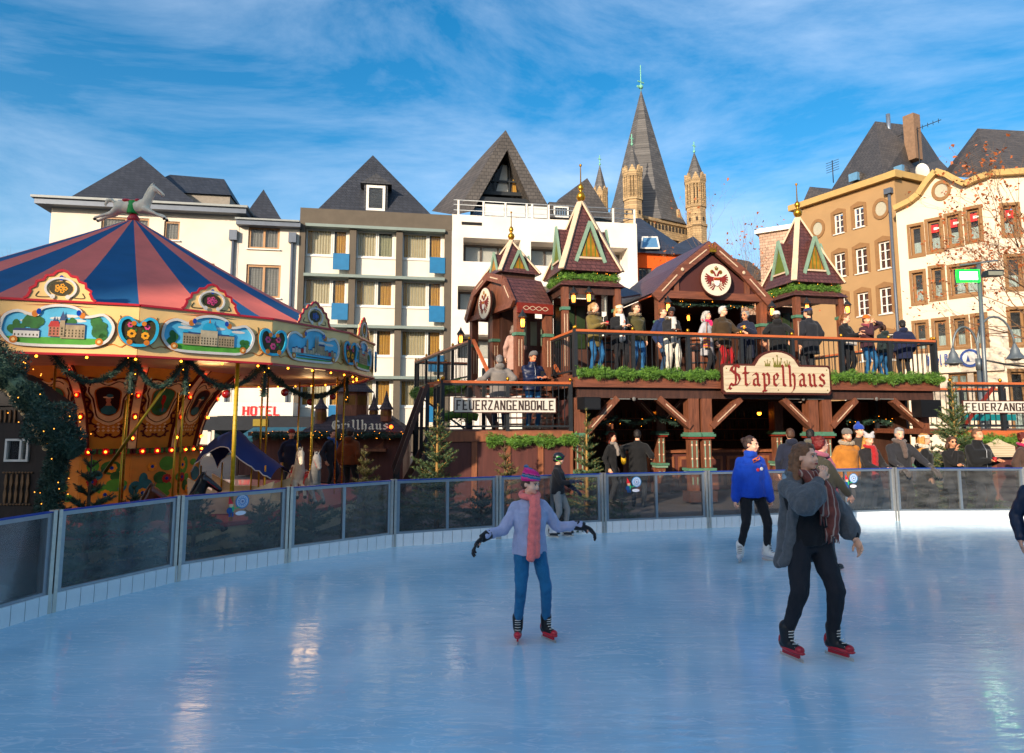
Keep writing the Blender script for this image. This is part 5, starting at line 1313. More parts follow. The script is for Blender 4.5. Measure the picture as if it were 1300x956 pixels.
lantern(hall, (hwid-.05, -.2, ze-.25)); lantern(hall, (-hwid+.28, -.2, ze-.25)); lantern(hall, (-.1, 1.2, ze-.3), .8)
b = MB(); rf = MB()
a0_ = S.m(795, 372, 3.4); 
# low link roof between left turret and hall
lr = thing('link_roof', 'low ribbed brown roof between the left turret and the hall', 'roof', S.w(0, 0, 0), SA)
uA, zA = S.m(800, 374, 3.0); uB = ug-hwid+.1
rf.add([(uA-.4, 2.6, zA-.15), (uB, 2.6, zA-.05), (uB, 4.2, zA+.55), (uA-.4, 4.2, zA+.45), (uA-.4, 2.6, zA-.2), (uB, 2.6, zA-.1), (uB, 4.2, zA+.5), (uA-.4, 4.2, zA+.4)], [(0, 1, 2, 3), (7, 6, 5, 4), (0, 4, 5, 1), (0, 3, 7, 4)], M_tile); rf.build('tiles', lr)
p = MB(); p.box((uA-.3, 4.0, ZF), (uB, 4.1, zA+.4), M_bdark); p.build('rear_wall', lr)
# back parts of the terrace: panels, carved counter, barrel table
rw_ = MB(); rw_.box((ug+hwid+.1, 4.2, ZF), (LU-2.4, 4.3, 5.2), M_bdark); rw_.build('rear_wall', st)

# pavilion on the left with its gable turned to the side
pa = at(656, 500, 17.0); PV = Frame(pa.x, pa.y, radians(24.5))
pv = thing('side_pavilion', 'brown timber pavilion with a side gable and oval crest above the stairs', 'pavilion', PV.o, PV.a)
ezv = PV.m(656, 383, 0)[1]; depth = 3.3; LP = PV.m(701, 383, 0)[0]
rzv = ezv+1.02; shv = ezv+.72
pr_ = [(0, ezv), (.62, shv), (depth/2, rzv), (depth-.62, shv), (depth, ezv)]   # (v, z)
r = MB()
for (v0, z0_), (v1, z1_) in zip(pr_[:-1], pr_[1:]):
    r.add([(-.05, v0, z0_), (LP, v0, z0_), (LP, v1, z1_), (-.05, v1, z1_), (-.05, v0, z0_-.06), (LP, v0, z0_-.06), (LP, v1, z1_-.06), (-.05, v1, z1_-.06)], [(0, 1, 2, 3), (7, 6, 5, 4), (0, 4, 5, 1), (1, 5, 6, 2), (3, 7, 4, 0)], M_tile)
r.build('roof', pv)
for i, ((v0, z0_), (v1, z1_)) in enumerate(zip(pr_[:-1], pr_[1:])):
    m = MB(); m.bar((-.10-.003*i, v0, z0_-.06), (-.10-.003*i, v1, z1_-.06), .22, .08, M_brownh, up=(1, 0, 0))
    A = Vector((-.15, v0, z0_-.06)); B = Vector((-.15, v1, z1_-.06)); m.bar(A.lerp(B, .25), A.lerp(B, .75), .03, .01, M_cream, up=(1, 0, 0)); m.build('barge_board', pv)
m = MB(); m.add([(-.0, .3, ezv+.05), (0, depth-.3, ezv+.05), (0, depth-.7, shv-.12), (0, depth/2, rzv-.2), (0, .7, shv-.12)], [(0, 4, 3, 2, 1)], M_brown); m.box((-.04, .05, ezv-.1), (.1, depth-.05, ezv+.05), M_brownh); m.build('gable_panel', pv)
m = MB(); m.box((0.0, -.06, ezv-.28), (LP, -.0, ezv-.02), M_carv)
for k in range(4):
    u = .15+k*(LP-.3)/4
    for j in range(8): 
        t0, t1 = j/8, (j+1)/8
        for s_ in (-1, 1): m.bar((u+t0*(LP-.3)/4, -.066, ezv-.15+s_*.05*sin(t0*pi)), (u+t1*(LP-.3)/4, -.066, ezv-.15+s_*.05*sin(t1*pi)), .014, .01, M_cream, up=(0, 1, 0))
m.build('carved_eave_board', pv)
for u, v in ((.1, .1), (.1, depth-.1), (LP-.1, .1), (.1, depth/2)):
    m = MB(); m.box((u-.1, v-.1, ZF), (u+.1, v+.1, ezv-.05), M_brown); m.box((u-.13, v-.13, ezv-.85), (u+.13, v+.13, ezv-.77), M_green)
    for dx in (-.04, .04): m.box((u+dx-.008, v-.11, ZF+.3), (u+dx+.008, v-.1, ezv-.95), M_cream)
    m.build('post', pv)
m = MB(); m.box((.2, .55, ZF), (LP, .62, ezv-.3), M_bdark)
for k in range(3): u = .35+k*.3; m.box((u, .53, ZF+.9), (u+.18, .549, ezv-.4), mat('pale_green_pane', '#77826a', .3, .2, 2))
m.box((.2, .53, ZF), (LP, .549, ZF+.7), M_panelw); m.build('wall', pv)
cr = MB(); zc2 = PV.m(616, 381, 0)[1]; zc2 = ezv+.2; R2 = .42
def discx(mb, r_, x, m): mb.add([(x, depth/2+r_*cos(2*pi*k/28), zc2+r_*sin(2*pi*k/28)) for k in range(28)]+[(x+.03, depth/2+r_*cos(2*pi*k/28), zc2+r_*sin(2*pi*k/28)) for k in range(28)], [tuple(range(28))[::-1]]+[(k, (k+1) % 28, 28+(k+1) % 28, 28+k) for k in range(28)], m)
discx(cr, R2*1.08, -.20, M_sgb); discx(cr, R2, -.215, M_bone); cr.build('crest_disc', pv)
cr = MB(); cr.X = Matrix.Translation((-.216, depth/2, 0))@Matrix.Rotation(-pi/2, 4, 'Z'); eagle(cr, zc2, R2, 0); cr.build('eagle_emblem', pv)
lantern(pv, (.0, -.35, ezv-.45), 1.1); lantern(pv, (-.35, depth-.2, ezv-.5), 1.1)
# small turret behind the pavilion
us_, zs_ = PV.m(649, 352, 1.9); ua_, za_ = PV.m(649, 306, 1.9)
m = thing('terrace_turret', 'small third turret with a green dormer rising behind the side pavilion', 'turret', PV.w(ua_, 1.9, 0), PV.a, 'pyramid roofed turrets on the terrace')
hh = .62; r = MB(); r.add([(-hh, -hh, zs_), (hh, -hh, zs_), (hh, hh, zs_), (-hh, hh, zs_), (0, 0, za_)], [(0, 1, 4), (1, 2, 4), (2, 3, 4), (3, 0, 4), (3, 2, 1, 0)], M_tile); r.build('roof', m)
for sx, sy in ((-1, -1), (1, -1), (1, 1), (-1, 1)):
    r = MB(); r.bar((sx*hh, sy*hh, zs_+.03), (0, 0, za_+.02), .12, .04, M_cream, up=(sx, sy, .8)); r.build('hip_board', m)
for k in range(4):
    r = MB(); r.X = Matrix.Rotation(k*pi/2, 4, 'Z'); r.prism([(-.28, zs_+.05), (.28, zs_+.05), (0, zs_+.62)], -hh*.85, -.1, M_tile); r.build('dormer', m)
    r = MB(); r.X = Matrix.Rotation(k*pi/2, 4, 'Z'); r.bar((-.3, -hh*.87, zs_), (0, -hh*.87, zs_+.66), .07, .04, M_mint, up=(0, 1, 0)); r.bar((.3, -hh*.873, zs_), (0, -hh*.873, zs_+.66), .07, .04, M_mint, up=(0, 1, 0)); r.prism([(-.2, zs_+.1), (.2, zs_+.1), (0, zs_+.45)], -hh*.86, -hh*.851, M_amber); r.build('dormer_frame', m)
f = MB(); f.lathe([(.05, -.05), (.03, .03), (.08, .09), (.10, .15), (.08, .22), (.03, .26), (.055, .3), (.07, .36), (.045, .42), (.015, .45), (.01, .85)], (0, 0, za_-.02), M_gold, 12); f.ell((0, 0, za_+.84), .03, M_gold, 8, 6); f.build('finial', m)
w_ = MB(); w_.box((-.5, -.5, ZF), (.5, .5, zs_), M_bdark); w_.build('drum', m)

# upper side walkway and the stairs
wk = at(596, 500, 17.7); WK = Frame(wk.x, wk.y, radians(20))
walk = thing('side_walkway', 'raised wooden walkway with iron railings left of the pavilion', 'walkway', WK.o, WK.a)
b = MB(); b.box((0, 0, ZF-.2), (2.15, 6.8, ZF-.01), M_brownh); b.build('walkway_floor', walk)
railing(walk, (0, 0.05), (0, 6.7), ZF, ZR, .15, npost=4)
railing(walk, (0.1, 6.75), (2.1, 6.75), ZF, ZR, .15, npost=2)
for v in (.1, 3, 6.6):
    m = MB(); m.box((-.06, v-.08, 0), (.1, v+.08, ZF-.2), M_iron); m.build('support_post', walk)
m = MB(); m.tube([(0.1, 6.6, ZF-.2), (.1, .1, ZF-1.4)], .03, M_iron, 6); m.build('tie_rod', walk)
garland([WK.w(-.12, .2+k*.9, ZF-.13) for k in range(8)], .2, M_gar, 'fir_garland', None, 1300, label='green fir garland hung on the left side walkway', cat='garland')
ZL = 1.68
LA = at(560, 500, 15.0); LB_ = at(727, 500, 15.6)
LD = Frame(LA.x, LA.y, atan2(LB_.y-LA.y, LB_.x-LA.x)); LW_ = (LB_-LA).length
LL = hypot(LB_.x-LA.x, LB_.y-LA.y)
ld = thing('lower_terrace', 'lower timber terrace with iron railing above oxblood panels on the left', 'terrace', LD.o, LD.a)
b = MB(); b.box((0, 0.1, ZL-.12), (LL, 2.6, ZL), M_brownh); b.box((0, 0.0, ZL-.24), (LL, .1, ZL-.02), M_bar); b.build('deck_floor', ld)
railing(ld, (0.04, .05), (LL-.04, .05), ZL, ZL+1.10, .135, npost=2)
railing(ld, (0.04, .2), (0.04, 1.9), ZL, ZL+1.10, .135, npost=2)
npn = 4; 
for k in range(npn+1):
    u = k*LL/npn; m = MB(); m.box((max(0, u-.06), 0.02, 0), (min(LL, u+.06), .14, ZL-.245), M_bar); m.build('stud', ld)
    if k < npn: m = MB(); m.box((u+.061, .05, 0), (u+LL/npn-.061, .1, ZL-.245), M_panelw); m.build('panel', ld)
m = MB(); m.box((0, .14, 0), (.08, 2.5, ZL-.13), M_panelw); m.box((0, 2.5, 0), (LL, 2.58, ZL-.13), M_panelw); m.build('side_panel', ld)
garland([LD.w(1.0+k*(LL-.9)/8, -.06, ZL-.22+.035*sin(k*1.9)) for k in range(9)], .15, M_gar, 'fir_garland', None, 2200, label='green fir garland under the lower terrace railing', cat='garland', leaf=.055)
# small awning-like fir box at upper right of the lower deck
# stairs up to the walkway (towards the back) and down at the left
stp = thing('wooden_stairs', 'wooden stairs with red handrail between lower terrace and walkway', 'stairs', WK.o, WK.a)
for k in range(8):
    z = ZL+(ZF-ZL)*(k+1)/8.5; v = -1.75+k*.22; m = MB(); m.box((.15, v, z-.04), (1.95, v+.24, z), M_brownh); m.build('step', stp)
for u in (.1, 2.0):
    m = MB(); m.bar((u, -1.95, ZL+.02), (u, 0.05, ZF-.1), .06, .24, M_bdark); m.build('stringer', stp)
    m = MB(); m.bar((u, -1.8, ZL+.98), (u, 0.02, ZR+.0), .08, .055, M_rail); m.build('handrail', stp)
    for v in (-1.8, -.9): m = MB(); m.box((u-.04, v-.04, ZL), (u+.04, v+.04, ZL+.95+(v+1.8)*.62), M_iron); m.build('post', stp)
sl = thing('wooden_stairs', 'dark stairs going down to the ground at the left end of the lower terrace', 'stairs', LD.o, LD.a)
for k in range(8):
    z = ZL-ZL*(k+1)/9; u = -.0-(k+1)*.09; m = MB(); m.box((u, .25, z-.04), (u+.16, 1.9, z), M_brownh); m.build('step', sl)
for v in (.2, 1.95):
    m = MB(); m.bar((0, v, ZL-.1), (-.8, v, .05), .06, .24, M_bdark); m.build('stringer', sl)
    m = MB(); m.bar((0, v, ZL+1.07), (-.28, v, ZL+1.02), .08, .055, M_rail); m.bar((-.28, v, ZL+1.02), (-.95, v, .75), .09, .09, M_bdark); m.build('handrail', sl)
    for u in (-.28, -.9): m = MB(); m.box((u-.04, v-.04, 0), (u+.04, v+.04, (ZL+1.0) if u > -.5 else .85), M_iron); m.build('post', sl)
# sign on the lower rail
M_sw = mat('white_sign_board', '#d2cabb', .6, .08, 5); M_sd2 = mat('dark_brown_letters', '#3a2a24', .6, .1)
def fz_sign(fr, p0, p1, y0, y1, label, txt='FEUERZANGENBOWLE'):
    a = fr.m(p0, (y0+y1)/2, -.03)[0]; b_ = fr.m(p1, (y0+y1)/2, -.03)[0]; zb = fr.m((p0+min(p1, 1300))/2, y1, -.03)[1]; zt = fr.m((p0+min(p1, 1300))/2, y0, -.03)[1]
    t = thing('lettered_sign', label, 'sign', fr.w(0, 0, 0), fr.a, 'white lettered signs on the lower railings')
    m = MB(); m.box((a, -.05, zb), (b_, -.02, zt), M_sgb); m.build('sign_edge', t)
    m = MB(); e = .022; m.box((a+e, -.062, zb+e), (b_-e, -.051, zt-e), M_sw); m.build('sign_board', t)
    m = MB(); h_ = (zt-zb); slab_text(m, txt, a+.05, zb+h_*.2, (b_-a)-.1, h_*.6, -.063, M_sd2, .26, .13, .006); m.build('lettering', t)
fz_sign(LD, 575.5, 706, 504.5, 524.5, 'white FEUERZANGENBOWLE sign on the left lower railing in front of two men')
# garland and fir sprays behind the lower deck rail
garland([LD.w(.2+k*.3, 1.9, ZL+.28+.1*sin(k)) for k in range(4)], .22, M_gar, 'fir_garland', None, 1300, label='green fir bunch behind the railing left of the white sign', cat='garland')
# right lower terrace
RA = at(1207, 500, 16.2); RB_ = at(1400, 500, 16.6)
RD = Frame(RA.x, RA.y, atan2(RB_.y-RA.y, RB_.x-RA.x)); RL = hypot(RB_.x-RA.x, RB_.y-RA.y)
rd = thing('lower_terrace', 'lower timber terrace with iron railing at the right edge', 'terrace', RD.o, RD.a)
b = MB(); b.box((0, 0.1, ZL-.12), (RL, 3.0, ZL), M_brownh); b.box((0, 0, ZL-.2), (RL, .1, ZL-.02), M_rail); b.build('deck_floor', rd)
railing(rd, (0.04, .05), (RL-.04, .05), ZL, ZL+1.13, .135, npost=3)
railing(rd, (0.04, 2.9), (RL-.04, 2.9), ZL, ZL+1.13, .16, npost=3)
npn = 4
for k in range(npn+1):
    u = k*RL/npn; m = MB(); m.box((max(0, u-.06), 0.02, 0), (min(RL, u+.06), .14, ZL-.205), M_brown); m.build('stud', rd)
    if k < npn: m = MB(); m.box((u+.061, .05, 0), (u+RL/npn-.061, .1, ZL-.205), M_panelw); m.build('panel', rd)
m = MB(); u0_, z0_ = RD.m(1205, 545, 1.5); m.bar((RD.m(1225, 545, 1.5)[0], 1.5, ZL+.1), (RD.m(1262, 495, 1.5)[0], 1.5, ZL+1.1), .07, .07, M_carv); m.build('stair_handrail', rd)
m = MB(); q = mrect(RD, 1226, 526, 1290, 534, 2.6); m.box((q[0], 2.6, q[1]), (q[2], 2.65, q[3]), mat('teal_board', '#0f6f72', .5, .1)); slab_text(m, 'BURGER', q[0]+.3, q[1]+.03, (q[2]-q[0])-.6, (q[3]-q[1])-.06, 2.598, M_cream, .3, .2); m.build('teal_board', rd) if False else None
tb = MB(); tb.box((q[0], 2.6, q[1]), (q[2], 2.65, q[3]), mat('teal_board', '#0f6f72', .5, .1)); tb.build('teal_board', rd)
fz_sign(RD, 1221.5, 1352, 508.5, 525, 'white FEUERZANGENBOWLE sign cut by the right picture edge')
garland([RD.w(.0+k*.5, -.06, ZL-.22+.03*sin(k*1.9)) for k in range(8)], .15, M_gar, 'fir_garland', None, 2000, label='green fir garland under the right lower terrace rail', cat='garland', leaf=.055)
pb_ = thing('price_board', 'cream shaped plank board below the right lower terrace', 'sign', RD.w(0, 0, 0), RD.a)
q = mrect(RD, 1246, 562, 1288, 580, -.15); m = MB(); xm = (q[0]+q[2])/2
m.prism([(q[0]+.08, q[1]-.0), (q[2]-.08, q[1]), (q[2], q[1]+.12), (q[2], q[3]-.08), (xm+.15, q[3]+.02), (xm, q[3]+.1), (xm-.15, q[3]+.02), (q[0], q[3]-.08), (q[0], q[1]+.12)], -.17, -.13, M_sgn); m.build('board', pb_)
for k in range(6):
    z = q[1]+.03+k*(q[3]-q[1])/6.2; m = MB(); m.box((q[0]+.02, -.174, z), (q[2]-.02, -.171, z+.006), mat('plank_gap', '#8c7450', .9, 0)); m.build('plank_gap', pb_)
# loudspeaker under the left corner of the terrace
sp_ = S.m(750, 512, -.2); t = thing('loudspeaker', 'black loudspeaker hung under the left corner of the upper terrace', 'loudspeaker', S.w(sp_[0], -.0, sp_[1]), SA+.2)
m = MB(); m.box((-.22, -.2, -.14), (.22, .1, .14), mat('black_plastic', '#101012', .5, .05)); m.build('cabinet', t); m = MB(); m.box((-.2, -.21, -.12), (.2, -.201, .12), mat('speaker_grille', '#1b1b1d', .7, .2, 40)); m.build('grille', t)
t = thing('loudspeaker', 'black loudspeaker hung under the right corner of the upper terrace', 'loudspeaker', S.w(LU-.55, .0, sp_[1]), SA)
m = MB(); m.box((-.3, -.2, -.3), (.3, .1, .14), MC['black_plastic']); m.build('cabinet', t)
# barrel tables on the terrace
def barrel(u, v, label, z=ZF, h=1.0, r_=.33):
    t = thing('barrel_table', label, 'table', S.w(u, v, z), SA, 'barrel tables on the terrace')
    m = MB(); m.lathe([(r_*.8, 0), (r_*.98, h*.3), (r_, h*.5), (r_*.98, h*.7), (r_*.8, h*.95)], (0, 0, 0), M_brown, 20); m.build('barrel', t)
    for z_ in (.15, .35, .65, .82): m = MB(); rr = r_*(.8+.2*sin(pi*z_)) + .012; m.lathe([(rr, h*z_), (rr, h*z_+.04)], (0, 0, 0), M_iron, 20); m.build('hoop', t)
    m = MB(); m.lathe([(r_*1.15, h*.95), (r_*1.15, h)], (0, 0, 0), M_bar, 20); m.build('table_top', t)
barrel(S.m(768, 470, 1.2)[0], 1.2, 'brown barrel table between the woman in olive parka and the woman with white beanie')
barrel(S.m(886, 470, .9)[0], .9, 'barrel table with colourful things left of the grey haired woman')
# ------------------------------------------------------------------ organic solids (bodies, clothes, horses)
JOBS = []
class Solid:
    """overlapping closed shapes fused into one continuous surface"""
    def __init__(s): s.mb = MB(); s.M = mat('tmp_fuse', (.5, .5, .5), var=0)
    def rc(s, a, b, ra, rb, n=12):
        a = Vector(a); b = Vector(b); d = b-a; L_ = d.length
        if L_ < 1e-5: return s.ell(a, ra)
        d /= L_; k = 4; pts = []; rad = []
        for i in range(k): t = pi/2*(1-i/k); pts.append(a-d*ra*sin(t)); rad.append(max(ra*cos(t), ra*.05))
        pts.append(a); rad.append(ra); pts.append(b); rad.append(rb)
        for i in range(1, k+1): t = pi/2*i/k; pts.append(b+d*rb*sin(t)); rad.append(max(rb*cos(t), rb*.05))
        s.mb.tube(pts, rad, s.M, n); return s
    def chain(s, pts, rads, n=12):
        for i in range(len(pts)-1): s.rc(pts[i], pts[i+1], rads[i], rads[i+1], n)
        return s
    def ell(s, c, r, rot=None, n=16, k=10): s.mb.ell(c, r, s.M, n, k, rot); return s
    def loft(s, rings, n=20):
        """rings: (center, rx, ry, yaw)"""
        vs = []; fs = []
        for c, rx, ry, yw in rings:
            c = Vector(c)
            for k in range(n):
                a = 2*pi*k/n; x, y = rx*cos(a), ry*sin(a); vs.append(c+Vector((x*cos(yw)-y*sin(yw), x*sin(yw)+y*cos(yw), 0)))
        m = len(rings)
        for i in range(m-1):
            for k in range(n): fs.append((i*n+k, i*n+(k+1) % n, (i+1)*n+(k+1) % n, (i+1)*n+k))
        fs += [tuple(range(n-1, -1, -1)), tuple((m-1)*n+k for k in range(n))]
        if (Vector(rings[-1][0])-Vector(rings[0][0])).z < 0: fs = [f[::-1] for f in fs]
        s.mb.add(vs, fs, s.M, True); return s
    def done(s, name, parent, m, voxel=.012, smooth=4, extra=None, wr=None, label=None):
        """wr = (amplitude, scale) of cloth wrinkles; extra = MB joined after fusing"""
        me = bpy.data.meshes.new(name); me.from_pydata(s.mb.v, [], s.mb.f); me.update()
        t = bpy.data.objects.new('tmp', me); COL.objects.link(t)
        r = t.modifiers.new('r', 'REMESH'); r.mode = 'VOXEL'; r.voxel_size = voxel
        sm = t.modifiers.new('s', 'SMOOTH'); sm.factor = .5; sm.iterations = smooth
        o = bpy.data.objects.new(name, bpy.data.meshes.new(name)); COL.objects.link(o); o.parent = parent
        if label: o['label'] = label
        JOBS.append((t, o, m, extra, wr)); return o
from mathutils import noise as mnoise
def run_jobs():
    if not JOBS: return
    bpy.context.view_layer.update()
    dg = bpy.context.evaluated_depsgraph_get()
    for t, o, m, extra, wr in JOBS:
        ev = t.evaluated_get(dg); me = bpy.data.meshes.new_from_object(ev)
        import numpy as np
        nv = len(me.vertices); co = np.empty(nv*3, 'f'); me.vertices.foreach_get('co', co); co = co.reshape(-1, 3)
        if wr:
            no = np.empty(nv*3, 'f'); me.vertices.foreach_get('normal', no); no = no.reshape(-1, 3)
            amp, sc = wr[0], wr[1]
            if len(wr) > 2 and wr[2] == 'puff':
                dd = amp*(np.abs(np.sin(co[:, 2]*pi/sc+np.sin(co[:, 0]*9)*.4))-.6)
            elif len(wr) > 2:
                dd = np.array([mnoise.noise((p[0]*sc, p[1]*sc, p[2]*sc*.55))+.5*mnoise.noise((p[0]*sc*2.3, p[1]*sc*2.3, p[2]*sc*1.2)) for p in co])*amp
            else:
                s1 = np.sin(co[:, 2]*sc+np.sin(co[:, 0]*sc*.7+1.3)*1.6+np.sin(co[:, 1]*sc*.6)*1.2); s2 = np.sin(co[:, 0]*sc*.8+co[:, 2]*sc*.9+np.sin(co[:, 2]*sc*.5)*1.5)
                dd = amp*(s1*.6+s2*.4)
            co = co+no*dd[:, None]
        nl = len(me.loops); li = np.empty(nl, 'i'); me.loops.foreach_get('vertex_index', li)
        npoly = len(me.polygons); ls = np.empty(npoly, 'i'); lt = np.empty(npoly, 'i'); me.polygons.foreach_get('loop_start', ls); me.polygons.foreach_get('loop_total', lt)
        mats = [m]; mi = np.zeros(npoly, 'i')
        if extra and extra.v:
            ev_ = np.array(extra.v, 'f'); base = nv
            co = np.vstack([co, ev_]); el = [base+i for f in extra.f for i in f]
            ls2 = []; c = nl
            for f in extra.f: ls2.append(c); c += len(f)
            li = np.concatenate([li, np.array(el, 'i')]); ls = np.concatenate([ls, np.array(ls2, 'i')]); lt = np.concatenate([lt, np.array([len(f) for f in extra.f], 'i')])
            idx = []
            for q in extra.mats:
                if q not in mats: mats.append(q)
                idx.append(mats.index(q))
            mi = np.concatenate([mi, np.array([idx[k] for k in extra.m], 'i')])
        d = o.data; d.vertices.add(len(co)); d.vertices.foreach_set('co', co.astype('f').ravel())
        d.loops.add(len(li)); d.loops.foreach_set('vertex_index', li)
        d.polygons.add(len(ls)); d.polygons.foreach_set('loop_start', ls); d.polygons.foreach_set('loop_total', lt)
        for q in mats: d.materials.append(q)
        d.polygons.foreach_set('material_index', mi); d.polygons.foreach_set('use_smooth', np.ones(len(ls), bool))
        d.update(calc_edges=True); d.validate()
        bpy.data.meshes.remove(me)
        tm = t.data; bpy.data.objects.remove(t); bpy.data.meshes.remove(tm)
    JOBS.clear()

# ------------------------------------------------------------------ carousel
DC = 13.0
cp = at(155, 500, DC); CX, CY = cp.x, cp.y
thc = atan2(-CY, -CX)
RC = 0.3595*DC
car = thing('carousel', 'old style fairground carousel with a pink and blue striped roof and painted scenes', 'carousel', (CX, CY, 0), thc+pi/2)
def rimz(al, px, py):
    a = thc+radians(al); return at(px, py, CY+RC*.98*sin(a)).z
ZB = (rimz(-9.5, 75, 448)+rimz(35.5, 392, 466))/2; ZT = (rimz(-9.5, 75, 389)+rimz(35.5, 392, 412))/2
ZAP = at(155, 279, CY).z
M_yel = mat('cream_yellow_paint', '#f4c57c', .42, .10, 2.5, coat=.3)
M_redp = mat('red_trim_paint', '#b81424', .4, .08, 6, coat=.3)
M_cpink = mat('pink_canvas', '#e27060', .85, .10, 2.2, .25, 3)
M_cblue = mat('blue_canvas', '#08527f', .85, .12, 2.2, .25, 3)
M_scw = mat('white_scroll', '#d8cfc2', .4, .08, 9); M_scb = mat('turquoise_scroll', '#2aa3c4', .4, .08, 9); M_scg = mat('orange_scroll', '#c9711c', .4, .15, 9)
M_skyp = mat('painted_sky', '#58b8d8', .5, .25, 3); M_gre = mat('painted_trees', '#2c6a28', .6, .45, 9); M_lawn = mat('painted_lawn', '#4f9a2e', .6, .25, 6)
M_bst = mat('painted_stone', '#a58e6c', .6, .3, 12); M_brd = mat('painted_red_roof', '#b8302a', .6, .2, 9); M_bro = mat('painted_blue_roof', '#31456b', .6, .3, 9); M_medk = mat('painted_dark_olive', '#3f3412', .5, .4, 14)
M_flr = mat('painted_rose', '#d8487a', .5, .3, 20); M_flo = mat('painted_orange_flower', '#e89a1c', .5, .2, 20); M_gem = mat('blue_gem', '#123f9a', .15, .1)
# striped canopy: 32 gores
def canz(t): return ZT-.02+(ZAP-ZT+.02)*(t**1.10)
for k in range(32):
    m = MB(); vs = []; n = 12; a0 = radians(1.75+11.25*k)-pi/2; da = radians(11.25)
    for i in range(n+1):
        t = i/n; r_ = RC*.985*(1-t)+.05*t
        for j in range(5):
            a = a0+da*j/4; sag = -.03*(1-t)*sin(pi*j/4); vs.append((r_*cos(a), r_*sin(a), canz(t)+sag))
    fs = [(i*5+j, i*5+j+1, (i+1)*5+j+1, (i+1)*5+j) for i in range(n) for j in range(4)]
    m.add(vs, fs, M_cblue if k % 2 else M_cpink, True); m.build('canopy_stripe', car)
m = MB(); m.lathe([(.10, -.05), (.12, .02), (.05, .12), (.02, .16), (.02, .34)], (0, 0, ZAP), M_redp, 12); m.build('canopy_cap', car)
def smooth_curve(pts, n=4, closed=True):
    out_ = []; N = len(pts)
    for i in range(N if closed else N-1):
        g_ = lambda q: Vector(pts[q % N] if closed else pts[max(0, min(N-1, q))])
        p0, p1, p2, p3 = g_(i-1), g_(i), g_(i+1), g_(i+2)
        for k in range(n):
            t = k/n; out_.append(0.5*((2*p1)+(-p0+p2)*t+(2*p0-5*p1+4*p2-p3)*t*t+(-p0+3*p1-3*p2+p3)*t**3))
    if not closed: out_.append(Vector(pts[-1]))
    return [(p[0], p[1]) for p in out_]
def flat(mb, pts, y, m, d=.004): mb.prism(pts, y-d, y, m)
def disc(mb, x, z, rx, rz, y, m, n=16, d=.003): flat(mb, [(x+rx*cos(2*pi*k/n), z+rz*sin(2*pi*k/n)) for k in range(n)], y, m, d)
def stroke(mb, pts, w, y, m, d=.012, closed=False):
    N = len(pts); L_ = []; R_ = []
    for i in range(N):
        p = Vector(pts[i]); a = Vector(pts[(i-1) % N] if closed else pts[max(0, i-1)]); b = Vector(pts[(i+1) % N] if closed else pts[min(N-1, i+1)])
        t = (b-a); t = t.normalized() if t.length > 1e-9 else Vector((1, 0)); nn = Vector((-t.y, t.x))*w/2
        L_.append(p+nn); R_.append(p-nn)
    rng = range(N if closed else N-1)
    vs = [(p.x, y-d, p.y) for p in L_]+[(p.x, y-d, p.y) for p in R_]+[(p.x, y, p.y) for p in L_]+[(p.x, y, p.y) for p in R_]
    fs = []
    for i in rng:
        j = (i+1) % N; fs += [(i, N+i, N+j, j), (i, j, 2*N+j, 2*N+i), (N+i, 3*N+i, 3*N+j, N+j)]
    mb.add(vs, fs, m)
OUTL = smooth_curve([(-.62, 0), (-.58, .14), (-.45, .20), (-.31, .16), (-.23, .16), (-.19, .24), (-.05, .28), (.1, .28), (.22, .24), (.27, .16), (.36, .16), (.5, .19), (.6, .1), (.62, 0), (.56, -.13), (.42, -.2), (.2, -.21), (-.3, -.21), (-.5, -.18), (-.6, -.08)], 3)
MEDO = smooth_curve([(-.22, .02), (-.2, .13), (-.12, .17), (-.05, .12), (0, .08), (.05, .12), (.12, .17), (.2, .13), (.22, .02), (.18, -.1), (.08, -.17), (-.08, -.17), (-.18, -.1)], 3)
PEDO = [(-.40, 0), (-.36, .03), (-.33, .10), (-.34, .13), (-.28, .17), (-.27, .23), (-.20, .25), (-.17, .31), (-.10, .32), (-.06, .37), (0, .39), (.06, .37), (.10, .32), (.17, .31), (.20, .25), (.27, .23), (.28, .17), (.34, .13), (.33, .10), (.36, .03), (.40, 0)]
ZM = (ZB+ZT)/2-.015; HS = (ZT-ZB)/.62
def tree_paint(mb, x, z, r_, y, rn):
    for k in range(7): disc(mb, x+rn.uniform(-.6, .6)*r_, z+rn.uniform(-.4, .7)*r_, r_*rn.uniform(.35, .6), r_*rn.uniform(.35, .6), y-.0003*k, M_gre, 9)
def house(mb, x0, x1, z0, z1, y, wall=None, roof=None, rh=.05, win=True):
    flat(mb, [(x0, z0), (x1, z0), (x1, z1), (x0, z1)], y, wall or M_bst, .003)
    if roof: flat(mb, [(x0-.01, z1), (x1+.01, z1), (x1-.02, z1+rh), (x0+.02, z1+rh)], y-.001, roof, .003)
    if win:
        n = max(1, int((x1-x0)/.035))
        for k in range(n):
            for zz in ([z0+.02, z0+.055, z0+.09] if z1-z0 > .1 else [z0+.02]):
                if zz+.022 < z1: flat(mb, [(x0+(k+.3)*(x1-x0)/n, zz), (x0+(k+.65)*(x1-x0)/n, zz), (x0+(k+.65)*(x1-x0)/n, zz+.022), (x0+(k+.3)*(x1-x0)/n, zz+.022)], y-.0035, M_medk, .001)
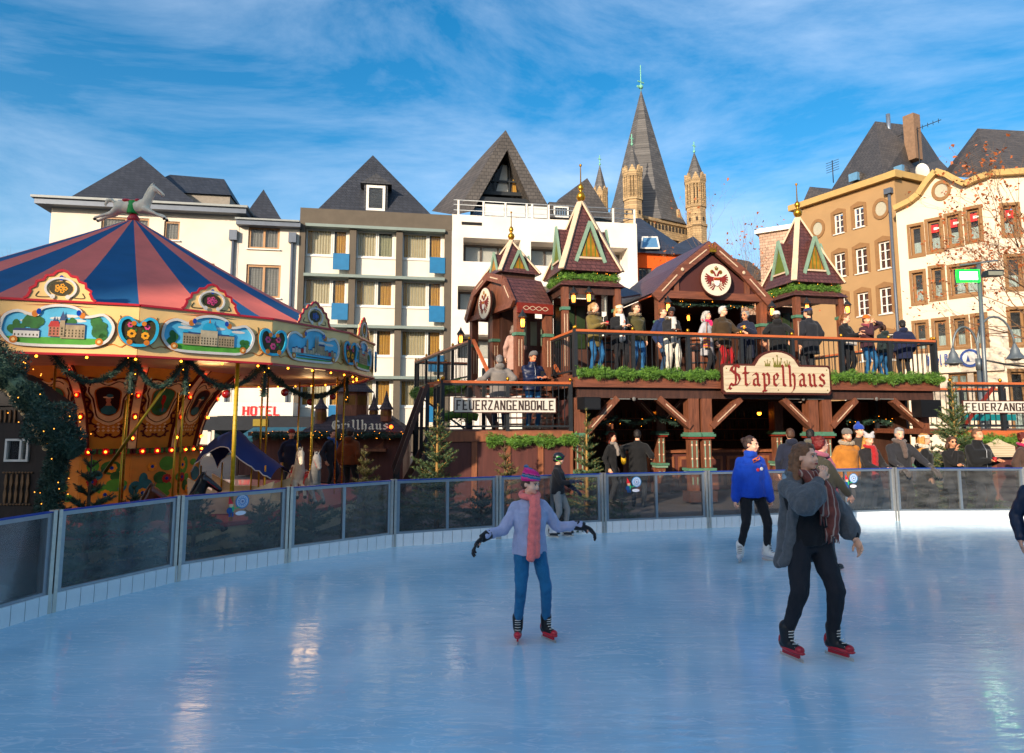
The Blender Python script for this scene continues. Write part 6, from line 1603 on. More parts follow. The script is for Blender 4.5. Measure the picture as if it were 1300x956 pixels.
def scene(mb, kind, rn):
    y = -.016; flat(mb, OUTL, -.012, M_skyp, .004)
    for k in range(5): disc(mb, rn.uniform(-.4, .4), rn.uniform(.08, .18), .10, .02, -.0165-.0002*k, M_scw, 10, .001)
    flat(mb, [(-.56, -.11), (.56, -.11), (.50, -.165), (.35, -.2), (-.4, -.2), (-.52, -.15)], y-.001, M_lawn, .002)
    y = -.020
    if kind == 0:
        tree_paint(mb, -.45, -.0, .10, y, rn); tree_paint(mb, -.28, .07, .12, y, rn); tree_paint(mb, .42, .02, .13, y, rn); tree_paint(mb, .12, .06, .08, y, rn); tree_paint(mb, .5, -.07, .09, y, rn)
        y = -.028; house(mb, -.48, -.2, -.12, -.04, y, M_scw, M_bro, .03); house(mb, -.10, .02, -.10, .02, y-.004, mat('painted_pink_wall', '#b86a50', .6, .2, 10), M_brd, .07); house(mb, .03, .30, -.12, .05, y-.002, M_bst, M_bro, .02); house(mb, .02, .075, -.1, .10, y-.008, M_bst, None)
        flat(mb, [(.01, .10), (.085, .10), (.048, .22)], y-.009, M_bro, .002); flat(mb, [(-.06, .09), (-.02, .09), (-.04, .15)], y-.009, M_bro, .002)
    elif kind == 1:
        tree_paint(mb, -.47, -.06, .10, y, rn); tree_paint(mb, .50, -.09, .08, y, rn); y = -.028
        house(mb, -.36, .34, -.12, .03, y, M_bst, M_bro, .02); house(mb, -.13, .10, -.12, .09, y-.006, mat('painted_light_stone', '#c0ab88', .6, .2, 12), None)
        mb.prism([(.10*cos(pi*k/10)-.015, .09+.11*sin(pi*k/10)) for k in range(11)], y-.012, y-.008, M_scb); flat(mb, [(-.03, .19), (0, .19), (-.015, .25)], y-.013, M_scg, .002)
        for x in (-.33, .3): mb.prism([(x+.035*cos(pi*k/6), .04+.04*sin(pi*k/6)) for k in range(7)], y-.008, y-.004, M_scb)
    elif kind == 2:
        flat(mb, [(-.55, -.12), (.55, -.1), (.5, -.17), (-.5, -.17)], y, M_skyp, .002); y = -.026
        for k in range(16): x = -.5+k*.065; house(mb, x, x+.055, -.1, -.06+rn.uniform(0, .07), y-.0006*k, rn.choice([M_bst, M_brd, M_scw, MC['painted_light_stone'] if 'painted_light_stone' in MC else M_bst]), M_bro, .02, False)
        for x in (.02, .07): flat(mb, [(x-.02, -.08), (x+.02, -.08), (x+.018, .08), (x, .2), (x-.018, .08)], y-.012, M_bst, .003)
        house(mb, .09, .24, -.08, .04, y-.011, M_bst, M_bro, .03, False); flat(mb, [(-.2, -.08), (-.15, -.08), (-.155, .08), (-.175, .13), (-.195, .08)], y-.012, M_bst, .003); flat(mb, [(-.4, -.13), (.5, -.15), (.5, -.165), (-.4, -.145)], y-.014, M_medk, .002)
    else:
        tree_paint(mb, -.45, 0, .1, y, rn); tree_paint(mb, .45, -.02, .1, y, rn); y = -.028; house(mb, -.3, -.1, -.12, .12, y, M_bst, M_bro, .04); house(mb, .1, .3, -.12, .12, y, M_bst, M_bro, .04); house(mb, -.1, .1, -.12, .04, y, M_bst, M_brd, .03)
def flower(mb, x, z, r_, y, m, n=6):
    for k in range(n): a = 2*pi*k/n; disc(mb, x+r_*.6*cos(a), z+r_*.6*sin(a), r_*.42, r_*.42, y-.0004*k, m, 8, .002)
    disc(mb, x, z, r_*.32, r_*.32, y-.004, M_medk, 8, .002)
KA = [-9.5+22.5*k for k in range(16)]
SC_ = [0, 1, 2, 3]
ap = RC*cos(radians(11.25)); hwp = RC*sin(radians(11.25))
for k in range(16):
    al = KA[k]; vis = (al <= 80 or al > 300)
    X = Matrix.Rotation(radians(al), 4, 'Z')@Matrix.Translation((0, -ap, 0))
    m = MB(); m.X = X; m.box((-hwp+.004, 0, ZB), (hwp-.004, .05, ZT), M_yel); pnl = m.build('fascia_panel', car)
    m = MB(); m.X = X; m.box((-hwp+.002, -.03, ZT+.001), (hwp-.002, .06, ZT+.03), M_redp); m.box((-hwp+.002, -.03, ZB-.03), (hwp-.002, .06, ZB-.001), M_redp); m.build('red_trim', car)
    rn = random.Random(k*7+1)
    # corner frame for the medallion, on the seam to the right
    Xs = Matrix.Rotation(radians(al+11.25), 4, 'Z')@Matrix.Translation((0, -RC*1.004, 0))
    T = Matrix.Translation((0, 0, ZM)); Sc = Matrix.Diagonal((1, 1, HS, 1))
    if vis:
        m = MB(); m.X = X@T@Sc; scene(m, [0, 1, 2, 3][k % 4], rn); m.build('painted_scene', pnl)
        m = MB(); m.X = X@T@Sc
        stroke(m, [(a*1.035, b*1.05) for a, b in OUTL], .016, -.010, M_scg, .008, True); stroke(m, OUTL, .034, -.014, M_scw, .022, True)
        for sx in (-1, 1):
            disc(m, sx*.26, .17, .035, .04, -.034, M_scg); disc(m, sx*.22, .20, .026, .036, -.036, M_gem); disc(m, sx*.47, -.15, .045, .045, -.036, M_scg); disc(m, sx*.47, -.15, .02, .02, -.040, M_yel)
            c = smooth_curve([(sx*.5, -.2), (sx*.62, -.17), (sx*.72, -.2), (sx*.78, -.14), (sx*.72, -.12)], 4, False); stroke(m, c, .012, -.004, M_scg, .004)
            c = smooth_curve([(sx*.66, .08), (sx*.70, .12), (sx*.69, .2)], 4, False); stroke(m, c, .01, -.004, M_medk, .003)
        m.build('scroll_frame', pnl)
        m = MB(); m.X = Xs@T@Sc; flat(m, MEDO, -.012, M_medk, .004)
        if k % 2 == 1: flower(m, -.09, .03, .05, -.018, M_flr); flower(m, .09, .04, .045, -.018, M_flr); flower(m, 0, -.06, .05, -.018, M_flr)
        else: flower(m, -.08, -.03, .055, -.018, M_flo, 7); flower(m, .08, -.05, .05, -.018, M_flo, 7); flower(m, .1, .06, .035, -.018, M_flr); flower(m, -.1, .08, .035, -.018, M_flr)
        for q in range(8): disc(m, rn.uniform(-.15, .15), rn.uniform(-.1, .1), .015, .02, -.017, M_gre, 6)
        stroke(m, MEDO, .036, -.014, M_scb, .022, True); stroke(m, [(a*1.12, b*1.12) for a, b in MEDO], .010, -.008, M_scg, .008, True)
        for sx in (-1, 1): disc(m, sx*.06, .1, .03, .03, -.038, M_scg); disc(m, sx*.1, -.14, .035, .035, -.038, M_scg)
        m.build('flower_medallion', pnl)
        m = MB(); m.X = X@Matrix.Translation((0, .01, ZT+.03)); m.prism(PEDO, -.03, .0, M_yel); stroke(m, PEDO, .032, -.025, M_redp, .02)
        E = [(.13*cos(2*pi*q/24), .15+.095*sin(2*pi*q/24)) for q in range(24)]; flat(m, E, -.034, M_medk, .004)
        for q in range(5): a = 2*pi*q/5; flower(m, .05*cos(a), .15+.04*sin(a), .028, -.040, [M_flo, M_flr, M_gem, M_flo][k % 4], 5)
        flower(m, 0, .15, .03, -.043, [M_flo, M_flr, M_gem, M_flo][k % 4], 5)
        E2 = [(.17*cos(radians(-60+q*15)), .15+.135*sin(radians(-60+q*15))) for q in range(21)]; stroke(m, E2, .026, -.034, M_scw, .02)
        disc(m, 0, .285, .026, .036, -.05, M_gem)
        for sx in (-1, 1): stroke(m, smooth_curve([(sx*.12, .035), (sx*.2, .03), (sx*.27, .04), (sx*.24, .1)], 4, False), .012, -.032, M_medk, .003); disc(m, sx*.085, .04, .028, .03, -.05, M_scw)
        m.build('pediment', pnl)
    else:
        m = MB(); m.X = X@Matrix.Translation((0, .01, ZT+.03)); m.prism(PEDO, -.03, .0, M_yel); m.build('pediment', pnl)
# ceiling under the roof
m = MB(); M_ceil = wood('cream_ceiling_boards', (0.55, 0.40, 0.26), .75, (3, 3, 3))
m.lathe([(RC*.97, ZB+.02), (RC*.93, ZB+.10), (2.4, ZB+.35), (.3, ZB+.5)], (0, 0, 0), M_ceil, 32, False, radians(1.75)-pi/2); m.build('ceiling', car)
for k in range(16):
    a = radians(1.75+22.5*k)-pi/2; m = MB(); m.bar((2.3*cos(a), 2.3*sin(a), ZB+.27), (RC*.93*cos(a), RC*.93*sin(a), ZB+.04), .07, .09, M_panelw); m.build('ceiling_beam', car)
bl = MB()
for k in range(16):
    for j in range(3):
        a = radians(1.75+22.5*k+7.5*j)-pi/2; bl.ell((RC*.93*cos(a), RC*.93*sin(a), ZB-.03), .016, M_bulb, 8, 6)
    for j in range(2):
        a = radians(1.75+22.5*k)-pi/2; r_ = RC*(.62+.12*j); bl.ell((r_*cos(a), r_*sin(a), ZB+.14-.06*j), .014, M_bulb, 8, 6)
bl.build('ceiling_bulbs', car, kind='stuff')
# painted centre: twelve flared panels with ribs
PR = [(1.36, 1.42), (1.42, 1.75), (1.53, 2.1), (1.74, 2.45), (2.08, 2.8), (2.6, ZB+.3)]
def prof_at(t):
    z = PR[0][1]+(PR[-1][1]-PR[0][1])*t
    for (r0, z0), (r1, z1) in zip(PR[:-1], PR[1:]):
        if z <= z1+1e-6: return r0+(r1-r0)*(z-z0)/(z1-z0), z
    return PR[-1]
M_opan = mat('orange_cream_panel', '#dc9434', .45, .2, 2.5, coat=.3); M_maro = mat('maroon_scroll', '#5a1410', .45, .2, 10); M_crm = mat('cream_shell', '#f0d2a0', .45, .2, 6)
M_drk = mat('portrait_dark', '#1a120c', .4, .4, 5); M_skin0 = mat('portrait_skin', '#b98262', .5, .15, 8); M_tq = mat('portrait_teal', '#1f6f7a', .5, .4, 6); M_pg = mat('portrait_green', '#2a6a44', .5, .6, 5); M_prd = mat('parrot_red', '#a82018', .5, .3, 10)
TN = math.tan(radians(15))
class CMap:
    """draws flat shapes (s across in metres at mid height, t up 0..1) on a curved centre panel"""
    def __init__(s, al): s.mb = MB(); s.mb.X = Matrix.Rotation(radians(al), 4, 'Z')
    def p(s, x, t, off):
        r_, z = prof_at(max(0, min(1, t*.80-.06))); w_ = x*1.12*(r_/1.6); return (w_, -r_*cos(radians(15))*1.0-off-.035*0, z)
    def poly(s, pts, off, m):
        A = sum(pts[i][0]*pts[(i+1) % len(pts)][1]-pts[(i+1) % len(pts)][0]*pts[i][1] for i in range(len(pts)))
        if A < 0: pts = pts[::-1]
        c = (sum(p[0] for p in pts)/len(pts), sum(p[1] for p in pts)/len(pts))
        n = len(pts); K = 3 if abs(A) > .01 else 1; vs = [s.p(*c, off)]
        for q in range(1, K+1): vs += [s.p(c[0]+(a-c[0])*q/K, c[1]+(b-c[1])*q/K, off) for a, b in pts]
        fs = [(0, 1+i, 1+(i+1) % n) for i in range(n)]
        for q in range(K-1): fs += [(1+q*n+i, 1+(q+1)*n+i, 1+(q+1)*n+(i+1) % n, 1+q*n+(i+1) % n) for i in range(n)]
        s.mb.add(vs, fs, m)
    def ell(s, x, t, rx, rt, off, m, n=16): s.poly([(x+rx*cos(2*pi*k/n), t+rt*sin(2*pi*k/n)) for k in range(n)], off, m)
    def line(s, pts, w, off, m):
        for (a, b) in zip(pts[:-1], pts[1:]):
            d = Vector((b[0]-a[0], (b[1]-a[1])*2.1)); 
            if d.length < 1e-6: continue
            n = Vector((-d.y, d.x)).normalized()*w/2; n = (n.x, n.y/2.1)
            s.mb.add([s.p(a[0]-n[0], a[1]-n[1], off), s.p(b[0]-n[0], b[1]-n[1], off), s.p(b[0]+n[0], b[1]+n[1], off), s.p(a[0]+n[0], a[1]+n[1], off)], [(0, 1, 2, 3), (3, 2, 1, 0)], m)
NT = 14
for k in range(12):
    al = -7.0+30*k
    m = MB(); m.X = Matrix.Rotation(radians(al), 4, 'Z'); vs = []
    for i in range(NT+1):
        r_, z = prof_at(i/NT); w_ = r_*TN*cos(radians(15)); y = -r_*cos(radians(15)); vs += [(-w_, y, z), (w_, y, z)]
    m.add(vs, [(2*i, 2*i+1, 2*i+3, 2*i+2) for i in range(NT)], M_opan, True); pn_ = m.build('centre_panel', car)
    vis = al < 95 or al > 265
    if vis:
        c = CMap(al)
        op = smooth_curve([(-.2, .9), (-.12, .93), (0, .88), (.12, .93), (.2, .9), (.24, .8), (.2, .72), (.19, .62), (.17, .5), (.1, .45), (0, .42), (-.1, .45), (-.17, .5), (-.19, .62), (-.2, .72), (-.24, .8)], 3)
        c.poly([(a*1.18, .68+(b-.68)*1.16) for a, b in op], .012, M_crm); 
        ip = smooth_curve([(-.15, .82), (0, .87), (.15, .82), (.155, .7), (.13, .56), (0, .50), (-.13, .56), (-.155, .7)], 3)
        c.poly(ip, .02, M_pg if k % 2 else M_drk)
        if k % 2 == 0:
            c.ell(0, .70, .035, .035, .026, M_skin0); c.ell(0, .735, .07, .012, .028, M_crm); c.ell(.02, .755, .045, .022, .030, M_tq); c.poly([(-.025, .67), (.025, .67), (.05, .62), (-.05, .62)], .026, M_skin0); c.poly([(-.05, .63), (.05, .63), (.11, .58), (.10, .535), (0, .515), (-.10, .535), (-.11, .58)], .030, M_tq)
        else:
            c.ell(.02, .71, .03, .06, .026, M_prd); c.ell(.0, .76, .02, .02, .028, M_prd); c.line([(.03, .66), (.05, .56)], .015, .026, M_prd); c.ell(-.06, .60, .06, .03, .024, M_gre); c.ell(.06, .58, .06, .03, .025, M_tq)
        c.line(ip+[ip[0]], .018, .028, M_scg); c.line(op+[op[0]], .022, .016, M_maro)
        rn = random.Random(k)
        for sx in (-1, 1):
            sc_ = smooth_curve([(sx*.05, .95), (sx*.2, .97), (sx*.3, .92), (sx*.27, .84), (sx*.31, .76), (sx*.24, .70), (sx*.28, .60), (sx*.22, .52), (sx*.26, .42), (sx*.16, .36), (sx*.2, .28), (sx*.1, .22), (0, .26)], 4, False)
            c.line(sc_, .034, .014, M_maro)
            for q in range(0, len(sc_), 3): c.ell(sc_[q][0]+sx*.03, sc_[q][1], .028, .014, .015, M_maro, 8)
        for i in range(5):
            for j in range(3): 
                x = -.15+i*.075; t = .31+j*.045
                c.poly([(x-.028, t), (x, t-.018), (x+.028, t), (x, t+.018)], .016, M_crm)
        c.line([(-.19, .3), (.17, .42)], .012, .018, M_scg); c.line([(-.17, .42), (.19, .3)], .012, .018, M_scg)
        c.mb.build('panel_painting', pn_)
    # rib with bulbs
    ar = radians(al+15); m = MB(); m.X = Matrix.Rotation(ar, 4, 'Z'); q = [(prof_at(i/NT)) for i in range(NT+1)]
    for (r0, z0), (r1, z1) in zip(q[:-1], q[1:]): m.bar((0, -r0-.01, z0), (0, -r1-.01, z1), .13, .05, M_crm, up=(0, -1, .2))
    for sx in (-1, 1):
        for (r0, z0), (r1, z1) in zip(q[:-1], q[1:]): m.bar((sx*.07, -r0-.01, z0), (sx*.07, -r1-.01, z1), .015, .07, M_maro, up=(0, -1, .2))
    rib = m.build('rib', car)
    if vis:
        m = MB(); m.X = Matrix.Rotation(ar, 4, 'Z')
        for t in (.12, .34, .56, .78): r_, z = prof_at(t); m = MB(); m.X = Matrix.Rotation(ar, 4, 'Z'); m.ell((0, -r_-.045, z), (.045, .015, .075), M_redp, 12, 6); m.build('bulb_rosette', rib)
        for t in (.12, .34, .56, .78): r_, z = prof_at(t); m = MB(); m.X = Matrix.Rotation(ar, 4, 'Z'); m.ell((0, -r_-.075, z-.02), (.018, .018, .024), M_bulbr if t > .5 else M_bulb, 10, 6); m.build('bulb', rib)
    # lower drum and its flower band
    m = MB(); m.X = Matrix.Rotation(radians(al), 4, 'Z'); rr = 1.5; w_ = rr*TN*cos(radians(15)); y = -rr*cos(radians(15))
    m.quad((-w_, y+.06, .45), (w_, y+.06, .45), (w_, y+.06, 1.34), (-w_, y+.06, 1.34), M_opan); pn2 = m.build('drum_panel', car)
    m = MB(); m.X = Matrix.Rotation(radians(al), 4, 'Z'); m.box((-w_, y-.05, 1.34), (w_, y+.06, 1.42), M_maro); m.build('drum_cornice', car)
    if vis:
        for x in (-.25, 0, .25): m = MB(); m.X = Matrix.Rotation(radians(al), 4, 'Z')@Matrix.Translation((0, y-.055, 0)); disc(m, x, 1.38, .06, .06, -.005, M_redp, 14); disc(m, x+.08, 1.38, .03, .05, -.003, M_gre, 10); disc(m, x-.08, 1.38, .03, .05, -.003, M_gre, 10); m.build('rosette', pn2)
        for x in (-.25, 0, .25): m = MB(); m.X = Matrix.Rotation(radians(al), 4, 'Z')@Matrix.Translation((0, y-.055, 0)); m.ell((x, -.02, 1.375), .018, M_bulb, 8, 6); m.build('bulb', pn2)
        m = MB(); m.X = Matrix.Rotation(radians(al), 4, 'Z')@Matrix.Translation((0, y+.055, 0)); rn = random.Random(k+50)
        for q in range(8): disc(m, rn.uniform(-.3, .3), rn.uniform(.6, 1.15), rn.uniform(.06, .16), rn.uniform(.06, .14), -.002-.0006*q, rn.choice([M_lawn, M_tq, M_gre, M_lawn]), 14)
        for q in range(3):
            x, z = rn.uniform(-.25, .25), .66+q*.22
            for j in range(8): a = 2*pi*j/8; disc(m, x+.055*cos(a), z+.055*sin(a), .03, .03, -.010-.0004*j, M_prd if q % 2 else M_flo, 8)
            disc(m, x, z, .03, .03, -.016, M_gem, 10)
        m.build('flower_painting', pn2)
# platform
m = MB(); m.lathe([(4.35, .06), (4.4, .3), (4.4, .42), (1.4, .44)], (0, 0, 0), M_crm, 48, False); m.lathe([(4.42, .38), (4.42, .44)], (0, 0, 0), M_redp, 48, False); m.build('platform', car)
# brass poles (local coordinates from the picture column and a chosen radius)
def loc_on(px, r_):
    """point on ring radius r_ around the carousel axis, near side, seen at column px"""
    d = ray(px, 500); d2 = Vector((d.x, d.y)).normalized(); C = Vector((CX, CY)); b = d2.dot(C); q = b*b-(C.length_squared-r_*r_)
    if q < 0: t = b
    else: t = b-sqrt(q)
    P_ = d2*t-C; a = -(thc+pi/2); return (P_.x*cos(a)-P_.y*sin(a), P_.x*sin(a)+P_.y*cos(a))
def pole(px, r_, rad=.02, zt=None, m_=M_brass):
    x, y = loc_on(px, r_); z1 = ZB+.06 if r_ > 4 else ZB+.2; m = MB(); n = 40; pts = [(x, y, .42), (x, y, z1)]; m.tube(pts, rad, m_, 8)
    for k in range(30):
        z = .5+k*(z1-.6)/30; m.ell((x, y, z), (rad*1.18, rad*1.18, .018), m_, 8, 4)
    m.build('brass_pole', car); return x, y
for px, r_ in ((163, 3.9), (68, 3.9), (233, 4.1), (397, 4.25), (428, 3.5), (437, 4.2), (340, 3.2), (333, 3.4), (20, 4.0), (-30, 4.0)): pole(px, r_, .016)
pole(300, 4.3, .03, m_=mat('yellow_post', '#c9a01a', .4, .1))
a = loc_on(232, 4.2); b_ = loc_on(139, 4.45)
m = MB(); m.tube([(b_[0], b_[1], at(139, 603, 8.8).z), (a[0], a[1], ZB+.02)], .022, M_brass, 8); m.build('diagonal_bar', car)
# swags of dark fir with red balls inside the rim
def swag(px0, px1, r0, r1, z, dip, nballs, lab):
    a = Vector(loc_on(px0, r0)); b_ = Vector(loc_on(px1, r1)); pts = []
    for k in range(9): t = k/8; p = a.lerp(b_, t); pts.append(Vector((p.x, p.y, z-dip*4*t*(1-t))))
    o = garland(pts, .06, M_gdk, 'fir_swag', car, 1500, leaf=.036)
    if nballs:
        for k in range(nballs):
            t = (k+.7)/(nballs+.4); p = a.lerp(b_, t); m = MB(); m.ell((p.x, p.y, z-dip*4*t*(1-t)-.1), .065, mat('red_bauble', '#a01410', .15, .05, coat=1), 12, 8); m.build('red_bauble', car)
swag(235, 335, 4.3, 4.3, ZB+.05, .42, 1, ''); swag(335, 440, 4.2, 4.0, ZB-.05, .38, 3, ''); swag(165, 235, 4.3, 4.3, ZB+.05, .45, 0, ''); swag(60, 165, 4.3, 4.3, ZB+.05, .4, 0, '')
for px, r_ in ((440, 4.0), (165, 4.3), (335, 4.3), (235, 4.3)):
    p = loc_on(px, r_); garland([Vector((p[0], p[1], ZB+.05)), Vector((p[0], p[1], ZB-.5))], .06, M_gdk, 'fir_drop', car, 1300, bulbs=8, leaf=.036)
# the warm light the ceiling bulbs give
for k in range(6):
    a = radians(60*k+20)-pi/2; ld_ = bpy.data.lights.new('bulb_light', 'POINT'); ld_.energy = 6.5; ld_.color = (1.0, .62, .28); ld_.shadow_soft_size = .25
    lo_ = bpy.data.objects.new('bulb_light', ld_); COL.objects.link(lo_); lo_.parent = car; lo_.location = (3.5*cos(a), 3.5*sin(a), ZB-.12)
# blue canopied gondola on the platform
gx, gy = loc_on(312, 3.4); ga = atan2(gy, gx)
gon = thing('carousel_gondola', 'carousel gondola with a swooping dark blue canvas canopy on brass rods', 'carriage', Matrix.Rotation(thc+pi/2, 4, 'Z')@Vector((gx, gy, 0))+Vector((CX, CY, 0)), 0)
hpx = 11.6/FPX
def zpy(py): return at(312, py, 10.6).z
m = MB(); vs = []; nu, nv = 20, 8; PH = zpy(547)
for i in range(nu+1):
    u = i/nu; x = -.62+1.26*u
    top = zpy(575)+(PH-zpy(575))*(sin(min(1, u/.42)*pi/2)**.7 if u < .42 else (1-((u-.42)/.58)**.75)) if u < .42 else PH-(PH-zpy(597))*((u-.42)/.58)**.8
    for j in range(nv+1):
        v = -1+2*j/nv; eave = .30*(v*v)*(1-.5*u); vs.append((x, .48*v, top-eave+.01*sin(i*2.3)*(abs(v))))
m.add(vs, [(i*(nv+1)+j, (i+1)*(nv+1)+j, (i+1)*(nv+1)+j+1, i*(nv+1)+j+1) for i in range(nu) for j in range(nv)], mat('gondola_blue_canvas', '#0a2a66', .8, .1, 4), True); cn = m.build('canopy', gon)
m = MB()
for j in (0, nv):
    pts = [vs[i*(nv+1)+j] for i in range(nu+1)]; m.tube([Vector(p)+Vector((0, 0, -.01+.015*(q % 2))) for q, p in enumerate(pts)], .009, M_scw, 5)
m.build('piping', cn)
for x in (-.5, .0, .52):
    for y in (-.4, .4): m = MB(); m.tube([(x, y, .5), (x, y, PH-.55)], .014, M_brass, 6); m.build('brass_rod', gon)
m = MB(); m.box((-.6, -.45, .45), (.6, .45, .55), M_crm); m.prism([(-.65, .55), (.6, .55), (.68, .95), (.3, .8), (-.3, .8), (-.68, 1.0)], -.46, -.42, M_crm); m.prism([(-.65, .55), (.6, .55), (.68, .95), (.3, .8), (-.3, .8), (-.68, 1.0)], .42, .46, M_crm); m.build('bench_body', gon)

# horses
def horse(label, loc, rz, coat, saddle, blanket, leap=True, sc=1.0, pole_=True, mane=None, group=None):
    t = thing('carousel_horse', label, 'horse', loc, rz, group, sc)
    b = Solid()   # looks towards +x
    b.ell((0, 0, 0), (.42, .155, .18)); b.ell((.28, 0, .03), (.2, .15, .2)); b.ell((-.30, 0, .02), (.2, .155, .19))
    b.chain([(.34, 0, .1), (.46, 0, .32), (.54, 0, .52)], [.145, .105, .085]); b.chain([(.54, 0, .54), (.70, 0, .44), (.80, 0, .36)], [.09, .062, .048]); b.ell((.57, 0, .50), (.09, .06, .09))
    for s_ in (-1, 1):
        b.rc((.53, s_*.035, .60), (.54, s_*.045, .70), .022, .008)
        b.chain([(.36, s_*.08, -.06), (.60, s_*.08, -.16), (.80, s_*.08, -.20 if s_ > 0 else -.26), (.90, s_*.08, -.30)], [.085, .05, .035, .04])
        b.chain([(-.34, s_*.08, -.04), (-.52, s_*.08, -.2), (-.74, s_*.08, -.26), (-.92, s_*.08, -.36 if s_ > 0 else -.32)], [.10, .062, .04, .04])
    b.done('body', t, coat, .016, 3)
    tl = Solid(); tl.chain([(-.46, 0, .10), (-.56, 0, .2), (-.66, 0, .19), (-.72, 0, .08), (-.70, 0, .02)], [.03, .05, .05, .035, .015]); tl.done('tail', t, mane or coat, .014, 2)
    mn = Solid(); mn.chain([(.50, 0, .66), (.42, 0, .50), (.33, 0, .30), (.26, 0, .2)], [.03, .045, .045, .02]); mn.done('mane', t, mane or coat, .014, 2)
    hf = MB()
    for s_ in (-1, 1): hf.ell((.91, s_*.08, -.33), (.045, .042, .04), M_drk, 8, 6); hf.ell((-.93, s_*.08, -.36), (.05, .042, .04), M_drk, 8, 6)
    hf.build('hooves', t)
    s = Solid(); s.loft([((.02, 0, -.19), .13, .165, 0), ((.02, 0, .0), .15, .17, 0), ((.02, 0, .17), .12, .13, 0)]); s.done('girth_cloth', t, blanket, .014, 2)
    s = Solid(); s.ell((-.16, 0, .18), (.13, .12, .06)); s.ell((.14, 0, .19), (.07, .1, .06)); s.ell((0, 0, .16), (.16, .13, .05)); s.done('saddle', t, saddle, .012, 2)
    br = MB(); br.tube([(.80, 0, .41), (.78, .045, .37), (.77, 0, .31), (.78, -.045, .37), (.80, 0, .41)], .008, M_redp, 5); br.tube([(.78, .045, .37), (.6, .07, .52)], .008, M_redp, 5); br.tube([(.78, -.045, .37), (.6, -.07, .52)], .008, M_redp, 5)
    for s_ in (-1, 1): br.ell((.64, s_*.055, .50), .014, M_drk, 8, 6)
    br.build('bridle', t)
    if pole_: m = MB(); m.tube([(0, 0, -.9), (0, 0, 2.1)], .018, M_brass, 8); m.build('brass_pole', t)
    return t
M_hw = mat('aged_white_horse', '#e6d8bc', .5, .15, 7); M_hb2 = mat('black_horse', '#16161a', .35, .2, 5, coat=.4); M_hg = mat('grey_white_horse', '#8d8a84', .4, .3, 9, coat=.4); M_hbr = mat('chestnut_horse', '#6a2f14', .4, .3, 7, coat=.4)
pk = at(155, 262, CY)
horse('white leaping wooden horse with red and green saddle on top of the carousel roof', (CX-.04, CY, pk.z-.02), radians(2), M_hw, M_redp, mat('bright_green_cloth', '#12993c', .5, .1), pole_=False, sc=.72)
def toworld(p, z): 
    v = Matrix.Rotation(thc+pi/2, 4, 'Z')@Vector((p[0], p[1], 0)); return (CX+v.x, CY+v.y, z)
horse('black carousel horse with brown reins near the painted drum', toworld(loc_on(226, 4.0), .62), radians(8), M_hb2, M_bar, M_redp, sc=.8)
horse('white carousel horse with red and white harness, nearer one of the pair', toworld(loc_on(398, 4.1), .84), radians(-62), M_hg, M_redp, M_redp, sc=.8)
horse('pale carousel horse with upright ears, left one of the pair by the brass pole', toworld(loc_on(380, 3.7), .9), radians(-66), M_hw, M_bar, M_redp, sc=.8)
horse('brown carousel horse with red saddle cloth low behind the fir trees', toworld(loc_on(160, 4.1), .5), radians(8), M_hbr, M_redp, mat('teal_cloth', '#1b6f80', .5, .1), sc=.8)

# ------------------------------------------------------------------ ticket booth in front of the carousel, left
M_booth = wood('black_brown_booth_wood', (0.022, 0.012, 0.009), .5, (18, 18, 3))
bt = thing('ticket_booth', 'dark carved wooden booth with a small white window at the left edge', 'booth', (0, 0, 0), 0)
YB = 8.2
def BP(px, py, y=YB): p = at(px, py, y); return p
p0, p1 = BP(-60, 600), BP(64, 600)
zt_b = BP(0, 452).z
m = MB(); hz0, hz1 = BP(20, 586).z, BP(20, 557).z; hx0, hx1 = BP(8, 570).x, BP(38, 570).x
zt_b -= .6; m.wallgrid(p0.x, p1.x, 0, zt_b, [(hx0, hz0, hx1, hz1)], YB, .1, M_booth); m.quad((p1.x, YB, 0), (p1.x*1.09, YB*1.09, 0), (p1.x*1.09, YB*1.09, zt_b), (p1.x, YB, zt_b), M_booth); m.quad((p0.x, YB+.6, 0), (p1.x*1.073, YB+.6, 0), (p1.x*1.073, YB+.6, zt_b), (p0.x, YB+.6, zt_b), M_dark); m.build('wall', bt)
m = MB(); m.prism([(p0.x-.3, zt_b+.002), (p1.x-.1, zt_b+.002), (p1.x-.7, zt_b+.4), (p0.x-.3, zt_b+.6)], YB-.04, YB+.6, M_booth); m.build('roof', bt)
f = MB(); e = .025
for a, b_, c, d in ((hx0, hz0, hx0+e, hz1), (hx1-e, hz0, hx1, hz1), (hx0+e, hz0, hx1-e, hz0+e), (hx0+e, hz1-e, hx1-e, hz1), (hx0+(hx1-hx0)*.62, hz0+e, hx0+(hx1-hx0)*.62+e, hz1-e)): f.box((a, YB-.03, b_), (c, YB+.03, d), M_whitep)
wo = f.build('window', bt)
m = MB(); m.box((hx0+.005, YB, hz0+.005), (hx1-.005, YB+.005, hz1-.005), M_glass); m.build('pane', wo)
fr_ = MB(); z0, z1 = BP(20, 638).z, BP(20, 602).z; M_lit = mat('pale_wood_slat', '#7a5a3c', .7, .2, 10)
for k in range(5):
    x = BP(8+7*k, 620).x; m = MB(); m.prism([(x-.010, z0), (x+.010, z0), (x+.018, z0+(z1-z0)*.3), (x+.006, (z0+z1)/2), (x+.018, z0+(z1-z0)*.7), (x+.008, z1), (x-.008, z1), (x-.018, z0+(z1-z0)*.7), (x-.006, (z0+z1)/2), (x-.018, z0+(z1-z0)*.3)], YB-.025, YB-.005, M_lit); m.build('carved_slat', bt)
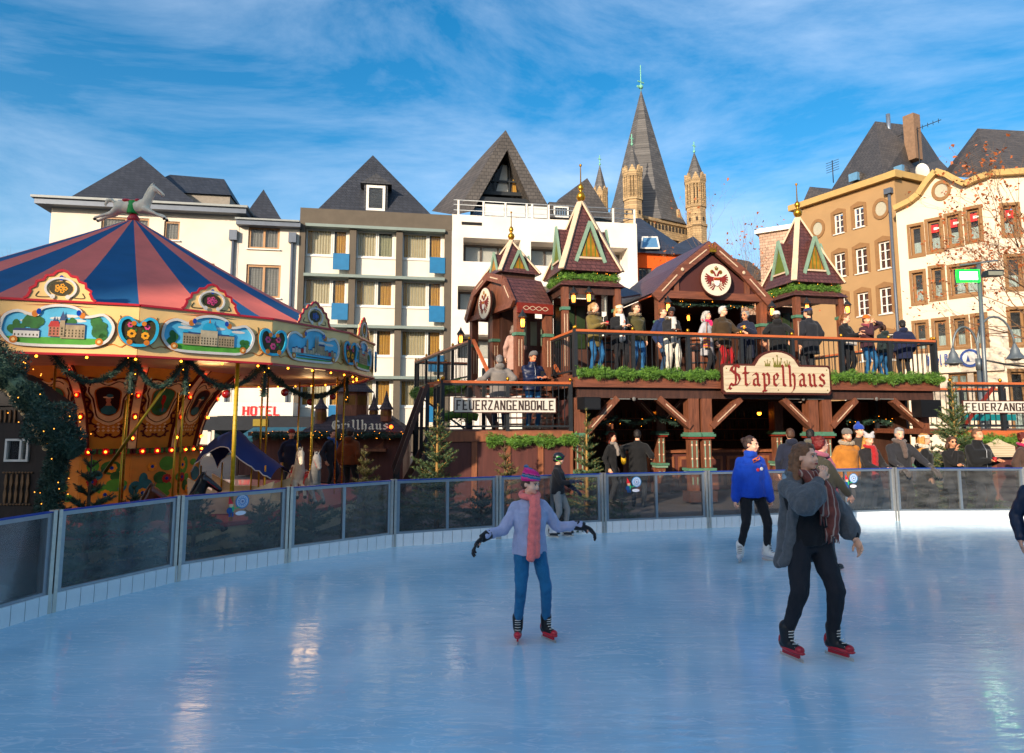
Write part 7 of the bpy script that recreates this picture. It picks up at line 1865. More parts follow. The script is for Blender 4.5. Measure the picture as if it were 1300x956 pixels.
for k in range(4):
    x = BP(2+6*k, 530).x; z = BP(2, 530).z; m = MB(); m.prism([(x-.006, z-.06), (x+.006, z-.06), (x+.012, z), (x+.003, z+.09), (x-.003, z+.09), (x-.012, z)], YB-.025, YB-.005, M_lit); m.build('carved_slat', bt)
for zz in (z0-.02, z1+.02): 
    m = MB(); 
    for k in range(10): x = BP(4+4*k, 620).x; m.ell((x, YB-.015, zz), (.018, .01, .012), M_lit, 8, 4)
    m.build('carved_border', bt, kind='stuff')
# scalloped pale edge under the garland
m = MB(); pts = [(-6, 486), (14, 500), (28, 520), (45, 545), (62, 575)]
for (a, b_), (c, d) in zip(pts[:-1], pts[1:]):
    for k in range(5):
        q = BP(a+(c-a)*k/5, b_+(d-b_)*k/5, YB-.12); m.ell(q, (.05, .02, .035), M_crm, 10, 6)
m.build('scalloped_edge', bt, kind='stuff')
gp = [BP(*q, 8.0) for q in ((-40, 440), (0, 465), (28, 495), (55, 528), (80, 558), (98, 574))]
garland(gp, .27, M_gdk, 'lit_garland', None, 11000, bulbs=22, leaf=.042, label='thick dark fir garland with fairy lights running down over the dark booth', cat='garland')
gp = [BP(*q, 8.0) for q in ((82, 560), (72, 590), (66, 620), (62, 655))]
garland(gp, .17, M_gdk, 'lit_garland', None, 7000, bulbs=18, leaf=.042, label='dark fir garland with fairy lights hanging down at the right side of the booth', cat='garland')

# ------------------------------------------------------------------ Grillhaus stall behind the carousel
GP_ = at(385, 500, 21.5); GF = Frame(GP_.x, GP_.y, radians(3))
gh = thing('grill_stall', 'dark wooden grill stall with turrets and Grillhaus in pale gothic letters', 'stall', GF.o, GF.a)
gw = GF.m(512, 560)[0]; gz = GF.m(450, 548)[1]; gzr = GF.m(450, 553)[1]
M_shing = slate('plum_shingles', (0.07, 0.045, 0.045), .09, .12, .8, .8)
m = MB(); ax, bx = GF.m(398, 580)[0], GF.m(487, 580)[0]
m.wallgrid(-1.5, gw, 0, gzr, [(ax, 1.0, bx, gzr-.45)], 0, .15, M_panelw); m.quad((-1.5, 2.4, 0), (gw, 2.4, 0), (gw, 2.4, gzr), (-1.5, 2.4, gzr), M_bdark); m.quad((gw, 0, 0), (gw, 2.5, 0), (gw, 2.5, gzr), (gw, 0, gzr), M_panelw); m.build('wall', gh)
m = MB()
xm, rr = (ax+bx)/2, (bx-ax)/2
for sx in (-1, 1): m.prism([(xm+sx*rr, 1.35), (xm+sx*rr, gzr-.45), (xm, gzr-.45)]+[(xm+sx*rr*sin(pi/2*k/6), 1.35+(gzr-.5-1.35)*cos(pi/2*k/6)) for k in range(1, 6)], -.04, .06, M_brown)
m.box((ax-.1, -.35, .95), (bx+.1, .2, 1.03), M_bar); m.build('serving_hatch', gh)
m = MB(); m.box((-1.55, -.3, gzr), (gw+.1, 2.5, gzr+.12), M_bdark); q = [GF.m(p, y)[0] for p, y in ((406, 545), (505, 545))]
zr1 = GF.m(450, 526)[1]
m.add([(q[0]-.5, -.25, gzr+.12), (q[1]+.3, -.25, gzr+.12), (q[1]+.3, 2.3, gzr+.12), (q[0]-.5, 2.3, gzr+.12), (q[0]+.25, .6, zr1), (q[1]-.4, .6, zr1), (q[1]-.4, 1.5, zr1), (q[0]+.25, 1.5, zr1)], [(0, 1, 5, 4), (1, 2, 6, 5), (2, 3, 7, 6), (3, 0, 4, 7), (4, 5, 6, 7)], M_shing); m.build('roof', gh)
def tw(px, pyt, pyb, wpx, n, v, eave):
    u, zt = GF.m(px, pyt, v); zb = GF.m(px, pyb, v)[1]; r_ = wpx/2/FPX*21.5; ze_ = GF.m(px, eave, v)[1]
    m = MB(); m.lathe([(r_*.8, zb), (r_*.8, ze_)], (u, v, 0), M_brown, n, False, pi/n); o = m.build('turret', gh)
    m = MB(); m.lathe([(r_*1.1, ze_), (r_*.45, ze_+(zt-ze_)*.42) if n == 8 and wpx < 30 else (r_*.75, ze_+(zt-ze_)*.45), (.01 if wpx < 30 else r_*.6, zt)], (u, v, 0), M_shing, n, False, pi/n); m.build('turret_roof', o)
    for k in range(n):
        a = (k+.5)*2*pi/n+pi/n; x, y = cos(a), sin(a); apo = r_*.8*cos(pi/n); m = MB(); c = Vector((u+x*(apo+.005), v+y*(apo+.005), 0)); h_ = ze_-zb
        m.bar(c+Vector((0, 0, zb+h_*.45)), c+Vector((0, 0, zb+h_*.85)), r_*.5, .02, mat('dim_amber_pane', '#6a4a1c', .3, .3), up=(x, y, 0)); m.build('pane', o)
tw(449, 480, 528, 52, 8, 1.0, 498); tw(408, 502, 545, 18, 8, .3, 519); tw(475, 499, 530, 14, 8, .8, 521); tw(491, 496, 535, 18, 8, .3, 520)
m = MB(); a = GF.m(421, 545, -.35); b_ = GF.m(494, 545, -.35); M_ivory = mat('ivory_letters', '#eadfc4', .6, .1)
black_text(m, 'Grillhaus', a[0], a[1], b_[0]-a[0], .17, -.36, M_ivory, .13, .03, space=.10); m.box((a[0], -.345, a[1]-.02), (b_[0], -.33, a[1]+.0), M_bdark); m.build('lettering', gh)
garland([GF.w(-1.4+k*(gw+1.5)/9, -.33, gzr+.02+.02*sin(k*2)) for k in range(10)], .12, M_gdk, 'fir_garland', None, 1000, bulbs=10, leaf=.07, label='dark fir garland along the grill stall eave', cat='garland')
m = MB(); c = GF.m(497, 542, -.3); m.ell((c[0], -.4, c[1]), .06, mat('orange_lamp', '#ff6a20', .4, 0, emit='#ff5010', es=4), 10, 8); m.build('orange_lamp', gh)
# small awning stall beside it (teal roof)
tt = thing('market_stall', 'low stall with a pale teal awning left of the grill stall', 'stall', at(335, 500, 24).xy.to_3d(), 0)
o = at(335, 500, 24); m = MB(); x0 = at(300, 550, 24).x-o.x; x1 = at(372, 550, 24).x-o.x; z1 = at(330, 543, 24).z; z0 = at(330, 556, 24).z
m.add([(x0, .0, z0), (x1, 0, z0), (x1, 1.6, z1), (x0, 1.6, z1), (x0, 0, z0-.12), (x1, 0, z0-.12)], [(0, 1, 2, 3), (4, 5, 1, 0)], mat('teal_awning', '#4f8f90', .7, .1, 3)); m.build('awning', tt)
m = MB(); m.box((x0, .3, 0), (x1, 2, 1.05), M_panelw); m.box((x0, 2, 0), (x1, 2.1, z1-.05), M_panelw)
m.build('counter', tt)
for x in (x0+.05, x1-.05): m = MB(); m.box((x-.04, .05, 0), (x+.04, .13, z0-.01), M_bdark); m.build('post', tt)
# ------------------------------------------------------------------ people
CL = {}
def cloth(col, kind='plain', rough=.9):
    key = 'cloth_%s_%s' % (col.strip('#'), kind)
    if kind == 'knit': return mat(key, col, rough, .18, 30, .5, 90, sheen=.2)
    if kind == 'fur': return mat(key, col, 1.0, .35, 40, .9, 70, sheen=.3)
    if kind == 'shiny': return mat(key, col, .45, .12, 12, .2, 20)
    if kind == 'denim': return mat(key, col, .85, .22, 9, .25, 120)
    return mat(key, col, rough, .14, 9, .25, 60, sheen=.1)
SKIN = {}
def skin(col='#d9a184'):
    if col not in SKIN:
        m = mat('skin_'+col.strip('#'), col, .5, .07, 14, .08, 80); m.node_tree.nodes['Principled BSDF'].inputs['Subsurface Weight'].default_value = .08; m.node_tree.nodes['Principled BSDF'].inputs['Subsurface Radius'].default_value = (.02, .008, .004); SKIN[col] = m
    return SKIN[col]
def hairmat(col): return mat('hair_'+col.strip('#'), col, .55, .35, 16, .6, 60)
M_eyew = mat('eye_white', '#d9d4cc', .3, 0); M_iris = mat('eye_iris', '#3a2c22', .2, 0); M_lash = mat('brow_brown', '#3d2a1e', .8, .1)
def ik(S_, T_, l1, l2, pole_):
    S_ = Vector(S_); T_ = Vector(T_); d = T_-S_; L_ = min(d.length, (l1+l2)*.999); d.normalize(); T_ = S_+d*L_
    a = (l1*l1-l2*l2+L_*L_)/(2*L_); h = sqrt(max(0, l1*l1-a*a)); p = Vector(pole_); p = p-d*p.dot(d); p = p.normalized() if p.length > 1e-5 else Vector((0, 1, 0))
    return S_+d*a+p*h, T_
def hand_mb(mb, W_, dirv, palm, m, s=1.0, curl=.35, side=1, n=6):
    """palm with four fingers and a thumb; dirv = pointing direction, palm = palm normal, side=+1: thumb towards cross(dir,palm)"""
    d = Vector(dirv).normalized(); pn = Vector(palm); pn = (pn-d*pn.dot(d)).normalized(); x = d.cross(pn)*side
    W_ = Vector(W_); R_ = Matrix((x, d, pn)).transposed()
    c = W_+d*.045*s; mb.ell(c, (.040*s, .052*s, .017*s), m, 10, 6, R_)
    mb.tube([W_-d*.04*s, W_+d*.02*s], [.026*s, .03*s], m, 8)
    for k, (ox, ln) in enumerate(((.029, .070), (.010, .080), (-.010, .074), (-.028, .056))):
        b = W_+d*.088*s+x*ox*s; cu = curl*(1+.15*k); pts = [b-d*.02*s]; dd = d
        for j, f in enumerate((.45, .32, .25)):
            an = cu*(j+.6); dj = (d*cos(an)+pn*sin(an)+x*ox*1.5).normalized(); pts.append(pts[-1]+dj*(ln*f*s+(.02*s if j == 0 else 0)))
        mb.tube(pts, [.0095*s, .0092*s, .0085*s, .006*s], m, n)
    b = W_+d*.025*s+x*.03*s; p1 = b+(x*.8+d*.7+pn*.25).normalized()*.038*s; p2 = p1+(x*.35+d*.9+pn*.45).normalized()*.032*s; mb.tube([b-x*.012*s, p1, p2], [.013*s, .011*s, .007*s], m, n)
def person(label, loc, face=0.0, h=1.70, hero=False, group=None, skin_='#e3a886', hair=('short', '#4a3424'), head=(0, 0), top=None, legs='#26282d', shoes='#1a1a1a', arms=(None, None), feet=None, lean=(0, 0), fat=1.0, female=False, hat=None, scarf=None, glasses=False, gloves=None, skates=None, poleL=None, poleR=None, extra=None, beard=None, hands_dir=(None, None), bare_hands=True, curls=(.4, .4), hipdrop=0.0, trous_w=1.0, open_coat=None):
    k = h/(1.76 if skates else 1.70)
    t = thing('person', label, 'person', loc, face, group, k)
    lx, ly = lean
    if skates and not hipdrop: hipdrop = -.062
    vox = .0095 if hero else .0175
    sk = skin(skin_)
    hipz = .90-hipdrop; pel = Vector((0, 0, hipz+.03)); wst = Vector((lx*.35, ly*.35, 1.08-hipdrop)); chest = Vector((lx*.75, ly*.75, 1.30-hipdrop)); nb = Vector((lx, ly, 1.44-hipdrop)); 
    yaw, pitch = head; Rh = Matrix.Rotation(yaw, 3, 'Z')@Matrix.Rotation(pitch, 3, 'X')
    hc = nb+Vector((0, -.015, .13))+Rh@Vector((0, -.01, .025))
    shw = (.150 if female else .178)*(.5+.5*fat)
    sh = [nb+Vector((-shw, .01, -.098)), nb+Vector((shw, .01, -.098))]
    dflt = [Vector((-.25*fat, -.03, .86-hipdrop)), Vector((.25*fat, -.03, .86-hipdrop))]
    wr = []; el = []
    for i in (0, 1):
        T_ = Vector(arms[i]) if arms[i] is not None else dflt[i]
        pl = (poleR, poleL)[1-i] if False else (poleR if i == 0 else poleL)
        e, w = ik(sh[i], T_, .285, .255, pl or (((-1) if i == 0 else 1)*.5, .7, -.6)); el.append(e); wr.append(w)
    ft = feet or [(-.11, .0, .09), (.11, .0, .09)]
    hip = [Vector((-.09, 0, hipz)), Vector((.09, 0, hipz))]; kn = []; an = []
    for i in (0, 1):
        kk, aa = ik(hip[i], ft[i][:3], .43, .43, (((-1) if i == 0 else 1)*.12, -1, .1)); kn.append(kk); an.append(aa)
    # body: one continuous surface
    b = Solid(); H = lambda x, y, z: hc+Rh@Vector((x, y, z))
    b.ell(H(0, .012, .025), (.076, .093, .092), Rh); b.ell(H(0, -.028, -.03), (.062, .064, .078), Rh); b.ell(H(0, -.055, -.082), (.032, .032, .028), Rh); b.ell(H(0, -.01, -.06), (.058, .06, .045), Rh)
    b.rc(H(0, -.086, .012), H(0, -.104, -.026), .008, .012); b.ell(H(.011, -.094, -.031), .008); b.ell(H(-.011, -.094, -.031), .008)
    for sx in (-1, 1): b.ell(H(sx*.077, .012, -.012), (.011, .021, .030), Rh); b.ell(H(sx*.034, -.066, -.038), (.024, .024, .022), Rh)
    b.ell(H(0, -.083, .026), (.046, .014, .010), Rh); b.ell(H(0, -.088, -.058), (.022, .012, .012), Rh)
    b.rc(nb+Vector((0, .01, -.04)), hc+Rh@Vector((0, .015, -.06)), .058, .052)
    b.loft([((0, 0, hipz-.04), .11, .075, 0), (pel, .13, .085, 0), (wst, .105*fat, .08*fat, 0), (chest, .135*fat, .09*fat, 0), (nb+Vector((0, .01, -.06)), .11, .06, 0), (nb, .06, .055, 0)])
    for i in (0, 1):
        b.chain([sh[i], el[i], wr[i]], [.046, .034, .026]); b.chain([hip[i], kn[i], an[i]], [.068*min(1, trous_w), .044*min(1, trous_w), .032*min(1, trous_w)]); b.rc(an[i], an[i]+Vector((0, -.02, -.03)), .028, .022)
    ex = MB(); hm = gloves and cloth(gloves, 'knit'); hmb = MB(); hml = []
    for i in (0, 1):
        hd = hands_dir[i]; dv, pv_ = (hd if hd else ((wr[i]-el[i]).normalized(), Vector((0.9 if i == 0 else -.9, -.1, 0)) if abs((wr[i]-el[i]).normalized().z) > .7 else Vector((0, .2, -1))))
        sd_ = 1 if i == 0 else -1
        hand_mb(ex, wr[i]+(wr[i]-el[i]).normalized()*.015, dv, pv_, sk, .74 if hm else 1.0, curls[i], -sd_, 8 if hero else 5)
        if hm:
            hmb = MB(); hml.append(hmb)
            dn = Vector(dv).normalized(); q = wr[i]+dn*.015; hand_mb(hmb, q, dv, pv_, hm, 1.5, curls[i]*.9, -sd_, 8)
            hmb.tube([wr[i]-(wr[i]-el[i]).normalized()*.07, q+dn*.03], [.052, .046], hm, 10)
    b.done('body', t, sk, vox, 3, ex)
    for q_ in hml: q_.build('glove', t)
    # face
    f = MB()
    for sx in (-1, 1): f = MB(); f.ell(H(sx*.031, -.082, .004), (.0135, .007, .0075), M_eyew, 10, 6, Rh); f.ell(H(sx*.031, -.0875, .004), (.0065, .003, .0068), M_iris, 8, 5, Rh); f.build('eye', t)
    f = MB(); hcx = hair[1]; bm_ = hairmat(hcx)
    for sx in (-1, 1): f = MB(); f.tube([H(sx*.016, -.094, .021), H(sx*.034, -.090, .027), H(sx*.052, -.078, .020)], [.003, .0038, .002], bm_ if hair[1] not in ('#c8c4bd',) else M_lash, 5); f.tube([H(sx*.019, -.089, .010), H(sx*.032, -.0885, .0125), H(sx*.046, -.080, .008)], [.0012, .0022, .0012], M_iris, 5); f.build('eyebrow', t)
    f = MB(); f.tube([H(-.024, -.092, -.058), H(-.009, -.101, -.0545), H(0, -.102, -.056), H(.009, -.101, -.0545), H(.024, -.092, -.058)], [.002, .005, .0045, .005, .002], mat('lips', '#a8564c', .45, .05), 6); f.tube([H(-.02, -.093, -.061), H(0, -.102, -.064), H(.02, -.093, -.061)], [.002, .0065, .002], MC['lips'], 6); f.build('mouth', t)
    if glasses:
        f = MB()
        for sx in (-1, 1): f.tube([H(sx*.033+.02*cos(a), -.1, .004+.016*sin(a)) for a in [2*pi*q/12 for q in range(12)]], .0022, M_dark, 5, closed=True); f.tube([H(sx*.053, -.098, .006), H(sx*.076, .0, .008)], .002, M_dark, 5)
        f.tube([H(-.013, -.102, .008), H(.013, -.102, .008)], .002, M_dark, 5)
        if glasses == 'sun': f.ell(H(-.033, -.1, .004), (.019, .003, .015), M_dark, 10, 6, Rh); f.ell(H(.033, -.1, .004), (.019, .003, .015), M_dark, 10, 6, Rh)
        f.build('glasses', t)
    if beard: s = Solid(); s.ell(H(0, -.05, -.085), (.052, .05, .04), Rh); s.ell(H(0, -.03, -.065), (.066, .045, .035), Rh); s.done('beard', t, hairmat(beard), .01, 2)
    # hair
    st_, hcl = hair; hm_ = hairmat(hcl)
    if st_ != 'none':
        s = Solid()
        s.ell(H(0, .026, .036), (.086, .094, .092), Rh); s.ell(H(0, .05, -.01), (.082, .07, .07), Rh)
        if st_ == 'short': s.ell(H(0, -.035, .098), (.058, .045, .022), Rh)
        if st_ in ('curly', 'bob'):
            for q in range(26):
                a = q*2.4; r_ = .085; s.ell(H(r_*sin(a)*(.9), .03+.07*cos(a) if cos(a) > -.3 else .02, .06+.055*sin(q*1.7)-(.05 if st_ == 'bob' else .02)), .03)
        if st_ in ('long', 'bob'):
            s.ell(H(0, -.028, .092), (.062, .05, .028), Rh); s.ell(H(-.05, -.02, .06), (.03, .045, .04), Rh); s.ell(H(.05, -.02, .06), (.03, .045, .04), Rh)
            dn = -.36 if st_ == 'long' else -.14
            for sx in (-1, 1):
                s.chain([H(sx*.070, .03, .05), H(sx*.082, .045, -.04), H(sx*.10, .045, dn*.6), H(sx*.11, .03, dn)], [.030, .036, .044, .024]); s.chain([H(sx*.045, .08, .0), H(sx*.055, .10, dn*.6), H(sx*.06, .11, dn*1.05)], [.045, .05, .03])
            s.chain([H(0, .09, 0), H(0, .115, dn*.6), H(0, .12, dn*1.1)], [.055, .055, .03])
        if st_ == 'bun': s.ell(H(0, .115, .045), (.05, .045, .045), Rh)
        if st_ == 'pony': s.chain([H(0, .10, .07), H(0, .15, .04), H(0, .15, -.08), H(0, .13, -.18)], [.03, .035, .035, .015])
        s.done('hair', t, hm_, .009 if hero else .014, 1, wr=(.0035, 95))
    # headgear
    if hat:
        kind, hc1 = hat[0], hat[1]; hmx = cloth(hc1, 'knit')
        s = Solid()
        if kind in ('beanie', 'pompom', 'stripes'):
            s.loft([(H(0, .012, .045), .001, .001, yaw)] if False else [(H(0, .008, .035), .094, .108, yaw), (H(0, .01, .075), .096, .108, yaw), (H(0, .015, .115), .082, .092, yaw), (H(0, .02, .145), .045, .05, yaw)])
            if kind == 'pompom': s.ell(H(0, .02, .165), .034)
            if kind == 'stripes':
                s.loft([(H(0, .01, .03), .10, .115, yaw), (H(0, .012, .07), .101, .114, yaw), (H(-.01, .02, .125), .078, .088, yaw), (H(-.035, .04, .17), .036, .04, yaw)]); s.ell(H(-.055, .05, .185), (.03, .025, .022), Rh)
                hmx = stripe_hat()
        elif kind == 'cap': s.loft([(H(0, .012, .045), .09, .104, yaw), (H(0, .015, .09), .088, .098, yaw), (H(0, .02, .13), .05, .056, yaw)]); s.ell(H(0, -.12, .05), (.07, .06, .009), Rh)
        elif kind == 'hood': s.ell(H(0, .035, .03), (.105, .11, .115), Rh); s.ell(H(0, .07, -.05), (.10, .08, .09), Rh)
        elif kind == 'band': s.loft([(H(0, .006, .02), .092, .107, yaw), (H(0, .008, .09), .092, .104, yaw)])
        elif kind == 'helmet': s.ell(H(0, .01, .045), (.112, .13, .105), Rh); s.ell(H(0, -.09, .065), (.085, .05, .018), Rh); s.ell(H(0, .07, -.01), (.10, .07, .06), Rh); hmx = mat('helmet_black', '#15171a', .3, .05, coat=.6)
        elif kind == 'floppy': s.loft([(H(0, .008, .035), .098, .11, yaw), (H(0, .01, .08), .10, .112, yaw), (H(0, .015, .12), .085, .095, yaw)]); s.chain([H(-.06, .01, .11), H(-.10, .01, .15)], [.035, .03]); s.chain([H(.06, .01, .12), H(.09, .01, .15)], [.03, .025])
        s.done('hat', t, hmx, .010, 2, wr=(.002, 120) if kind != 'helmet' else None)
        if kind == 'helmet':
            g_ = MB(); gm = mat('helmet_green', '#2fae2a', .4, 0)
            for sx in (-1, 1): g_.tube([H(sx*.10, .06, .03), H(sx*.112, .0, .06), H(sx*.10, -.05, .02)], .008, gm, 6); g_.tube([H(sx*.10, .07, -.02), H(sx*.098, -.02, -.05), H(sx*.05, -.05, -.12)], .006, gm, 6)
            g_.build('helmet_stripes', t)
        if len(hat) > 2 and hat[2] == 'brim': s = MB(); s.tube([H(.097*cos(a), .008+.11*sin(a), .035) for a in [2*pi*q/16 for q in range(16)]], .016, cloth(hat[3], 'knit'), 8, closed=True); s.build('hat_brim', t)
    # trousers
    s = Solid(); lw = trous_w
    s.loft([((0, .0, hipz-.10), .155, .11, 0), ((0, .005, hipz), .168*(.6+.4*fat), .122, 0), (pel+Vector((0, 0, .05)), .155*(.5+.5*fat), .112, 0), (wst-Vector((0, 0, .02)), .138*fat, .105*fat, 0)])
    for i in (0, 1): s.chain([hip[i]+Vector((0, 0, -.01)), kn[i], an[i]+Vector((0, .005, .035 if skates else .0))], [.097*lw, .066*lw, .052*lw if not skates else .047])
    lm = legs if not isinstance(legs, str) else cloth(legs, 'denim' if legs in ('#2a5f8e', '#1f5a86', '#245a8a', '#27415c') else 'plain')
    s.done('trousers' if trous_w > .9 else 'leggings', t, lm, vox*1.15, 3, wr=(.003, 42) if not hero else (.009, 16, 'fold'))
    # shoes or skates
    for i in (0, 1):
        fo = ft[i][3] if len(ft[i]) > 3 else (-.15 if i == 0 else .15)   # toe direction
        D = Vector((sin(fo), -cos(fo), 0)); A = an[i]
        s = Solid()
        if skates:
            s.rc(A+Vector((0, 0, .10)), A+Vector((0, 0, -.01)), .062, .055); s.rc(A+Vector((0, 0, -.035))-D*.03, A+D*.11+Vector((0, 0, -.045)), .045, .036); s.ell(A+D*.13+Vector((0, 0, -.045)), .034); s.ell(A-D*.045+Vector((0, 0, -.04)), (.035, .035, .04))
            o = s.done('ice_skate', t, mat('skate_boot_'+skates[0].strip('#'), skates[0], .4, .1, 12), .009 if hero else .012, 2)
            tr = MB(); q = A+D*.05+Vector((0, 0, -.075)); X_ = Vector((D.y, -D.x, 0))
            c2 = mat('skate_trim_'+skates[1].strip('#'), skates[1], .35, .1, 12, coat=.4)
            e = Matrix((X_, D, Vector((0, 0, 1)))).transposed(); tr.ell(A+D*.055+Vector((0, 0, -.066)), (.046, .135, .026), c2, 14, 6, e); tr.ell(A+D*.135+Vector((0, 0, -.045)), (.038, .042, .032), c2, 12, 6, e); tr.ell(A-D*.055+Vector((0, 0, -.02)), (.034, .03, .06), c2, 12, 6, e); tr.build('sole', o)
            la = MB()
            for j in range(6): c = A+D*(.052+.0*j)+Vector((0, 0, .08-.022*j))+D*(max(0, j-2)*.02); la.tube([c-X_*.03, c+D*.012, c+X_*.03], .004, M_whitep if skates[0] != '#d8d8d4' else M_iron, 5)
            la.build('laces', o)
            bl_ = MB(); bl_.bar(A-D*.085+Vector((0, 0, -.125)), A+D*.17+Vector((0, 0, -.125)), .004, .026, M_steel); bl_.bar(A-D*.05+Vector((0, 0, -.10)), A+D*.13+Vector((0, 0, -.10)), .02, .03, c2 if len(skates) < 3 else cloth(skates[2])); bl_.build('blade', o)
        else:
            s.rc(A+Vector((0, .01, .03)), A+Vector((0, 0, -.02)), .052, .05); s.rc(A+Vector((0, 0, -.05))-D*.03, A+D*.13+Vector((0, 0, -.055)), .042, .036); s.done('shoe', t, mat('shoe_'+shoes.strip('#'), shoes, .5, .1, 10), .013, 2)
    # upper garment
    if top:
        col = top['c']; kind = top.get('k', 'plain'); hem = top.get('hem', .80)-hipdrop; bulk = top.get('bulk', 1.0); fl = top.get('flare', 1.0); sl = top.get('sleeve', 1.0); bulk *= 1.0 if hero else 1.06; B = fat*bulk
        tm = col if not isinstance(col, str) else cloth(col, kind if kind != 'puff' else 'shiny')
        s = Solid(); base = Vector((0, 0, 0))
        rings = []
        if hem < .72: rings.append(((0, .01, hem), .185*fl*max(1, B*.95), .145*fl*max(1, B*.95), 0))
        rings.append(((0, .008, max(hem, .84-hipdrop)-.0), .19*fl*(.5+.5*B), .142*fl*(.5+.5*B), 0))
        rings += [(wst, .158*B*(.96 if female else 1.04), .125*B, 0), (chest, .182*B, .132*B, 0), (nb+Vector((0, .01, -.10)), .155, .10, 0), (nb+Vector((0, .008, -.02)), .085, .08, 0), (nb+Vector((0, 0, .03 if kind != 'deep' else 0)), .07, .072, 0)]
        s.loft(rings)
        cz = top.get('sl_cut', 1.0)
        for i in (0, 1):
            w_ = el[i].lerp(wr[i], .96*cz); o_ = sh[i]
            s.rc(nb+Vector((0, .012, -.035)), o_, .055, .058); s.chain([o_, el[i], w_], [.062*bulk, .058*bulk*sl, .044*bulk*sl])
            if top.get('wide'): s.chain([o_.lerp(el[i], .5), el[i]+Vector((0, 0, -.03)), el[i].lerp(wr[i], .7)+Vector((0, 0, -.02)), w_], [.075, .105*top['wide'], .10*top['wide'], .05])
        if top.get('hood'): s.ell(nb+Vector((0, .095, .01)), (.12, .07, .075)); s.ell(nb+Vector((0, .05, .03)), (.115, .08, .05))
        if top.get('collar'): s.loft([(nb+Vector((0, 0, -.02)), .10, .10, 0), (nb+Vector((0, -.004, .06)), .088, .092, 0)])
        s.done(top.get('n', 'jacket'), t, tm, vox*1.15, 4 if not hero else 5, wr=(.009, .075, 'puff') if kind == 'puff' else ((.0045, 34) if not hero else (.014, 11, 'fold')))
        if top.get('fur'): s = Solid(); [s.ell(nb+Vector((.115*cos(a), .02+.10*sin(a), .02+.02*sin(a))), .042) for a in [2*pi*q/10 for q in range(10)]]; s.done('fur_collar', t, cloth(top['fur'], 'fur'), .012, 1, wr=(.008, 120))
        if top.get('zip'): m = MB(); m.tube([nb+Vector((0, -.085*1, .02)), chest+Vector((0, -.136*B, 0)), wst+Vector((0, -.130*B, 0)), Vector((0, -.135*B, max(hem, .82)))], .006, mat('zip_metal', '#8d8f92', .4, .1, metal=.6), 5); m.build('zip', t)
    if scarf:
        sc_, styl = scarf[0], scarf[1]; smx = sc_ if not isinstance(sc_, str) else cloth(sc_, 'knit')
        s = Solid(); 
        for q in range(12):
            a = 2*pi*q/12; a2 = 2*pi*(q+1)/12; z_ = lambda x: .035-.025*cos(x+pi/2)*1
            s.rc(nb+Vector((.092*cos(a), .005+.095*sin(a), .03+.022*sin(a))), nb+Vector((.092*cos(a2), .005+.095*sin(a2), .03+.022*sin(a2))), .036, .036, 8)
        if styl == 'long':
            y0 = -.15; s.chain([nb+Vector((.02, -.11, .0)), chest+Vector((.0, -.165*fat, -.0)), wst+Vector((-.015, -.17*fat, -.05)), Vector((-.03, -.165*fat, .83-hipdrop))], [.045, .05, .052, .05]); s.chain([nb+Vector((.05, -.10, .0)), chest+Vector((.045, -.155*fat, -.0)), wst+Vector((.03, -.16*fat, -.02)), Vector((.035, -.155*fat, .86-hipdrop))], [.04, .045, .045, .045])
        if styl == 'short': s.chain([nb+Vector((0, -.11, -.01)), chest+Vector((.02, -.155*fat, .02)), chest+Vector((.03, -.16*fat, -.12))], [.05, .05, .04])
        if styl == 'drape':
            s.chain([nb+Vector((.07, -.08, -.01)), chest+Vector((.09, -.145*fat, .02)), chest+Vector((.11, -.165*fat, -.16)), wst+Vector((.12, -.155*fat, -.10))], [.05, .055, .06, .04]); s.chain([nb+Vector((-.03, -.10, -.02)), chest+Vector((.0, -.15*fat, .0)), chest+Vector((.03, -.16*fat, -.16))], [.05, .05, .035])
        s.done('scarf', t, smx, .009 if hero else .012, 3, wr=(.004, 60))
    if extra: extra(t, dict(nb=nb, hc=hc, H=H, Rh=Rh, wr=wr, el=el, chest=chest, wst=wst, sh=sh, hip=hip, kn=kn, an=an, B=fat))
    return t
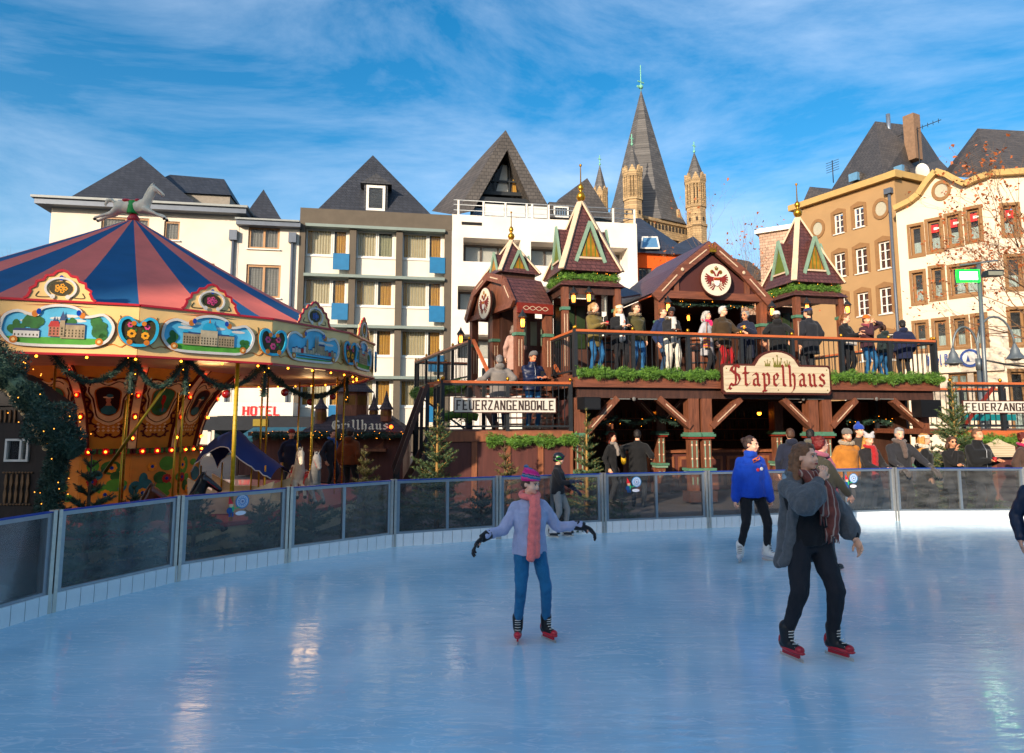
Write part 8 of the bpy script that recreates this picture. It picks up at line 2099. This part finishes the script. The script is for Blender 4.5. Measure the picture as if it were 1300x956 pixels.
def stripe_hat():
    if 'striped_knit_hat' in MC: return MC['striped_knit_hat']
    m = bpy.data.materials.new('striped_knit_hat'); m.use_nodes = True; t = m.node_tree; b = t.nodes['Principled BSDF']; l = t.links.new
    g = t.nodes.new('ShaderNodeTexCoord'); s = t.nodes.new('ShaderNodeSeparateXYZ'); l(g.outputs['Object'], s.inputs[0])
    n = t.nodes.new('ShaderNodeTexNoise'); n.inputs['Scale'].default_value = 45; l(g.outputs['Object'], n.inputs['Vector'])
    a = t.nodes.new('ShaderNodeMath'); a.operation = 'MULTIPLY_ADD'; a.inputs[1].default_value = .03; l(n.outputs['Fac'], a.inputs[0]); l(s.outputs[2], a.inputs[2])
    a2 = t.nodes.new('ShaderNodeMath'); a2.operation = 'MULTIPLY_ADD'; a2.inputs[1].default_value = .22; l(s.outputs[0], a2.inputs[0]); l(a.outputs[0], a2.inputs[2])
    d = t.nodes.new('ShaderNodeMath'); d.operation = 'DIVIDE'; d.inputs[1].default_value = .105; l(a2.outputs[0], d.inputs[0]); f = t.nodes.new('ShaderNodeMath'); f.operation = 'FRACT'; l(d.outputs[0], f.inputs[0])
    r = t.nodes.new('ShaderNodeValToRGB'); r.color_ramp.interpolation = 'CONSTANT'; el = r.color_ramp.elements
    el[0].position = 0; el[0].color = (*hx('#d8207a'), 1); el[1].position = .3; el[1].color = (*hx('#e0458f'), 1)
    for p, c in ((.48, '#1f6f9a'), (.66, '#7a7f96'), (.78, '#3a3a48'), (.88, '#e0458f')):
        e = el.new(p); e.color = (*hx(c), 1)
    l(f.outputs[0], r.inputs[0]); l(r.outputs[0], b.inputs['Base Color']); b.inputs['Roughness'].default_value = .95
    bp = t.nodes.new('ShaderNodeBump'); bp.inputs['Strength'].default_value = .6; bp.inputs['Distance'].default_value = .01; l(n.outputs['Fac'], bp.inputs['Height']); l(bp.outputs[0], b.inputs['Normal'])
    MC['striped_knit_hat'] = m; return m
def gpt(px, py): return ground(px, py)
ICEZ = .138-.0   # ankle height above ice is set by the skates: blade bottom at ankle -.138

# ---- the girl with arms spread
p = gpt(673, 812)
person('girl in lavender jacket, pink scarf and striped bobble hat gliding with arms spread', p, radians(12), 1.425, True, skin_='#f2c0a2', hair=('short', '#5a4030'), head=(radians(38), radians(8)),
   top=dict(c='#a6adcb', hem=.80, bulk=1.1, n='jacket', sleeve=1.0, k='plain', zip=True), legs='#1a6592', trous_w=.96, arms=((-.52, -.12, 1.13), (.56, -.06, 1.20)), poleR=(-.2, .2, -1), poleL=(.2, .2, -1),
   feet=[(-.135, -.0, .142, -.25), (.17, -.03, .142, .42)], hat=('stripes', '#d8207a'), scarf=('#ff8078', 'long'), gloves='#14161c', skates=('#15161a', '#c01428'), fat=1.02, curls=(.5, .6), female=True, hands_dir=(((-.75, -.1, -.65), (.3, -.3, -.9)), ((.75, -.1, -.35), (-.1, -.2, -1))))

# ---- the woman with the grey coat
p = gpt(1032, 833)
M_tartan = mat('brown_tartan_scarf', '#7a443c', .95, .35, 14, .4, 80, bands=(0, .045, .22, '#a89488'))
def coat_front(t, J):
    # open coat: two long front panels and back tail hanging beside the black top
    cm = cloth('#56595c', 'knit')
    s = Solid(); w, c, nb = J['wst'], J['chest'], J['nb']
    # back panel
    s.loft([(Vector((-.04, .12, .74)), .20, .05, 0), (Vector((-.03, .11, .85)), .19, .055, 0), (w+Vector((0, .085, 0)), .165, .06, 0), (c+Vector((0, .07, 0)), .18, .075, 0), (nb+Vector((0, .05, -.05)), .15, .06, 0)])
    for sx in (-1, 1):
        s.chain([nb+Vector((sx*.10, -.02, -.04)), c+Vector((sx*.15, -.07, 0)), w+Vector((sx*.16, -.05, 0)), Vector((sx*.20, -.02, .84)), Vector((sx*.24, -.0, .78))], [.05, .055, .05, .05, .045])
        s.chain([c+Vector((sx*.15, .04, 0)), w+Vector((sx*.16, .05, 0)), Vector((sx*.20, .07, .84)), Vector((sx*.24, .08, .76))], [.06, .055, .06, .05])
    s.ell(nb+Vector((0, .085, .01)), (.13, .07, .06)); s.ell(nb+Vector((-.10, .01, -.0)), (.06, .07, .04)); s.ell(nb+Vector((.10, .01, -.0)), (.06, .07, .04))
    for i, wd in ((0, 1.0), (1, .9)):
        o, e, wr_ = J['sh'][i], J['el'][i], J['wr'][i]; end = e.lerp(wr_, .90)
        s.chain([o, o.lerp(e, .55)+Vector((0, 0, -.01)), e+Vector((0, 0, -.03)), e.lerp(wr_, .55)+Vector((0, 0, -.035)), end], [.078, .092*wd, .112*wd, .105*wd, .05])
    s.done('coat', t, cm, .010, 6, wr=(.018, 10, 'fold'))
    fr_ = MB(); rn = random.Random(4)
    for k in range(26):
        x = .04+.13*rn.random(); a = w+Vector((x, -.175, -.06-.04*rn.random())); fr_.tube([a, a+Vector((rn.uniform(-.01, .01), -.01, -.05)), a+Vector((rn.uniform(-.02, .02), .0, -.10))], .004, M_tartan, 4)
    for k in range(12):
        x = -.0+.06*rn.random(); a = c+Vector((x, -.18, -.16-.02*rn.random())); fr_.tube([a, a+Vector((rn.uniform(-.02, .02), -.01, -.09))], .004, M_tartan, 4)
    fr_.build('scarf_fringe', t)
person('woman in grey knitted coat, brown checked scarf and black jeans, hand at her throat', p, radians(14), 1.70, True, skin_='#f0ba9a', hair=('long', '#7d5638'), head=(radians(24), radians(-2)),
   top=dict(c='#101014', hem=.86, bulk=.98, n='black_top', k='plain'), legs=cloth('#1c1e25', 'denim'), trous_w=1.14, arms=((-.0, -.20, 1.46), (.36, -.14, .98)), poleR=(-.9, -.35, -.6), poleL=(.7, .5, -.1),
   feet=[(-.22, .03, .142, .15), (.17, -.05, .142, .35)], scarf=(M_tartan, 'drape'), skates=('#17181c', '#b01226'), fat=1.2, female=True, curls=(.7, .45), hands_dir=(((.35, -.1, .9), (.1, .9, .2)), None), extra=coat_front)

# ---- woman in bright blue coat
p = gpt(958, 712)
def buckle(t, J):
    m = MB(); c = J['nb']+Vector((.02, -.125, -.045)); om = mat('orange_buckle', '#e8721a', .4, .05)
    pts = [c+Vector((-.05, 0, -.02)), c+Vector((.045, -.005, .03)), c+Vector((.05, -.01, -.005)), c+Vector((-.045, -.005, -.055))]
    m.tube([pts[0], pts[1], pts[2], pts[3]], .009, om, 6, closed=True); m.tube([c+Vector((-.02, -.012, -.0)), c+Vector((.03, -.012, -.03))], .007, om, 6); m.build('buckle', t)
    m = MB(); c = J['chest']+Vector((.085, -.152, -.05)); 
    for dx, dz, cc in ((0, 0, '#d8d4d0'), (-.055, -.015, '#c8303a'), (.0, .06, '#2a3f8a')): m.ell(c+Vector((dx, 0, dz)), (.026 if cc != '#2a3f8a' else .012, .008, .026 if cc != '#2a3f8a' else .012), mat('badge_'+cc[1:], cc, .3, 0), 12, 6)
    m.build('badges', t)
person('woman in wide bright blue coat with orange buckle standing on white skates', p, radians(8), 1.67, True, skin_='#eab090', hair=('bun', '#3a2820'), head=(radians(42), radians(4)),
   top=dict(c='#0c44b4', hem=.83, bulk=1.2, flare=1.12, n='coat', k='plain', sleeve=1.3, wide=.72, collar=True), legs='#121318', trous_w=1.0, arms=((-.27, -.02, .84), (.25, -.06, .84)), curls=(1.2, 1.2),
   feet=[(-.22, -.02, .142, -.6), (.19, -.02, .142, .6)], skates=('#d8d8d4', '#b9bcc2'), female=True, extra=buckle)

# ---- child with helmet
p = gpt(709, 681)
person('child in black jacket and green striped helmet beside the barrier', p, radians(72), 1.34, False, skin_='#dca688', hair=('short', '#4a3424'), head=(radians(15), 0), top=dict(c='#15161b', hem=.84, bulk=1.0, k='plain'), legs='#8d8a86', trous_w=1.05,
   arms=((-.02, -.32, 1.18), (.16, -.30, 1.02)), feet=[(-.10, .12, .142, 0), (.12, -.14, .142, 0)], hat=('helmet', '#15171a'), gloves='#14203c', skates=('#d0d2d6', '#20242c'))

# ---- red haired woman close behind the woman in grey
p = gpt(1048, 722)
person('woman with curly dark red hair and mauve scarf right behind the woman in grey', p, radians(100), 1.68, False, skin_='#d9a288', hair=('curly', '#6a1812'), top=dict(c='#38362a', hem=.60, bulk=1.08, flare=1.1), legs='#1c1c22', scarf=('#9a5064', 'long'), arms=((-.10, -.34, .98), None), skates=('#15161a', '#3a3a3a'), fat=1.08, female=True)
# ---- skater cut by the right edge
p = gpt(1345, 800)
person('skater in dark navy jacket half outside the right picture edge', p, radians(-20), 1.55, True, skin_='#d9a288', hair=('short', '#5a4030'), top=dict(c='#101f38', hem=.80, bulk=1.12, k='shiny'), legs='#141722', arms=((-.30, -.08, .92), None), feet=[(-.20, -.0, .142, -.3), (.16, .1, .142, .2)], skates=('#17181c', '#b01226'), fat=1.05)

# ---- people along the barrier, outside the ice
GZ = -.06
def at_d(px, d, z): p = at(px, 500, d); return (p.x, p.y, z)
GB = 'people watching behind the barrier'
RAILP = lambda s, dx=.0, z=1.06, y=-.40: (s*.16+dx, y, z)
person('bearded man in tan coat and grey beanie smiling behind the barrier', at_d(1072, 14.1, GZ), radians(5), 1.76, group=GB, hair=('short', '#7a5a3a'), beard='#8a5a34', hat=('beanie', '#6a625a'), top=dict(c='#a86a24', hem=.70, bulk=1.1, fur='#9a8a74', hood=True), legs='#2a3240', head=(radians(-5), 0))
person('blond woman in white knitted hat and red tartan scarf behind the barrier', at_d(1099, 13.95, GZ), radians(5), 1.68, group=GB, hair=('long', '#c08a3e'), hat=('floppy', '#b8b4b2'), top=dict(c='#1c1a1c', hem=.55, bulk=1.05), scarf=('#a01418', 'long'), arms=((-.05, -.36, 1.03), (.14, -.36, 1.04)), female=True, head=(0, radians(6)))
person('grey haired man in dark grey coat leaning both gloved hands on the barrier', at_d(1136, 13.85, GZ), radians(-4), 1.80, group=GB, hair=('short', '#9a9690'), top=dict(c='#26262a', hem=.62, bulk=1.12, collar=True), scarf=('#5a4a42', 'short'), arms=((-.16, -.42, .99), (.36, -.42, 1.0)), gloves='#4a4440', head=(radians(-8), radians(8)), lean=(0, -.06))
person('person in black coat with pale fur hood turned away behind the barrier', at_d(1168, 14.1, GZ), radians(70), 1.68, group=GB, hair=('long', '#b9823e'), hat=('band', '#c9bfae'), top=dict(c='#0e0e10', hem=.6, bulk=1.15, fur='#cdbfa8', hood=True), female=True)
person('woman in sunglasses and black coat with her hand near her mouth', at_d(1204, 14.2, GZ), radians(-10), 1.62, group=GB, hair=('bob', '#4a3020'), glasses='sun', top=dict(c='#101012', hem=.6, bulk=1.1), arms=((-.02, -.20, 1.40), (.02, -.28, 1.12)), female=True, skin_='#d2946c')
def cup(col, side, nm='cup'):
    def f(t, J):
        m = MB(); w = J['wr'][side]+Vector((.02*(1 if side == 0 else -1), -.09, .02)); m.lathe([(.028, -.04), (.038, .05), (.034, .05), (.026, -.03)], w, mat('cup_'+col.strip('#'), col, .25, .02, coat=.5), 14); o = m.build(nm, t)
    return f
person('man in black zipped jacket holding a red cup behind the barrier', at_d(1236, 14.0, GZ), radians(12), 1.78, group=GB, hair=('short', '#6a4a34'), top=dict(c='#0d0e10', hem=.66, bulk=1.2, collar=True, zip=True), fat=1.1, arms=((-.06, -.30, 1.12), (.14, -.30, 1.12)), extra=cup('#a01414', 0), skin_='#d8946c')
person('woman with wavy red brown hair, brown coat and magenta scarf by the price board', at_d(1294, 14.1, GZ), radians(35), 1.70, group=GB, hair=('curly', '#5a1e10'), top=dict(c='#46332a', hem=.6, bulk=1.15), scarf=('#a81848', 'long'), female=True)
person('man in navy hooded jacket and jeans with his back to the rink', at_d(1001, 14.3, GZ), radians(172), 1.78, group=GB, hair=('short', '#4a3020'), top=dict(c='#151b2e', hem=.78, bulk=1.15, hood=True), legs='#2a5f8e')
person('dark haired man in navy and grey coat beside the brown pillars', at_d(1026, 15.0, GZ), radians(150), 1.76, group=GB, hair=('short', '#1c1614'), top=dict(c='#5a5648', hem=.7, bulk=1.1, hood=True), scarf=('#1a2a52', 'short'))
person('person in blue hat standing in the dark behind the woman in the white hat', at_d(1087, 15.4, GZ), radians(20), 1.84, group=GB, hair=('short', '#3a2a20'), hat=('pompom', '#123a9a'), top=dict(c='#3a3026', hem=.7))
person('red haired person in black coat under the upper terrace, left part', at_d(775, 16.6, GZ), radians(60), 1.66, group=GB, hair=('bob', '#7a2c14'), top=dict(c='#121214', hem=.6), scarf=('#8a8078', 'short'), female=True)
person('tall person in black coat holding something yellow under the terrace', at_d(808, 15.9, GZ), radians(160), 1.74, group=GB, hair=('short', '#1c1614'), top=dict(c='#0c0c0e', hem=.6, bulk=1.15), arms=((-.3, -.1, 1.1), (.3, .1, 1.1)), extra=lambda t, J: (lambda m: (m.ell(J['wr'][1]+Vector((.0, .0, -.05)), (.06, .04, .12), mat('yellow_bag', '#c99a12', .6, .1)), m.build('yellow_bag', t)))(MB()))
person('man in brown jacket and grey cap in front of the grill stall', at_d(446, 17.2, GZ), radians(165), 1.76, group='people at the grill stall', hair=('short', '#3a2a20'), hat=('beanie', '#6a6866'), top=dict(c='#7a4420', hem=.75, bulk=1.15, hood=True), scarf=('#5a5450', 'short'))
person('person in blue scarf at the hatch of the grill stall', at_d(423, 19.5, GZ), radians(60), 1.68, group='people at the grill stall', hair=('short', '#2a1c14'), top=dict(c='#2a2a30', hem=.75), scarf=('#2a5a9a', 'short'))
person('person in dark blue coat between carousel and grill stall', at_d(372, 18.5, GZ), radians(30), 1.70, group='people at the grill stall', hair=('short', '#2a1c14'), top=dict(c='#1a2440', hem=.7), hat=('beanie', '#8a2a24'))

# ---- people on the upper terrace
def UP(px, v): u = S.m(px, 450, v)[0]; w = S.w(u, v, ZF); return (w.x, w.y, w.z)
GU = 'people on the upper terrace'
REST = ((-.10, -.34, 1.10), (.12, -.34, 1.10))
person('blond woman in olive parka with fur collar and jeans holding a red cup', UP(755, .50), radians(30), 1.74, group=GU, hair=('pony', '#a8814e'), head=(radians(25), 0), top=dict(c='#6a5a2a', hem=.66, bulk=1.08, fur='#5a4226'), legs='#1f5a86', arms=((-.05, -.30, 1.16), (.10, -.30, 1.16)), extra=cup('#b01414', 1), female=True)
person('woman in white beanie and black coat with white and orange scarf', UP(787, .55), radians(15), 1.72, group=GU, hair=('bob', '#c08a4a'), hat=('band', '#cfc4b0'), head=(radians(10), 0), top=dict(c='#121316', hem=.62, bulk=1.15), scarf=('#d8d2c8', 'long'), legs='#15151a', arms=((-.06, -.28, 1.14), (.12, -.28, 1.16)), female=True, extra=lambda t, J: (lambda m: (m.ell(J['chest']+Vector((.03, -.175, -.02)), (.05, .03, .06), mat('orange_scarf_end', '#e0641a', .9, .3, 20)), m.ell(J['wst']+Vector((.0, -.20, -.06)), (.035, .03, .10), MC['orange_scarf_end']), m.build('orange_scarf_end', t)))(MB()))
person('man in olive parka with glasses and blue jeans on the terrace', UP(808, .95), radians(25), 1.84, group=GU, hair=('short', '#5a3a22'), glasses=True, head=(radians(15), 0), top=dict(c='#4a4422', hem=.72, bulk=1.12, fur='#8a7450', hood=True), legs='#245a8a')
person('man in navy jacket partly hidden behind the woman with the phone', UP(842, 1.2), radians(40), 1.80, group=GU, hair=('short', '#6a4426'), top=dict(c='#16264a', hem=.8, bulk=1.1), legs='#27415c')
def phone(t, J):
    m = MB(); c = (J['wr'][0]+J['wr'][1])/2+Vector((0, -.08, .03)); m.box((c.x-.04, c.y-.005, c.z-.0), (c.x+.04, c.y+.005, c.z+.11), M_dark); m.build('phone', t)
person('dark skinned woman in black beanie, white scarf and white trousers looking at a phone', UP(853, .50), radians(8), 1.68, group=GU, skin_='#6a3e28', hair=('short', '#120e0c'), hat=('beanie', '#15161a'), head=(radians(-5), radians(22)), top=dict(c='#1d1c1e', hem=.70, bulk=1.15, fur='#6a5438'), scarf=('#cfc8ba', 'long'), legs='#cfc6b4', trous_w=1.3, arms=((-.05, -.28, 1.12), (.08, -.28, 1.12)), extra=phone, female=True)
def bag(t, J):
    m = MB(); c = Vector((-.24, -.08, .86)); bm = mat('colourful_bag', '#d8902a', .7, .6, 22, bands=(2, .07, .4, '#b8286a')); m.box((c.x-.12, c.y-.05, c.z-.12), (c.x+.12, c.y+.05, c.z+.14), bm); m.tube([c+Vector((-.05, 0, .14)), c+Vector((.05, 0, .5)), c+Vector((.15, .03, .56))], .012, M_bar, 6); m.build('bag', t)
person('grey haired woman in light grey coat with pink scarf and colourful bag', UP(898, .62), radians(55), 1.66, group=GU, hair=('bob', '#b0aaa0'), top=dict(c='#a8a6a8', hem=.55, bulk=1.12, flare=1.1), scarf=('#d81a5a', 'short'), legs='#1c1c20', female=True, extra=bag)
person('white haired man in brown jacket and red trousers resting a hand on the rail', UP(919, .52), radians(28), 1.78, group=GU, hair=('short', '#bdb8b0'), glasses=True, head=(radians(18), 0), top=dict(c='#3a2a14', hem=.70, bulk=1.14), legs='#9a1016', arms=(None, (.22, -.40, 1.07)), fat=1.08)
person('woman with curly grey hair and navy coat holding a yellow cup', UP(948, .50), radians(-45), 1.68, group=GU, hair=('curly', '#8d8880'), glasses='sun', top=dict(c='#141a30', hem=.50, bulk=1.15), arms=((-.05, -.30, 1.12), (.16, -.28, 1.22)), extra=cup('#d89a14', 1), female=True, skin_='#d8946a')
person('person in white beanie and black jacket with back to the rink', UP(988, .65), radians(165), 1.72, group=GU, hair=('short', '#3a2a20'), hat=('beanie', '#d0c8bc'), top=dict(c='#141416', hem=.70, bulk=1.15, hood=True), arms=((-.3, .0, 1.0), (.3, .0, 1.0)))
person('tall man in navy cap and dark coat with back to the rink', UP(1029, .7), radians(195), 1.86, group=GU, hair=('short', '#3a2a20'), hat=('cap', '#1a2a5a'), head=(radians(20), 0), top=dict(c='#1b1d24', hem=.60, bulk=1.18))
def flowers(t, J):
    m = MB(); m.box((-.18, -.17, .88), (.2, -.12, 1.04), mat('patterned_pouch', '#c8c0b4', .8, .6, 12)); m.build('pouch', t)
person('brown haired woman in black coat with a white patterned pouch leaning at the rail', UP(1075, .55), radians(30), 1.72, group=GU, hair=('pony', '#7a4a26'), head=(radians(15), radians(15)), top=dict(c='#0d0d10', hem=.74, bulk=1.08), legs='#101014', arms=((.0, -.34, 1.14), (.16, -.30, 1.20)), extra=flowers, female=True)
person('woman in orange beanie and burgundy coat holding her hands to her face', UP(1102, .58), radians(15), 1.70, group=GU, hair=('short', '#3a2018'), hat=('beanie', '#c8640e'), top=dict(c='#3a1c26', hem=.76, bulk=1.08), scarf=('#8a3a44', 'short'), legs='#1f5a86', arms=((-.02, -.20, 1.46), (.12, -.18, 1.52)), female=True)
person('boy with brown hair and dark green jacket turned away', UP(1123, .70), radians(200), 1.50, group=GU, hair=('short', '#4a2a14'), top=dict(c='#1c2a2a', hem=.76, bulk=1.1, hood=True), legs='#1f5a86')
person('person in navy hooded down jacket and black cap at the right end of the terrace', UP(1148, .60), radians(170), 1.60, group=GU, hair=('short', '#1c1614'), hat=('beanie', '#181414'), top=dict(c='#101a3a', hem=.62, bulk=1.22, hood=True, k='plain'), legs='#15151a')
# ---- people on the lower terrace
GLW = 'people on the left stairs and lower terrace'
def LP_(px, v): u = LD.m(px, 500, v)[0]; w = LD.w(u, v, ZL); return (w.x, w.y, w.z)
person('man in grey hooded coat seen from behind with one arm reaching to the left', LP_(634, .75), radians(190), 1.74, group=GLW, hair=('short', '#7a7470'), top=dict(c='#77706a', hem=.62, bulk=1.2, hood=True), legs='#1c2438', arms=((-.25, .0, 1.0), (.46, -.12, 1.14)), fat=1.08)
person('man in navy down jacket and grey beanie looking at his phone', LP_(676, .65), radians(20), 1.82, group=GLW, hair=('short', '#5a4030'), hat=('beanie', '#6a6460'), head=(radians(15), radians(24)), top=dict(c='#101a38', hem=.80, bulk=1.16, k='puff', collar=True, zip=True), legs='#1f5a86', arms=((-.02, -.32, 1.12), (.17, -.32, 1.13)), fat=1.06, extra=phone, skin_='#d9885e')
u_ = WK.m(652, 430, -.2)[0]; w_ = WK.w(u_, -.3, ZF-.25)
person('grey haired person in pale pink coat going up the stairs', (w_.x, w_.y, w_.z), radians(185), 1.70, group=GLW, hair=('bob', '#7a6a5c'), top=dict(c='#b08a7a', hem=.5, bulk=1.15), legs='#2a2a30', female=True)
# ------------------------------------------------------------------ christmas trees round the rink
GT = 'fir trees standing round the rink'
def firp(px, d, ytop, rad, m, lab, seed, dens=1.0, trunk=M_bark, bare=.04):
    if m is M_fir3: dens *= 1.5; rad *= 1.12
    p = at(px, 500, d); zt = at(px, ytop, d).z
    return fir(lab, p.x, p.y, zt+.06, rad, m, -.06, seed, dens, trunk, GT, bare=bare)
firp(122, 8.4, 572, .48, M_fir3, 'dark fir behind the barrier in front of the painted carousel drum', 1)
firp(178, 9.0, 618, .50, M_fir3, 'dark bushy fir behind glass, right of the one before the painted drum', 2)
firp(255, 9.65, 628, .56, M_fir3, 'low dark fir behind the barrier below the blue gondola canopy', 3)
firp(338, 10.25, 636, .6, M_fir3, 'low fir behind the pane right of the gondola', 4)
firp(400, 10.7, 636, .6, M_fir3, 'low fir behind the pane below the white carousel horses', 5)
firp(466, 11.5, 566, .62, M_fir2, 'yellow green fir in front of the grill stall', 6)
firp(556, 12.2, 512, .80, M_fir, 'tall green fir with long pale trunk tip left of the oxblood panels', 7, 1.1, M_bark2)
firp(612, 11.9, 622, .6, M_fir3, 'small fir behind glass under the left lower terrace', 8)
firp(641, 13.2, 560, .50, M_fir2, 'brownish fir before the middle oxblood panel', 9)
firp(744, 13.9, 518, .52, M_fir, 'slim bright fir before the left corner of the timber stall', 10, 1.1, M_bark2)
firp(706, 12.3, 625, .5, M_fir3, 'dark fir behind the child with helmet', 11)
firp(787, 13.0, 628, .35, M_fir, 'small light green fir beside the pane with a sticker', 12)
firp(1209, 15.2, 478, .85, M_fir, 'tall slender fir with pale trunk at the right end of the timber stall', 13, 1.0, M_bark2)
firp(1178, 15.8, 560, .55, M_fir3, 'small dark fir left of the tall slender one', 14)
firp(506, 11.4, 640, .55, M_fir3, 'low wide fir behind the pane left of the tall green one', 15)

# ------------------------------------------------------------------ bare plane trees with a few orange leaves
M_leaf = mat('dry_orange_leaf', '#a4592c', .7, .35, 20)
M_twig = mat('twig_bark', '#86664a', .9, .2, 8)
def bare_tree(label, base, h, spread, seed, leaves=300, leaf=.10, lean=(0, 0), levels=5, thick=.16, first=.35):
    rn = random.Random(seed); t = thing('plane_tree', label, 'tree', base, 0, 'bare plane trees')
    tr = MB(); br = MB(); lf = MB(); tips = []
    def grow(p, d, L_, r_, lv):
        n = 4; pts = [p]; rad = [r_]; q = p; dd = d
        for k in range(n):
            dd = (dd+Vector((rn.uniform(-.22, .22), rn.uniform(-.22, .22), rn.uniform(-.08, .16)))).normalized(); q = q+dd*L_/n; pts.append(q); rad.append(r_*(1-.45*(k+1)/n))
        (tr if lv == 0 else br).tube(pts, rad, M_twig, 7 if lv < 2 else (5 if lv < 4 else 3))
        if lv >= levels: tips.append((q, dd)); tips.append((pts[2], dd)); return
        if lv > 1: tips.append((pts[3], dd))
        nb = 4 if lv == 0 else rn.choice((2, 3, 3))
        for k in range(nb):
            a = rn.random()*6.28; sp = rn.uniform(.45, .95)*spread; o = dd.orthogonal().normalized(); o = Matrix.Rotation(a, 3, dd) @ o
            nd = (dd+o*sp+Vector((lean[0], lean[1], .12))).normalized(); st = pts[-1] if k < 2 else pts[-2]
            grow(st, nd, L_*rn.uniform(.62, .85), r_*.55*rn.uniform(.8, 1.1), lv+1)
    grow(Vector((0, 0, 0)), Vector((0, 0, 1)), h*first, thick, 0)
    tr.build('trunk', t); br.build('branches', t, kind='stuff')
    for k in range(leaves):
        p, d = rn.choice(tips); p = p+Vector((rn.uniform(-.1, .1), rn.uniform(-.1, .1), rn.uniform(-.15, .05))); n = Vector((rn.uniform(-1, 1), rn.uniform(-1, 1), rn.uniform(-1, 1))).normalized(); x = n.orthogonal().normalized()*leaf*rn.uniform(.6, 1.2); y = n.cross(x)
        lf.add([p-x*.5, p-y*.45, p+x*.5, p+y*.55, p+x*.9+y*.5], [(0, 1, 2, 3), (2, 4, 3)], M_leaf)
    lf.build('leaves', t, kind='stuff')
    return t
p = at(1405, 500, 24); bare_tree('bare plane tree with scattered orange leaves reaching in from the right edge', (p.x, p.y, -.06), 13.5, .95, 5, 900, .10, (-.34, -.02), 6, .17, .30)
p = at(1400, 500, 30); bare_tree('bare plane tree with orange leaves behind the street lamp', (p.x, p.y, -.06), 13, .9, 11, 600, .10, (-.34, 0), 6, .17, .30)
p = at(938, 500, 36); bare_tree('thin plane tree with orange seed balls behind the gabled hall', (p.x, p.y, -.06), 11.6, .75, 21, 220, .11, (0, 0), 6, .13, .34)
p = at(985, 500, 44); bare_tree('small bare tree in front of the pale brick house', (p.x, p.y, -.06), 11, .8, 31, 140, .15, (0, 0), 5, .13, .34)
p = at(2, 500, 60); bare_tree('bare grey tree far away at the left picture edge', (p.x, p.y, -.06), 16, .8, 41, 0, .1, (0, 0), 5, .2, .34)

# ------------------------------------------------------------------ lamp posts on the right
M_lampg = mat('grey_lamp_metal', '#6d7477', .45, .1, 8, metal=.5)
DL = 22.0
lb = at(1246, 500, DL); t = thing('street_lamp', 'grey double armed street lamp with two bell shaped shades', 'street lamp', (lb.x, lb.y, -.06), 0)
def LZ(py): return at(1246, py, DL).z+.06
def LX(px): return at(px, 450, DL).x-lb.x
m = MB(); m.tube([(.0, 0, 0), (.0, 0, LZ(470))], [.11, .08], M_lampg, 12); m.tube([(0, 0, LZ(470)), (0, 0, LZ(455))], [.1, .1], M_lampg, 12); m.build('pole', t)
for sx, px in ((-1, 1210), (1, 1289)):
    X = LX(px); pts = []; zb_ = LZ(470); zt_ = LZ(415 if sx < 0 else 402)
    for k in range(13):
        a = pi*k/12; pts.append((X/2-X/2*cos(a)+0, 0, zb_+(zt_-zb_)*(.45+.55*sin(a)) if k > 0 else zb_))
    m = MB(); m.tube([(0, 0, zb_-.2)]+pts, .035, M_lampg, 8); m.build('curved_arm', t)
    z0 = pts[-1][2]; m = MB(); m.lathe([(.30, -.42), (.26, -.40), (.14, -.22), (.13, -.12), (.07, -.02), (.05, .06), (.03, .1)], (X, 0, z0), M_lampg, 20); o = m.build('lamp_shade', t)
    m = MB(); m.ell((X, 0, z0-.42), (.17, .17, .07), mat('milky_lamp_glass', '#b8a58a', .3, .05), 14, 6); m.build('lamp_glass', o)
m = MB(); m.tube([(.12, -.05, LZ(457)), (.8, -.1, LZ(463)), (1.5, -.1, LZ(466)), (3, -.1, LZ(466))], .03, M_iron, 6); m.build('cable', t)
dl = at(1250, 500, 21.4); t = thing('sign_mast', 'thin metal mast carrying a glowing green sign and a floodlight', 'mast', (dl.x, dl.y, -.06), 0)
def MZ(py): return at(1246, py, 21.4).z+.06
def MX(px, py=345): return at(px, py, 21.4).x-dl.x
m = MB(); m.tube([(0, 0, 0), (MX(1243), 0, MZ(333))], .06, M_lampg, 10); m.build('pole', t)
m = MB(); m.bar((MX(1218), -.05, MZ(337)), (MX(1266), -.05, MZ(331)), .05, .05, M_lampg); m.build('crossbar', t)
m = MB(); m.box((MX(1211), -.16, MZ(359)), (MX(1239), -.08, MZ(343.5)), mat('green_glow', '#10c030', .4, 0, emit='#10ff30', es=1.6)); o = m.build('green_sign', t)
m = MB(); m.box((MX(1214), -.17, MZ(356.3)), (MX(1236), -.161, MZ(346.5)), mat('white_green_glow', '#e0ffe0', .4, 0, emit='#e8ffe8', es=4)); m.build('lit_panel', o)
m = MB(); m.prism([(MX(1247), MZ(352)), (MX(1268), MZ(351)), (MX(1269), MZ(344)), (MX(1250), MZ(344))], -.2, .1, M_iron); m.box((MX(1249), -.21, MZ(351)), (MX(1267), -.2, MZ(346)), mat('flood_glass', '#7d7f70', .2, .1)); m.build('floodlight', t)
run_jobs()
